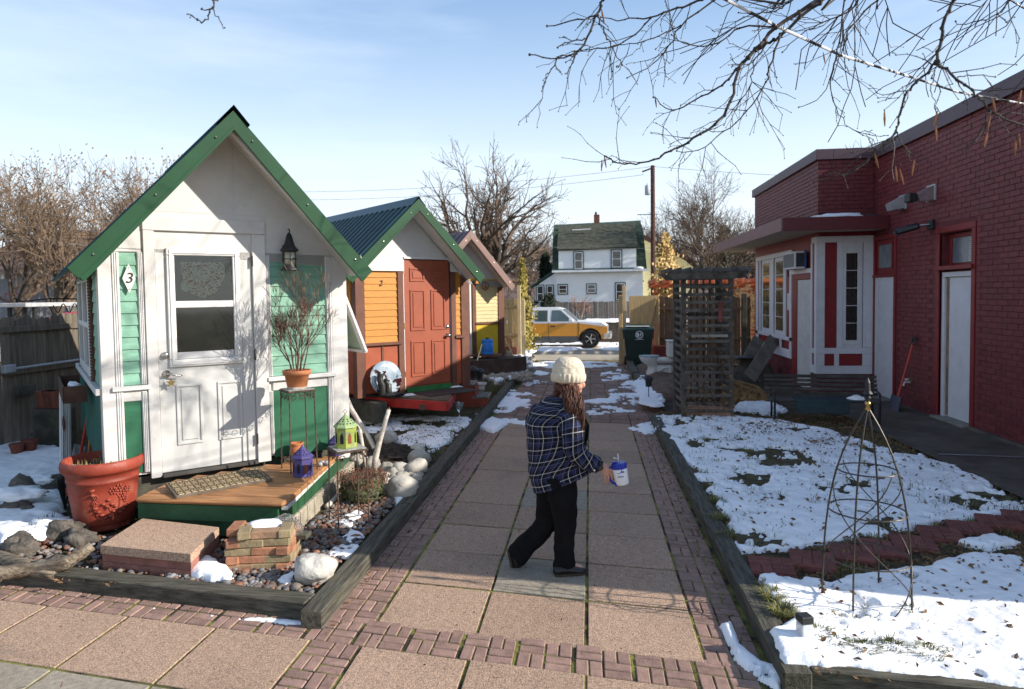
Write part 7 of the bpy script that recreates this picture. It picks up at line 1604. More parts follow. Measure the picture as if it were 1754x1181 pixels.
# houses left behind the fence
H5 = thing('cream_house', 'cream coloured house with red framed windows seen over the left fence', 'house', (-30, 33, 0)); CW = M('cream_house_wall', (.62, .58, .45), var=.05)
def lb5(name, mat, px0, px1, py0, py1, Y, d=.3, parent=None, T_=None):
    a = gy(px0, py0, Y); b = gy(px1, py1, Y); mb = MB(); mb.box(a.x, b.x, Y, Y+d, b.z, a.z); return obj(name, mb, mat, parent or T_)
lb5('wall', CW, 44, 75, 452, 560, 33, 6, T_=H5); lb5('wall', CW, 76, 140, 478, 560, 34, 6, T_=H5)
RDT = M('red_window_frame', (.35, .05, .06)); BRF = M('brown_shingle_roof', (.16, .10, .07), var=.25, scale=2)
mb = MB(); a = gy(40, 452, 33); b = gy(140, 452, 34); mb.add([(a.x-1.5, 32.6, a.z+.1), (b.x, 33.4, gy(120, 476, 33.4).z+.1), (b.x, 38, a.z+2.2), (a.x-1.5, 37, a.z+2.2)], [(0, 1, 2, 3)]); obj('roof', mb, BRF, H5, fix=False)
for q in ((53, 64, 503, 521, 33), (85, 95, 500, 514, 34)): f = lb5('window', RDT, q[0], q[1], q[2], q[3], q[4]-.1, .09, T_=H5); lb5('pane', M('far_pane', (.12, .13, .14), rough=.2), q[0]+2, q[1]-2, q[2]+2.5, q[3]-2, q[4]-.12, .01, parent=f, T_=H5)
H6 = thing('grey_house', 'dark grey house with porch roof behind bare trees at the far left', 'house', (-33, 30, 0)); GW = M('dark_grey_siding', (.20, .20, .22), var=.1)  # siding's own dark grey
lb5('wall', GW, -60, 46, 470, 560, 31, 5, T_=H6); f = lb5('window', RDT, 8, 38, 503, 517, 30.9, .08, T_=H6); lb5('pane', _mats['far_pane'], 10, 36, 505, 515, 30.88, .01, parent=f, T_=H6)
lb5('window', M('white_far_trim', (.7, .7, .7)), 0, 7, 460, 478, 30.9, .08, T_=H6)
mb = MB(); a = gy(-60, 468, 30.5); b = gy(50, 470, 30.5); mb.add([(a.x, 30.4, a.z), (b.x, 30.4, b.z), (b.x-1, 34, b.z+2.2), (a.x, 34, a.z+2.2)], [(0, 1, 2, 3)]); obj('roof', mb, BRF, H6, fix=False)
GZ = thing('metal_carport', 'grey flat roofed carport on thin posts behind the left fence', 'carport', (-14, 18, 0)); mb = MB(); a = gy(-40, 524, 17); b = gy(70, 526, 17); mb.box(a.x, b.x, 16.5, 19, a.z-.05, a.z+.06, .01); obj('roof', mb, M('pale_grey_metal_roof', (.38, .38, .38)), GZ)
for px in (20, 45, 62): a2_ = gy(px, 530, 17); mb = MB(); mb.box(a2_.x-.04, a2_.x+.04, 16.9, 16.98, 0, a.z-.06); obj('post', mb, BLACKM, GZ)
CR = thing('red_car', 'red car roof just visible over the left board fence', 'car', (-22, 28, 0)); a = gy(86, 536, 28); b = gy(125, 536, 28); mb = MB(); mb.blob(((a.x+b.x)/2+.6, 28, 1.0), (1.3, .8, .52), 16, 8); obj('cabin', mb, M('red_car_paint', (.45, .03, .04), rough=.25, bump=0), CR, True); mb = MB(); mb.box(a.x-1, b.x+1.5, 27.3, 28.9, .2, .85, .15); obj('body', mb, _mats['red_car_paint'], CR); mb = MB(); mb.blob(((a.x+b.x)/2+.6, 27.75, 1.12), (.9, .55, .28), 14, 8); obj('window', mb, DGLASS, CR, True)
# utility pole
pq = gy(1118, 300, 40)
UP = thing('utility_pole', 'brown wooden utility pole with grey transformer behind the house', 'utility pole', (pq.x, 40, 0)); PWD = M('brown_pole_wood', (.085, .04, .03), rough=.9, var=.3)
zt5 = gy(1118, 284, 40).z; mb = MB(); mb.tube([(pq.x, 40, 0), (pq.x, 40, zt5)], [.16, .12], 10); obj('pole', mb, PWD, UP)
tr = gy(1109, 326, 39.8); mb = MB(); mb.lathe([(.13, -.28), (.15, -.26), (.15, .22), (.12, .27), (.04, .30), (.03, .4)], 14, tuple(tr)); obj('transformer', mb, M('grey_transformer', (.42, .44, .47), rough=.5), UP, True)
mb = MB(); mb.bar((tr.x, 39.85, tr.z), (pq.x, 39.95, tr.z), .05, .05); mb.bar((pq.x-.6, 39.9, zt5-.35), (pq.x, 39.9, zt5-.15), .08, .08); mb.bar((pq.x-.9, 39.9, zt5-2.6-.2), (pq.x+.1, 39.9, zt5-2.8), .04, .04); obj('bracket', mb, PWD, UP)
def wire(name, pts, r_, label, n=24, sag=.0, mat=None, group='overhead wires'):
    mb = MB(); a, b = Vector(pts[0]), Vector(pts[-1]); L_ = []
    for k in range(n+1): t = k/n; p = a.lerp(b, t); p.z -= sag*4*t*(1-t); L_.append(p)
    mb.tube(L_, r_, 4, False); return obj(name, mb, mat or BLACKM, label=label, cat='wire', group=group)
GW_ = M('grey_wire', (.22, .23, .24), rough=.6)
wire('overhead_wire', [(pq.x, 40, zt5-.05), gy(1800, 305, 36)], .011, 'thin wire running right from the top of the utility pole', sag=.3, mat=GW_)
wire('overhead_wire', [(pq.x, 40, zt5-.05), gy(400, 328, 44)], .011, 'thin wire running left from the top of the utility pole', sag=.5, mat=GW_)
wire('overhead_wire', [(pq.x-.5, 40, zt5-.5), gy(400, 342, 44)], .011, 'second thin wire left of the utility pole', sag=.5, mat=GW_)
wire('overhead_wire', [gy(860, 415, 42), gy(1120, 425, 41)], .010, 'low wire crossing in front of the distant trees', sag=.2, mat=GW_)
for k, (y0_, y1_) in enumerate(((372, 404), (395, 415), (401, 428))): wire('overhead_wire', [gy(-30, y0_, 24), gy(240, y1_, 24)], .015, ('upper grey wire crossing the left trees', 'middle wire crossing the left trees', 'lowest grey wire crossing the left trees')[k], sag=.05, mat=M('bright_wire', (.4, .41, .43)) if k != 1 else BLACKM)
# ------------------------------------------------------------------ trees
BARK = M('grey_brown_bark', (.075, .058, .045), rough=.95, var=.35, scale=6, bump=.5, bscale=20)
TWIGM = M('brown_twigs', (.11, .078, .058), rough=.9, var=.35, scale=1.5, bump=0, col2=(.17, .115, .08))
def tree(name, label, base, h, spread, r0, seed, group='bare trees in the background', levels=5, first=.25, kids=(3, 5), nlimb=6, clump=0, lean=(0, 0), minr=.012, leafm=None, mat=None, droop=.0, up0=.25):
    global rs
    old = rs; rs = random.Random(seed)
    T_ = thing(name, label, 'tree', base, 0, group); tr_ = MB(); cr_ = MB(); base = Vector(base); tips = []
    def grow(p, d, l, r_, lv):
        seg = 5 if lv > 2 else 3 if lv else 2; pts = [p.copy()]; rad = [r_]; dd = d.normalized(); nodes = []
        for k in range(seg):
            dd = (dd+Vector((rs.gauss(0, .15), rs.gauss(0, .15), rs.gauss(0, .10)+up0*.22-(droop if lv < 2 else 0)))).normalized(); p = p+dd*l/seg; pts.append(p.copy()); rad.append(max(minr*.7, r_*(1-.5*(k+1)/seg))); nodes.append((p.copy(), dd.copy(), rad[-1]))
        (tr_ if lv >= levels-1 else cr_).tube(pts, rad, 7 if lv >= levels-1 else 4 if lv > 1 else 3, False)
        if lv == 0: tips.append(pts[-1]); return
        for j in range(rs.randint(*kids)):
            c, d2, r2 = nodes[min(len(nodes)-1, int(rs.random()**.7*len(nodes)))]
            ax = d2.orthogonal(); ax.rotate(Matrix.Rotation(rs.random()*2*pi, 3, d2)); nd = (d2*1.0+ax*rs.uniform(.45, 1.0)+Vector((0, 0, .12))).normalized()
            grow(c, nd, l*rs.uniform(.52, .78), max(minr, r2*.72), lv-1)
        c, d2, r2 = nodes[-1]; grow(c, d2, l*.7, max(minr, r2*.9), lv-1)
    tp = base+Vector((lean[0]*h*first, lean[1]*h*first, h*first)); tr_.tube([base, base.lerp(tp, .5)+Vector((rs.uniform(-.1, .1), 0, 0)), tp], [r0*1.25, r0*1.05, r0], 9)
    for k in range(nlimb):
        A = 2*pi*(k+rs.random()*.5)/nlimb; s_ = rs.uniform(.35, 1.0)*spread; d = Vector((cos(A)*s_+lean[0], sin(A)*s_*.6+lean[1], 1)).normalized(); grow(tp-Vector((0, 0, r0*rs.uniform(0, 1.2))), d, h*(1-first)*.40*rs.uniform(.85, 1.15), r0*rs.uniform(.45, .70), levels-1)
    obj('trunk', tr_, mat or BARK, T_, True, fix=False); obj('crown', cr_, leafm or TWIGM, T_, fix=False)
    if clump:
        lm = MB()
        for t in tips:
            if rs.random() < clump:
                for k in range(3): a = t+Vector((rs.gauss(0, .15), rs.gauss(0, .15), rs.gauss(0, .15))); lm.add([a, a+Vector((.09, .02, .05)), a+Vector((.02, .05, .1))], [(0, 1, 2)])
        if lm.v: obj('old_leaves', lm, M('pale_brown_clinging_leaf', (.22, .13, .06), rough=.9, var=.4, bump=0), T_, kind='stuff', fix=False)
    rs = old; return T_
def copytree(T_, loc, rz, sc, label):
    r = T_.copy(); C.objects.link(r); r.location = loc; r.rotation_euler = (0, 0, rz); r.scale = sc; r['label'] = label
    for ch in [o for o in bpy.data.objects if o.parent == T_]:
        c = ch.copy(); C.objects.link(c); c.parent = r
    return r
bt = gy(838, 500, 58)
tree('bare_tree', 'large spreading bare tree with dark limbs rising behind the orange house', (bt.x, 58, 0), 14.0, 1.25, .80, 12, levels=5, first=.17, kids=(2, 4), nlimb=7, clump=.08, minr=.024, up0=.12)
rt = gy(1222, 500, 45)
t2_ = tree('bare_tree', 'broad bare tree behind the dark arbour and utility pole', (rt.x, 45, 0), 9.2, 1.0, .26, 21, levels=5, first=.20, kids=(3, 4), nlimb=6, minr=.012)
g1 = tree('bare_tree', 'bare brown twigged tree left of the green roof', (-20.5, 24, 0), 7.4, .6, .18, 31, levels=5, first=.2, kids=(2, 4), nlimb=6, clump=.22, minr=.010, leafm=M('tan_twigs', (.15, .105, .075), rough=.9, var=.3, scale=1, bump=0, col2=(.24, .17, .12)))
for k, (px, Y, s_, rz, lb) in enumerate(((30, 26, 1.02, 1.0, 'tall bare tree at the far left frame edge'), (215, 30, 1.12, 2.2, 'bare tree just left of the green roof slope'), (285, 34, 1.25, 4.4, 'bare tree touching the upper green roof edge'), (350, 42, 1.35, 2.9, 'bare tree mostly hidden behind the green roof'))):
    q = gy(px, 500, Y); copytree(g1, (q.x, Y, 0), rz, (s_, s_, s_), lb)
for k, (px, Y, s_, rz, lb) in enumerate(((1130, 62, .95, 1.3, 'bare tree just right of the white house roof'), (1290, 60, .8, 2.1, 'bare tree behind the red canopy corner'), (1250, 72, 1.0, 3.3, 'distant bare tree right of the utility pole'), (1455, 60, 1.3, .8, 'bare tree top showing over the red parapet'), (905, 75, 1.0, 4.1, 'distant bare tree left of the white house'), (760, 70, .95, 5.0, 'distant bare tree seen over the brown roof'), (1180, 55, .7, 5.6, 'small bare tree above the golden shrub'))):
    q = gy(px, 500, Y); copytree(t2_, (q.x, Y, 0), rz, (s_, s_, s_), lb)
# distant woods: one brown twig mass
mb = MB(); r2 = random.Random(5)
for k in range(11000):
    seg = r2.random()
    px = r2.uniform(640, 1350) if seg < .7 else r2.uniform(-60, 420)
    Y = r2.uniform(80, 120); q = gy(px, 500, Y); top = (6.6+3.2*vnoise(np.array([q.x*.12]), np.array([0.0]), 4)[0])*(Y/95)
    if seg >= .7: top *= 1.25
    z = r2.random()**.8*top; p = Vector((q.x, Y, z)); d = Vector((r2.uniform(-.7, .7), r2.uniform(-.2, .2), r2.uniform(.3, 1))).normalized()*r2.uniform(.8, 2.2); w_ = Vector((.03, 0, 0)) if abs(d.x) < .8*d.length else Vector((0, 0, .03))
    mb.add([p-w_, p+w_, p+d+w_*.4, p+d-w_*.4], [(0, 1, 2, 3)])
obj('distant_woods', mb, M('distant_brown_twigs', (.15, .10, .075), rough=1, var=.3, scale=.15, bump=0, col2=(.22, .15, .12)), kind='stuff', label='mass of brown leafless woods beyond the houses', cat='woods', fix=False)
mb = MB(); X, Y = np.meshgrid(np.linspace(-110, 80, 90), np.linspace(115, 150, 8)); Z = 6.0*(Y-113)/35+2*fbm(X*.05, Y*.05, 1, 4, 3); gridmesh('far_hills', X, Y, Z, np.ones((7, 89), bool), M('hazy_wooded_hill', (.14, .10, .085), rough=1, var=.3, scale=.3, bump=0), 'structure')
# leafy shrubs: golden arborvitae, birch leaves, evergreens
def shrub(name, label, base, h, w_, mat, n_, seed, cone=.8, cat='shrub', size=.09, group=None, trunk=True):
    r_ = random.Random(seed); T_ = thing(name, label, cat, base, 0, group); mb = MB(); b = Vector(base)
    for k in range(n_):
        t = r_.random()**1.15; z = h*(.04+.96*t); rr = w_*(1-t)**cone*(.55+.6*r_.random())*(1+.35*sin(z*9+k % 5)); A = r_.random()*2*pi; rr *= sqrt(r_.uniform(.25, 1))*(.75+.9*noise.noise(Vector((cos(A)*1.4, sin(A)*1.4, z*2.2+seed))))
        p = b+Vector((rr*cos(A), rr*sin(A), z)); s_ = size*r_.uniform(.5, 1.3); a = Vector((r_.gauss(0, .5), r_.gauss(0, .5), r_.uniform(.2, 1))).normalized()*s_; c = a.orthogonal().normalized()*s_*.4
        mb.add([p, p+a*.5+c, p+a, p+a*.5-c], [(0, 1, 2, 3)])
    obj('foliage', mb, mat, T_, fix=False, kind='stuff')
    mb = MB(); mb.tube([b, b+Vector((0, 0, h*.9))], [w_*.08, .01], 6); obj('trunk', mb, BARK, T_)
    return T_
GOLD = M('golden_green_foliage', (.17, .15, .03), rough=.8, var=.4, scale=2, bump=0, col2=(.42, .33, .08)); GOLD2 = M('golden_leaf', (.50, .30, .07), rough=.7, var=.4, scale=2, bump=0, col2=(.66, .48, .20))
DKG = M('dark_evergreen_needles', (.012, .022, .012), rough=.9, var=.4, bump=0, scale=2)
q = gy(903, 560, 22.6); shrub('arborvitae', 'tall golden green arborvitae beside the left gate post', (q.x-.12, 22.6, 0), 3.15, .48, GOLD, 5200, 1, .75, size=.10)
q = gy(1140, 520, 24); shrub('golden_shrub', 'tall shrub with glowing golden leaves behind the right fence', (q.x, 24, 0), 4.0, .95, GOLD2, 3600, 2, .55, size=.12)
q = gy(936, 520, 52); shrub('evergreen_tree', 'dark narrow evergreen left of the white house', (q.x, 52, 0), 5.0, 1.1, DKG, 3500, 3, .5, size=.25, cat='evergreen')
q = gy(940, 520, 40); shrub('evergreen_shrub', 'low dark evergreen bush by the white house porch', (q.x, 40, 0), 1.9, 1.1, DKG, 2000, 4, .3, size=.15)
q = gy(1262, 540, 30); shrub('evergreen_tree', 'dark evergreen top seen through the bare branches at right', (gy(1240, 400, 58).x, 58, 0), 7.2, 1.9, M('grey_green_needles', (.05, .06, .035), var=.4, bump=0), 3000, 6, .7, size=.4, cat='evergreen')
# small pale sapling by the fence and reddish shrub
q = gy(995, 545, 36); tree('sapling', 'small pale bare sapling in front of the grey board fence', (q.x, 36, 0), 2.4, .6, .035, 77, group='small shrubs', levels=3, kids=(3, 4), nlimb=5, minr=.012, mat=BIRCH, leafm=M('reddish_fine_twigs', (.30, .17, .13), var=.3, bump=0))
q = gy(1270, 500, 21); tree('orange_shrub', 'russet leaved shrub in front of the orange slats', (q.x, 20.6, 0), 2.3, .8, .03, 79, group='small shrubs', levels=3, kids=(3, 5), nlimb=6, minr=.006, clump=1.0)

# ------------------------------------------------------------------ overhanging tree above the camera
OT = thing('overhanging_tree', 'bare tree whose dark budded branches hang into the top of the view', 'tree', (3.6, -1.6, 0))
OB_ = M('dark_branch_bark', (.040, .030, .026), rough=.8, var=.4, scale=20, bump=.3, col2=(.09, .07, .06)); Yb = 3.6
rs = random.Random(99)
hub = Vector((3.3, -.6, 5.2))
mb = MB(); mb.tube([(3.6, -1.6, 0), (3.55, -1.5, 2.2), (3.4, -1.0, 4.2), hub], [.24, .20, .17, .14], 12); obj('trunk', mb, BARK, OT, True)
def limb(pts, w0, w1, Y=Yb, dY=.0, feed=True, tw=10, tl=.28, bud=True):
    P_ = [gy(x, y_, Y+dY*k/len(pts)) for k, (x, y_) in enumerate(pts)]; r0 = w0/1.0/FPX*Y/2; r1 = w1/FPX*Y/2; mb = MB(); Q_ = []
    for i in range(len(P_)-1):
        for k in range(4):
            t = k/4; a = P_[max(i-1, 0)]; b = P_[i]; c = P_[i+1]; d = P_[min(i+2, len(P_)-1)]
            Q_.append(.5*((2*b)+(c-a)*t+(2*a-5*b+4*c-d)*t*t+(3*b-a-3*c+d)*t**3)+Vector((rs.gauss(0, .004), rs.gauss(0, .004), rs.gauss(0, .004))))
    Q_.append(P_[-1]); n = len(Q_); R_ = [r0+(r1-r0)*k/(n-1) for k in range(n)]
    mb.tube(Q_, R_, 6, False)
    for k in range(0, n, 2): mb.blob(Q_[k], R_[k]*1.5, 5, 4)
    mb.blob(Q_[-1], r1*2.6, 5, 4)
    tw_n = int(tw*.75)
    for k in range(tw_n):
        i = rs.randint(1, n-1); d = (Q_[i]-Q_[i-1]).normalized(); ax = d.orthogonal(); ax.rotate(Matrix.Rotation(rs.random()*2*pi, 3, d)); nd = (d*.8+ax*rs.uniform(.4, .9)+Vector((0, 0, -.25))).normalized()
        L_ = tl*rs.uniform(.35, 1.2); p = Q_[i].copy(); pts2 = [p.copy()]; 
        for j in range(4):
            nd = (nd+Vector((rs.gauss(0, .18), rs.gauss(0, .18), rs.gauss(0, .18)-.04))).normalized(); p = p+nd*L_/4; pts2.append(p.copy()); mb.blob(p, .0032, 4, 3)
            if rs.random() < .5:
                n2 = (nd+Vector((rs.gauss(0, .6), rs.gauss(0, .6), rs.gauss(0, .6)))).normalized(); e = p+n2*L_*rs.uniform(.15, .4); mb.tube([p, p.lerp(e, .5)+Vector((0, 0, .004)), e], [.0016, .0014, .0012], 3, False); mb.blob(e, .0032, 4, 3)
        mb.tube(pts2, [min(R_[i]*.7, .0028), .0022, .0019, .0016, .0013], 3, False)
    obj('branch', mb, OB_, OT, fix=False)
    if feed:
        a = Q_[0]; b = Q_[1]; back = (a-b).normalized(); mb = MB(); mb.tube([a, a+back*.35+Vector((0, 0, .06)), a.lerp(hub, .35)+Vector((0, 0, .35)), a.lerp(hub, .7)+Vector((0, 0, .3)), hub], [r0, r0*1.15, r0*1.7, r0*2.4, max(.05, r0*3)], 7, False); obj('limb', mb, OB_, OT, fix=False)
limb([(1412, -10), (1405, 0), (1328, 47), (1294, 85), (1266, 117), (1251, 174), (1224, 214), (1179, 244), (1147, 259), (1119, 274), (1079, 281), (1050, 276), (1036, 268)], 7, 1.6, tw=16)
limb([(1420, -14), (1403, 2), (1338, 60), (1313, 75), (1279, 100), (1249, 134), (1224, 154), (1179, 177), (1149, 189), (1119, 167)], 6, 1.4, 3.7, tw=14)
limb([(1040, -20), (1032, 0), (1022, 27), (1000, 75), (987, 92), (957, 102), (907, 94)], 5, 2, 2.9, tw=5, tl=.15); limb([(1022, 27), (990, 36), (937, 45)], 3, 1.8, 2.9, feed=False, tw=2, tl=.1); limb([(1000, 68), (975, 72), (955, 82)], 2.4, 1.5, 2.9, feed=False, tw=2, tl=.1)
limb([(987, 92), (957, 100), (945, 120), (935, 135), (929, 170), (920, 219)], 2.6, .9, 2.9, feed=False, tw=4, tl=.12); limb([(1022, 27), (1035, 55), (1044, 75), (1056, 95), (1066, 112)], 3, 1.3, 2.9, feed=False, tw=6, tl=.12)
limb([(1225, -12), (1204, 0), (1159, 15), (1114, 30), (1069, 35), (1029, 30)], 4.4, 1.4, 3.4, tw=8); limb([(1114, 30), (1089, 60), (1049, 80), (1004, 85), (969, 107)], 2.8, 1.2, 3.4, feed=False, tw=10)
limb([(1235, -10), (1224, 0), (1164, 47), (1149, 75), (1119, 110), (1074, 134)], 3.4, 1.2, 3.5, tw=10); limb([(1164, 47), (1140, 58), (1098, 72), (1060, 76), (1010, 88)], 2.2, 1.0, 3.5, feed=False, tw=10)
limb([(1328, 47), (1269, 47), (1229, 75), (1179, 77), (1150, 60)], 3.2, 1.2, 3.6, feed=False, tw=8); limb([(1338, 60), (1318, 115), (1313, 140), (1279, 194), (1239, 227), (1199, 257), (1159, 259)], 3.4, 1.2, 3.65, feed=False, tw=16)
limb([(1446, -15), (1446, 0), (1438, 75), (1426, 120), (1426, 164), (1443, 204), (1478, 232)], 3, 1.1, 3.8, tw=12); limb([(1520, -15), (1503, 0), (1458, 45), (1443, 85), (1428, 110), (1408, 164), (1368, 184)], 3.2, 1.1, 3.8, tw=14)
limb([(1375, -10), (1350, 5), (1330, 18), (1300, 25), (1265, 22)], 3, 1.2, 3.3, tw=12); limb([(1480, -12), (1455, 18), (1410, 40), (1370, 62), (1340, 90)], 3, 1.2, 3.9, tw=16); limb([(1313, 75), (1290, 110), (1283, 150), (1255, 190), (1240, 215)], 2.4, 1.0, 3.7, feed=False, tw=12)
limb([(1634, -15), (1630, 0), (1617, 45), (1610, 90), (1605, 107)], 5.5, 4.5, 2.8, tw=4); limb([(1605, 107), (1570, 142), (1553, 162), (1538, 209), (1535, 227), (1498, 259), (1463, 294), (1421, 298)], 4.2, 1.6, 2.8, feed=False, tw=14, tl=.2)
limb([(1535, 227), (1548, 250), (1555, 265), (1568, 282)], 2, 1.4, 2.8, feed=False, tw=4, tl=.1); limb([(1605, 107), (1642, 135), (1664, 155), (1677, 169), (1697, 189), (1754, 214), (1790, 232)], 4, 3, 2.8, feed=False, tw=12, tl=.2); limb([(1697, 189), (1688, 205), (1690, 225), (1672, 235)], 2.2, 1.2, 2.8, feed=False, tw=5, tl=.12)
limb([(1760, -12), (1732, 0), (1707, 25), (1672, 37), (1637, 37)], 3, 1.3, 2.8, tw=6, tl=.15); limb([(1642, 135), (1665, 130), (1705, 132)], 1.8, 1.2, 2.8, feed=False, tw=2, tl=.1); limb([(1605, 107), (1600, 130), (1595, 155), (1597, 175), (1612, 196)], 1.6, 1.0, 2.8, feed=False, tw=4, tl=.12)
limb([(372, -14), (367, 0), (365, 12), (358, 30), (345, 38), (338, 34)], 3, 2, 2.6, tw=2, tl=.08); limb([(365, 12), (374, 30), (385, 48)], 2, 1.2, 2.6, feed=False, tw=1, tl=.05); limb([(365, 15), (352, 18), (345, 16)], 2, 1.4, 2.6, feed=False, tw=0)
old_b = OB_
for k in range(5):                                   # unseen limbs added above the view to cast shadows on the white door
    c = Vector((2.6+.35*k, 4.55+.16*k+rs.uniform(-.2, .2), 4.6+.16*k+rs.uniform(-.25, .25))); mb = MB()
    branch(mb, c+Vector((.5, -.9, .45)), Vector((-.35, .9, -.35)), 1.5, .016, 3, .55, -.05, 6, 5, (3, 4), .004, .12); obj('branch', mb, OB_, OT, fix=False)
    mb = MB(); a = c+Vector((.5, -.9, .45)); mb.tube([a, a.lerp(hub, .4)+Vector((0, 0, .25)), hub], [.016, .025, .05], 6, False); obj('limb', mb, OB_, OT, fix=False)
mb = MB()
for (px, py, Y) in ((1035, 268, 3.6), (1031, 274, 3.6), (1030, 15, 2.9), (1122, 165, 3.7), (1606, 190, 2.8), (1603, 215, 2.8), (1498, 262, 2.8), (1534, 285, 2.8), (1541, 290, 2.8), (1697, 198, 2.8), (1692, 225, 2.8), (1745, 228, 2.8), (1740, 240, 2.8), (1566, 274, 2.8), (1515, 190, 2.8), (1700, 168, 2.8), (1410, 90, 3.8), (1750, 155, 2.8)):
    p = gy(px, py, Y); d = Vector((rs.uniform(-.3, .3), 0, -1)); mb.tube([p, p+d*.03, p+d*.06], [.002, .0045, .002], 5)
obj('hanging_leaves', mb, M('russet_curled_leaf', (.30, .12, .05), var=.4), OT, kind='stuff')
mb = MB(); n = 30; K = [gy(1225, -10, 3.2), gy(1330, 45, 3.6), gy(1440, 95, 4.1), gy(1553, 130, 4.7), gy(1640, 158, 5.4), gy(1754, 178, 6.4), gy(1900, 190, 8.0)]
mb.tube(K, .0075, 6, False); obj('service_cable', mb, M('pale_twisted_cable', (.16, .16, .17), rough=.4, var=.9, scale=9, bump=.2, col2=(.75, .75, .78), edge=(.48, .53)), label='thick service cable crossing behind the branches at top right', cat='cable')
mb = MB(); mb.tube([gy(1720, -6, 4.5), gy(1760, 18, 4.8), gy(1900, 60, 6)], .006, 5, False); obj('service_cable', mb, _mats['pale_twisted_cable'], label='short length of cable in the top right corner', cat='cable')
# ------------------------------------------------------------------ person
PY = 4.78
PS = thing('person', 'person in cream knit hat, navy plaid jacket and black trousers walking with a white mug', 'person', (-.25, PY, 0))
def pp(x, y, dy=0.0): return gy(x, y, PY+dy)
JNS = M('black_corduroy', (.007, .007, .008), rough=.95, spec=.15, var=.3, scale=10, bump=.3, bscale=60)
SKIN = M('skin', (.52, .27, .19), rough=.5, var=.08, scale=10, bump=.05); HAIRM = M('reddish_brown_hair', (.05, .018, .011), rough=.5, var=.5, scale=4, bump=.3, bscale=60, stretch=(12, 12, 1.5), col2=(.14, .05, .026))
def skin_body(name, verts, edges, radii, mat, parent, root=0, sub=2, smooth=True):
    me = bpy.data.meshes.new(name+'_sk'); me.from_pydata([tuple(v) for v in verts], edges, []); o = bpy.data.objects.new(name+'_sk', me); C.objects.link(o)
    md = o.modifiers.new('s', 'SKIN')
    for i, r in enumerate(radii):
        sv = me.skin_vertices[0].data[i]; sv.radius = r if hasattr(r, '__len__') else (r, r); sv.use_root = (i == root)
    sb = o.modifiers.new('u', 'SUBSURF'); sb.levels = sub; sb.render_levels = sub
    dg = bpy.context.evaluated_depsgraph_get(); m2 = bpy.data.meshes.new_from_object(o.evaluated_get(dg)); bpy.data.objects.remove(o)
    mb = MB(); mb.v = [tuple(v.co) for v in m2.vertices]; mb.f = [tuple(p.vertices) for p in m2.polygons]; bpy.data.meshes.remove(m2)
    return obj(name, mb, mat, parent, smooth)
def loft(name, rings, mat, parent, n=28, sub=4, cap=True, wr=0.0, uvs=None, seed=1):
    """rings: (centre, half side vector a, half depth vector b); smooth interpolation, UV in metres"""
    RR = []
    K = len(rings)
    for i in range(K-1):
        for k in range(sub):
            t = k/sub
            def cr(j):
                a, b, c, d = (Vector(rings[max(i-1, 0)][j]), Vector(rings[i][j]), Vector(rings[i+1][j]), Vector(rings[min(i+2, K-1)][j])); return .5*((2*b)+(c-a)*t+(2*a-5*b+4*c-d)*t*t+(3*b-a-3*c+d)*t**3)
            RR.append((cr(0), cr(1), cr(2)))
    RR.append(tuple(Vector(q) for q in rings[-1]))
    vs = []; uv = []; v_ = 0; prev = None
    for i, (c, a, b) in enumerate(RR):
        if prev is not None: v_ += (c-prev).length
        prev = c; per = pi*(a.length+b.length)
        for j in range(n+1):
            A = 2*pi*j/n; ca, sa = cos(A), sin(A); e = .86; px = abs(ca)**e*(1 if ca > 0 else -1); py = abs(sa)**e*(1 if sa > 0 else -1)
            p = c+a*px+b*py
            if wr: 
                nn = (a*ca+b*sa).normalized(); p = p+nn*wr*(noise.noise(Vector((p.x*7+seed, p.y*7, p.z*13)))+.6*noise.noise(Vector((p.x*15, p.y*15+seed, p.z*26))))
            vs.append(p); uv.append((j/n*per, v_))
    # close seam precisely
    for i in range(len(RR)): vs[i*(n+1)+n] = vs[i*(n+1)]
    fs = [(i*(n+1)+j, i*(n+1)+j+1, (i+1)*(n+1)+j+1, (i+1)*(n+1)+j) for i in range(len(RR)-1) for j in range(n)]
    inv = PM[parent.name].inverted(); me = bpy.data.meshes.new(name); 
    caps = []
    if cap: caps = [tuple(range(n-1, -1, -1)), tuple((len(RR)-1)*(n+1)+j for j in range(n))]
    me.from_pydata([tuple(inv @ Vector(v)) for v in vs], [], fs+caps); me.materials.append(mat)
    ul = me.uv_layers.new(name='UVMap')
    for l_ in me.loops: ul.data[l_.index].uv = uv[l_.vertex_index]
    me.polygons.foreach_set('use_smooth', [True]*len(me.polygons)); me.update()
    o = bpy.data.objects.new(name, me); lnk(o, parent); PM[o.name] = PM[parent.name]; return o
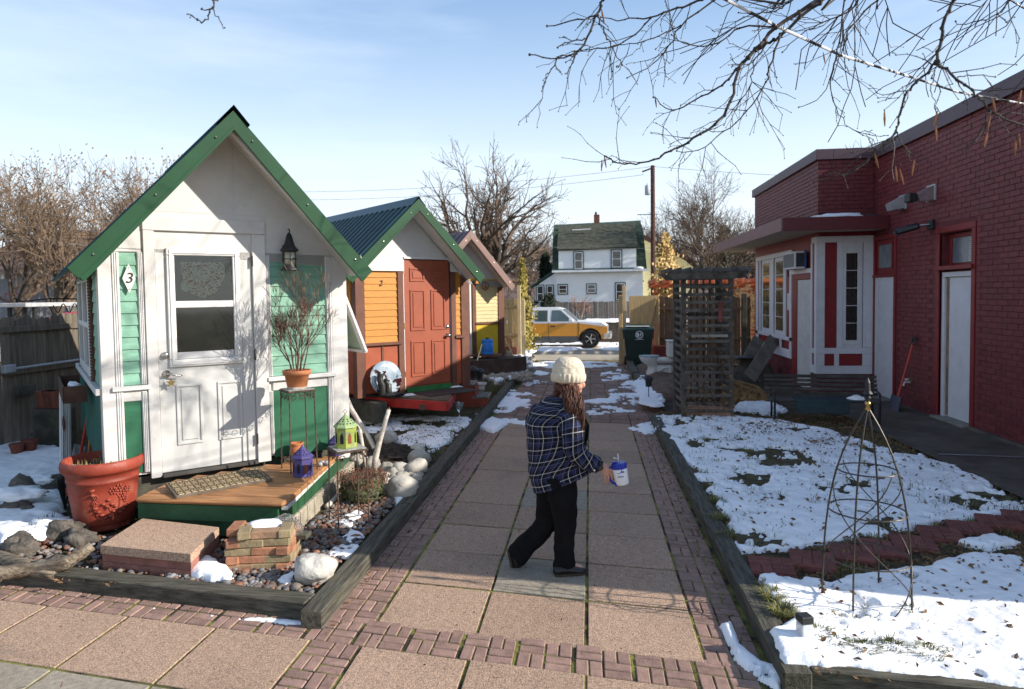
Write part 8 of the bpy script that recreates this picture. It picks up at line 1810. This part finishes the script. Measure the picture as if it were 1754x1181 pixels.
def plaid():
    m = bpy.data.materials.new('navy_plaid_flannel'); m.use_nodes = True; nt = m.node_tree; n = nt.nodes.new; l = nt.links.new; b = nt.nodes['Principled BSDF']; b.inputs['Roughness'].default_value = .9; b.inputs['Specular IOR Level'].default_value = .15
    uv = n('ShaderNodeUVMap'); uv.uv_map = 'UVMap'; sp = n('ShaderNodeSeparateXYZ'); l(uv.outputs[0], sp.inputs[0])
    def band(sock, period, centre, halfw):
        a = n('ShaderNodeMath'); a.operation = 'DIVIDE'; a.inputs[1].default_value = period; l(sock, a.inputs[0]); f = n('ShaderNodeMath'); f.operation = 'FRACT'; l(a.outputs[0], f.inputs[0])
        s = n('ShaderNodeMath'); s.operation = 'SUBTRACT'; s.inputs[1].default_value = centre; l(f.outputs[0], s.inputs[0]); ab = n('ShaderNodeMath'); ab.operation = 'ABSOLUTE'; l(s.outputs[0], ab.inputs[0]); lt = n('ShaderNodeMath'); lt.operation = 'LESS_THAN'; lt.inputs[1].default_value = halfw; l(ab.outputs[0], lt.inputs[0]); return lt.outputs[0]
    def op(o_, a, b_):
        x = n('ShaderNodeMath'); x.operation = o_
        for i, v in enumerate((a, b_)):
            if isinstance(v, float): x.inputs[i].default_value = v
            else: l(v, x.inputs[i])
        return x.outputs[0]
    U, V = sp.outputs[0], sp.outputs[1]
    wht = op('MULTIPLY', op('ADD', band(U, .078, .5, .030), band(V, .078, .5, .030)), .5)
    thin = op('MULTIPLY', op('ADD', band(U, .078, .12, .014), band(V, .078, .12, .014)), .16)
    blu = op('MULTIPLY', op('ADD', band(U, .078, .0, .19), band(V, .078, .0, .19)), .5); blu2 = op('MULTIPLY', op('ADD', band(U, .078, 1.0, .19), band(V, .078, 1.0, .19)), .5); bl = op('ADD', blu, blu2)
    nz = n('ShaderNodeTexNoise'); nz.inputs['Scale'].default_value = 260; l(uv.outputs[0], nz.inputs[0])
    m1 = n('ShaderNodeMix'); m1.data_type = 'RGBA'; m1.inputs[6].default_value = (.008, .008, .012, 1); m1.inputs[7].default_value = (.026, .032, .085, 1); l(bl, m1.inputs[0])
    wsum = op('MULTIPLY', op('ADD', wht, thin), op('ADD', op('MULTIPLY', nz.outputs[0], .9), .55))
    m2 = n('ShaderNodeMix'); m2.data_type = 'RGBA'; m2.inputs[7].default_value = (.62, .61, .60, 1); m2.clamp_factor = True; l(wsum, m2.inputs[0]); l(m1.outputs[2], m2.inputs[6]); l(m2.outputs[2], b.inputs['Base Color'])
    bp = n('ShaderNodeBump'); bp.inputs['Strength'].default_value = .3; bp.inputs['Distance'].default_value = .002; l(nz.outputs[0], bp.inputs['Height']); l(bp.outputs[0], b.inputs['Normal']); return m
PLD = plaid()
R3 = Vector((1, 0, 0)); D3 = Vector((0, 1, 0)); Z3 = Vector((0, 0, 1))
# skeleton joints (walking to the right and slightly away, seen from behind)
hipc = pp(950, 838, .0); chest = pp(945, 745, .0); neck = pp(962, 680, -.0); head = pp(976, 652, .0)
hipR = pp(965, 850, -.07); hipL = pp(935, 850, .08); kneeR = pp(968, 912, -.04); ankR = pp(966, 968, .0); toeR = pp(1000, 976, .03)
kneeL = pp(930, 905, .06); ankL = pp(886, 946, .10); toeL = pp(884, 985, .10)
shR = pp(975, 712, -.12); elR = pp(982, 772, -.14); wrR = pp(1026, 798, -.12); shL = pp(925, 708, .13); elL = pp(965, 775, .26); wrL = pp(1000, 765, .24)
hnd = pp(1040, 805, -.12)
V_ = [hipc, chest, neck, head+Vector((0, 0, -.05)), head+Vector((.0, 0, .05)), hipR, kneeR, ankR, toeR, hipL, kneeL, ankL, toeL, shR, elR, wrR, shL, elL, wrL, pp(1036, 803, -.12)]
E_ = [(0, 1), (1, 2), (2, 3), (3, 4), (0, 5), (5, 6), (6, 7), (7, 8), (0, 9), (9, 10), (10, 11), (11, 12), (1, 13), (13, 14), (14, 15), (1, 16), (16, 17), (17, 18), (15, 19)]
Rd = [.085, .10, .045, .072, .085, .055, .05, .038, .03, .055, .05, .038, .03, .05, .038, .026, .05, .038, .026, (.036, .020)]
# right hand fingers curl round the mug handle (continuing the same body)
base = pp(1036, 803, -.12); fingers = [((1050, 806, -.135), (1053, 816, -.125), (1049, 823, -.105)), ((1047, 812, -.14), (1049, 821, -.125), (1044, 827, -.11)), ((1042, 815, -.14), (1043, 824, -.125), (1038, 828, -.11)), ((1036, 815, -.135), (1037, 823, -.12), (1033, 826, -.11)), ((1046, 799, -.11), (1054, 805, -.10), (1055, 811, -.095))]
for f_ in fingers:
    k0 = len(V_); V_ += [pp(*p) for p in f_]; E_ += [(19, k0), (k0, k0+1), (k0+1, k0+2)]; Rd += [.0095, .0085, .0075]
body = skin_body('body', V_, E_, Rd, SKIN, PS, 0, 2)
# face: nose, lips, ear, turned to the right and down
hc = head; fd = Vector((.93, .30, -.22)).normalized(); sdv = fd.cross(Z3).normalized(); upv = sdv.cross(fd)
mb = MB(); 
Rm = Matrix((fd, -sdv, upv)).transposed().to_4x4(); Rm.translation = hc
mb = MB(Rm)
mb.blob((.0, 0, .0), (.098, .075, .112), 24, 18); mb.blob((.045, 0, -.055), (.055, .05, .055), 16, 12)
mb.blob((.102, 0, -.015), (.018, .012, .022), 10, 8); mb.blob((.094, 0, .004), (.010, .010, .03), 8, 6); mb.blob((.086, 0, -.052), (.014, .024, .007), 10, 6); mb.blob((.084, 0, -.062), (.014, .020, .007), 10, 6); mb.blob((.078, 0, -.09), (.02, .022, .018), 10, 8)
for s_ in (-1, 1): mb.blob((-.005, s_*.078, -.01), (.022, .010, .032), 8, 8); mb.blob((.062, s_*.035, -.03), (.03, .022, .028), 10, 8)
mb_head = mb; obj('head', mb, SKIN, PS, True)
EYE = M('eye_dark', (.03, .02, .015), rough=.1, bump=0)
for s_ in (-1, 1): mb = MB(Rm); mb.blob((.082, s_*.032, .012), (.012, .014, .009), 8, 6); obj('eye', mb, EYE, PS, True); mb = MB(Rm); mb.tube([(.088, s_*.015, .032), (.092, s_*.033, .037), (.080, s_*.05, .032)], .004, 5); obj('eyebrow', mb, HAIRM, PS)
# beanie
def knit():
    m = M('cream_cable_knit', (.60, .52, .40), rough=.95, var=.12, scale=30, bump=0); nt = m.node_tree; n = nt.nodes.new; l = nt.links.new; b = nt.nodes['Principled BSDF']; b.inputs['Specular IOR Level'].default_value = .1; return m
KN = knit(); HB = hc+Vector((-.01, 0, .035)); hu = (upv*.9+Vector((-.15, 0, .35))).normalized(); hx = (fd-hu*fd.dot(hu)).normalized(); hy = hu.cross(hx)
Hm = Matrix((hx, hy, hu)).transposed().to_4x4(); Hm.translation = HB
mb = MB(Hm); nA = 96; prof_ = [(.108, -.045), (.118, -.035), (.121, -.01), (.119, .012), (.112, .02)]
vs = []
for r_, z in prof_:
    for j in range(nA): A = 2*pi*j/nA; rr = r_*(1+.030*(1 if (j % 4) < 2 else -1)*(1 if -.04 < z < .016 else .3)); vs.append((rr*cos(A)*1.02, rr*sin(A)*.90, z))
mb.add(vs, [(i*nA+j, i*nA+(j+1) % nA, (i+1)*nA+(j+1) % nA, (i+1)*nA+j) for i in range(len(prof_)-1) for j in range(nA)]); hat = obj('ribbed_cuff', mb, KN, PS, True)
mb = MB(Hm); vs = []; nR = 30
for i in range(nR+1):
    t = i/nR; z = .005+.128*sin(t*pi/2); r0 = .115*cos(t*pi/2)**.62 if t < 1 else .0
    for j in range(nA):
        A = 2*pi*j/nA; cell = A/(2*pi)*12; c1 = abs(sin(cell*pi+2.2*sin(t*9))); c2 = abs(sin(cell*pi-2.2*sin(t*9)+.8)); rr = r0*(1+.045*max(c1, c2)**3-.02+.012*sin(t*70)*(.5+.5*sin(A*24))); vs.append((rr*cos(A)*1.02, rr*sin(A)*.90, z))
mb.add(vs, [(i*nA+j, i*nA+(j+1) % nA, (i+1)*nA+(j+1) % nA, (i+1)*nA+j) for i in range(nR) for j in range(nA)]); obj('knit_hat', mb, KN, PS, True)
# hair: wavy locks falling over the right shoulder
mb = MB(); rh = random.Random(4)
for k in range(330):
    t = rh.random(); a0 = rh.uniform(-1, 1)
    p = hc+Vector((-.075+.13*t, -.05-.03*sin(t*3), -.035+rh.uniform(-.015, .02))) if k < 270 else hc+Vector((-.09+rh.uniform(-.01, .03), .03+rh.uniform(-.05, .03), -.04))
    tgt = pp(972+24*t+rh.uniform(-7, 8), 740-30*(1-t)+rh.uniform(-26, 12), -.17+rh.uniform(-.02, .02)) if k < 270 else pp(938+rh.uniform(-3, 10), 690+rh.uniform(-8, 6), -.02)
    pts = []; ph = rh.random()*6
    for j in range(9):
        s_ = j/8; q = p.lerp(tgt, s_)+Vector((sin(s_*3.1)*.018+.008*sin(s_*14+ph), -.035*sin(s_*3.1)+.006*cos(s_*13+ph), 0)); pts.append(q)
    mb.tube(pts, [.0035, .0042, .0045, .0042, .004, .0036, .003, .0022, .0008], 4, False)
obj('hair', mb, HAIRM, PS, True, fix=False)
mb = MB(); mb.blob(hc+Vector((-.055, -.0, -.045)), (.062, .075, .06), 14, 10); obj('hair_back', mb, HAIRM, PS, True)
# jacket torso
def ring(px0, px1, py0, py1, dy, depth, tilt=0): 
    a = pp(px0, py0, dy); b = pp(px1, py1, dy); c = (a+b)/2; return (c, (b-a)/2, Vector((0, depth, tilt)))
jr = [ring(915, 1018, 842, 803, .02, .165, .0), ring(907, 1010, 818, 788, .02, .165), ring(905, 995, 785, 765, .01, .155), ring(903, 990, 752, 742, .0, .15), ring(903, 992, 722, 722, .0, .15), ring(913, 990, 700, 704, .0, .14), ring(930, 984, 685, 690, .0, .105), ring(944, 980, 677, 683, .0, .075)]
jk = loft('plaid_jacket', jr, PLD, PS, 40, 5, True, .010)
# collar
loft('collar', [ring(942, 984, 687, 694, 0, .085), ring(946, 984, 676, 684, 0, .075)], PLD, PS, 24, 2, False)
def sleeve(name, pts, rad, seed):
    rr = []
    for i, (p, r_) in enumerate(zip(pts, rad)):
        d = (Vector(pts[min(i+1, len(pts)-1)])-Vector(pts[max(i-1, 0)])).normalized(); a = D3.cross(d).normalized(); b = d.cross(a); rr.append((p, a*r_, b*r_*.95))
    return loft(name, rr, PLD, PS, 22, 5, True, .010, seed=seed)
sleeve('right_sleeve', [pp(962, 706, -.06), pp(975, 716, -.12), pp(980, 745, -.15), pp(984, 770, -.155), pp(1000, 787, -.15), pp(1022, 797, -.13)], [.075, .085, .078, .075, .065, .052], 3)
sleeve('left_sleeve', [pp(925, 706, .08), pp(918, 725, .17), pp(930, 762, .24), pp(960, 780, .27), pp(985, 768, .25), pp(997, 756, .22)], [.07, .08, .075, .07, .06, .05], 5)
# open front edge flaring out at the right, black lining
mb = MB(); ed = [pp(990, 705, .06), pp(1001, 713, .05), pp(1008, 730, .03), pp(1006, 750, .02), pp(1000, 765, .02)]; ins = [pp(984, 712, .02), pp(987, 722, .0), pp(990, 735, .0), pp(990, 750, .0), pp(990, 766, .0)]
for i in range(4): mb.quad(ins[i], ed[i], ed[i+1], ins[i+1])
mb.tube(ed, .008, 6); obj('lining', mb, JNS, PS, fix=False)
# cuff turned back
cu_ = loft('cuff', [(pp(1013, 793, -.135), Vector((.020, 0, .052)), Vector((0, .055, 0))), (pp(1026, 799, -.125), Vector((.018, 0, .048)), Vector((0, .050, 0)))], PLD, PS, 22, 2, True)
mb = MB(); mb.blob(pp(1018, 806, -.185), (.008, .004, .008), 8, 6); obj('button', mb, WTRIM, PS, True)
# watch
wp = pp(1028, 799, -.125); WT = [wp+Vector((.0, 0, 0))]
dwr = (hnd-wrR).normalized(); a_ = D3.cross(dwr).normalized()
mb = MB(); mb.tube([wp+(a_*cos(t*pi/10)+D3*sin(t*pi/10))*.033 for t in range(21)], .009, 6); wb = obj('watch', mb, BLACKM, PS, True)
mb = MB(); fc = wp-D3*.034; mb.tube([fc+Vector((0, .006, 0)), fc-Vector((0, .008, 0))], .021, 18); obj('watch_case', mb, BLACKM, wb); mb = MB(); mb.tube([fc-Vector((0, .0082, 0)), fc-Vector((0, .009, 0))], .015, 18); obj('watch_face', mb, M('watch_dial', (.05, .05, .06), rough=.1), wb)
# trousers
def leg(name, pts, rad, seed, flat=1.0):
    rr = []
    for i, (p, r_) in enumerate(zip(pts, rad)):
        d = (Vector(pts[min(i+1, len(pts)-1)])-Vector(pts[max(i-1, 0)])).normalized(); a = D3.cross(d).normalized(); b = d.cross(a); rr.append((p, a*r_, b*r_*flat))
    return loft(name, rr, JNS, PS, 24, 5, True, .012, seed=seed)
leg('right_trouser_leg', [pp(957, 815, -.03), pp(964, 850, -.05), pp(968, 885, -.04), pp(968, 912, -.03), pp(966, 940, -.01), pp(966, 968, .01), pp(966, 978, .01)], [.125, .105, .088, .075, .072, .078, .082], 11, .95)
leg('left_trouser_leg', [pp(950, 815, .05), pp(944, 850, .07), pp(938, 885, .07), pp(928, 908, .07), pp(910, 925, .08), pp(893, 944, .09), pp(884, 953, .09)], [.12, .105, .088, .078, .076, .078, .080], 13, .95)
# shoes
SHO = M('black_leather_shoe', (.014, .013, .012), rough=.35, var=.3, scale=10); SOLE = M('dark_brown_sole', (.045, .03, .02), rough=.7)
def shoe(heel, toe, upn, name):
    f = (toe-heel); L_ = f.length; f.normalize(); s_ = upn.cross(f).normalized(); u_ = f.cross(s_)
    Ms = Matrix((f, s_, u_)).transposed().to_4x4(); Ms.translation = heel
    mb = MB(Ms); vs = []; n = 14; secs = [(0, .030, .055), (.04, .038, .07), (.10, .040, .075), (.15, .045, .06), (.20, .048, .045), (.245, .040, .035), (.27, .022, .025)]
    for x, w_, h in secs:
        for j in range(n): A = 2*pi*j/n; vs.append((x*L_/.27, w_*cos(A), max(0.012, h*.5+h*.55*sin(A))))
    k = len(secs); mb.add(vs, [(i*n+j, i*n+(j+1) % n, (i+1)*n+(j+1) % n, (i+1)*n+j) for i in range(k-1) for j in range(n)]+[tuple(range(n))[::-1], tuple((k-1)*n+j for j in range(n))]); o = obj(name, mb, SHO, PS, True)
    mb = MB(Ms); out_ = [(x*L_/.27, w_*1.06) for x, w_, h in secs]+[(x*L_/.27, -w_*1.06) for x, w_, h in secs[::-1]]; mb.prism(out_, 0, .018); obj('sole', mb, SOLE, o)
shoe(gz(950, 986, .006), gz(1004, 981, .006)+Vector((0, 0, 0)), Z3, 'right_shoe')
shoe(pp(871, 940, .10), pp(886, 997, .10)+Vector((0, 0, 0)), Vector((.93, -.25, .25)), 'left_shoe')
# mug
mc = pp(1063, 812, -.13); tilt = Vector((-.16, 0, 1)).normalized(); sx_ = Vector((1, 0, .16)).normalized(); Mm = Matrix((sx_, tilt.cross(sx_), tilt)).transposed().to_4x4(); Mm.translation = mc
Mm = Mm @ Matrix.Scale(.9, 4)
MG = thing('travel_mug', 'large white insulated mug with blue lid, handle and white straw held in the right hand', 'mug', mc-Vector((0, 0, .08)))
MWH = M('white_mug_plastic', (.74, .75, .78), rough=.3, var=.03, bump=0); MBL = M('blue_mug_plastic', (.02, .035, .33), rough=.35, var=.05, bump=0)
mb = MB(Mm); mb.lathe([(.045, -.080), (.052, -.072), (.056, .045), (.055, .05)], 28); obj('mug_body', mb, MWH, MG, True)
mb = MB(Mm); mb.lathe([(.058, .045), (.059, .075), (.052, .088), (.02, .09)], 28); mb.box(-.05, -.01, -.02, .02, .088, .10, .006); obj('lid', mb, MBL, MG)
mb = MB(Mm); mb.tube([(-.052, 0, .06), (-.078, 0, .055), (-.09, 0, .02), (-.088, 0, -.03), (-.07, 0, -.062), (-.048, 0, -.066)], .0095, 8); mb.box(-.058, -.03, -.03, .03, -.085, -.055, .008); obj('handle', mb, MBL, MG, True)
mb = MB(Mm); mb.tube([(.0, 0, .09), (.004, 0, .155)], .005, 8); mb.tube([(.003, 0, .115), (-.025, 0, .125)], .004, 6); mb.blob((-.028, 0, .126), .008, 8, 6); obj('straw', mb, WTRIM, MG, True)
mb = MB(Mm)
def onmug(a, z): return (.0565*sin(a), -.0565*cos(a), z)
sw_ = [onmug(-.45+.11*k, .022-.014*sin(k*.5)+.003*k) for k in range(8)]; mb.tube(sw_, .0022, 4)
for k in range(5): mb.tube([onmug(.15+.09*k, .018), onmug(.15+.09*k, .032)], .0016, 4)
for k in range(11): mb.tube([onmug(-.42+.075*k, -.012-(.0 if k % 2 else .002)), onmug(-.42+.075*k, -.004)], .0012, 4)
obj('blue_print', mb, MBL, MG)
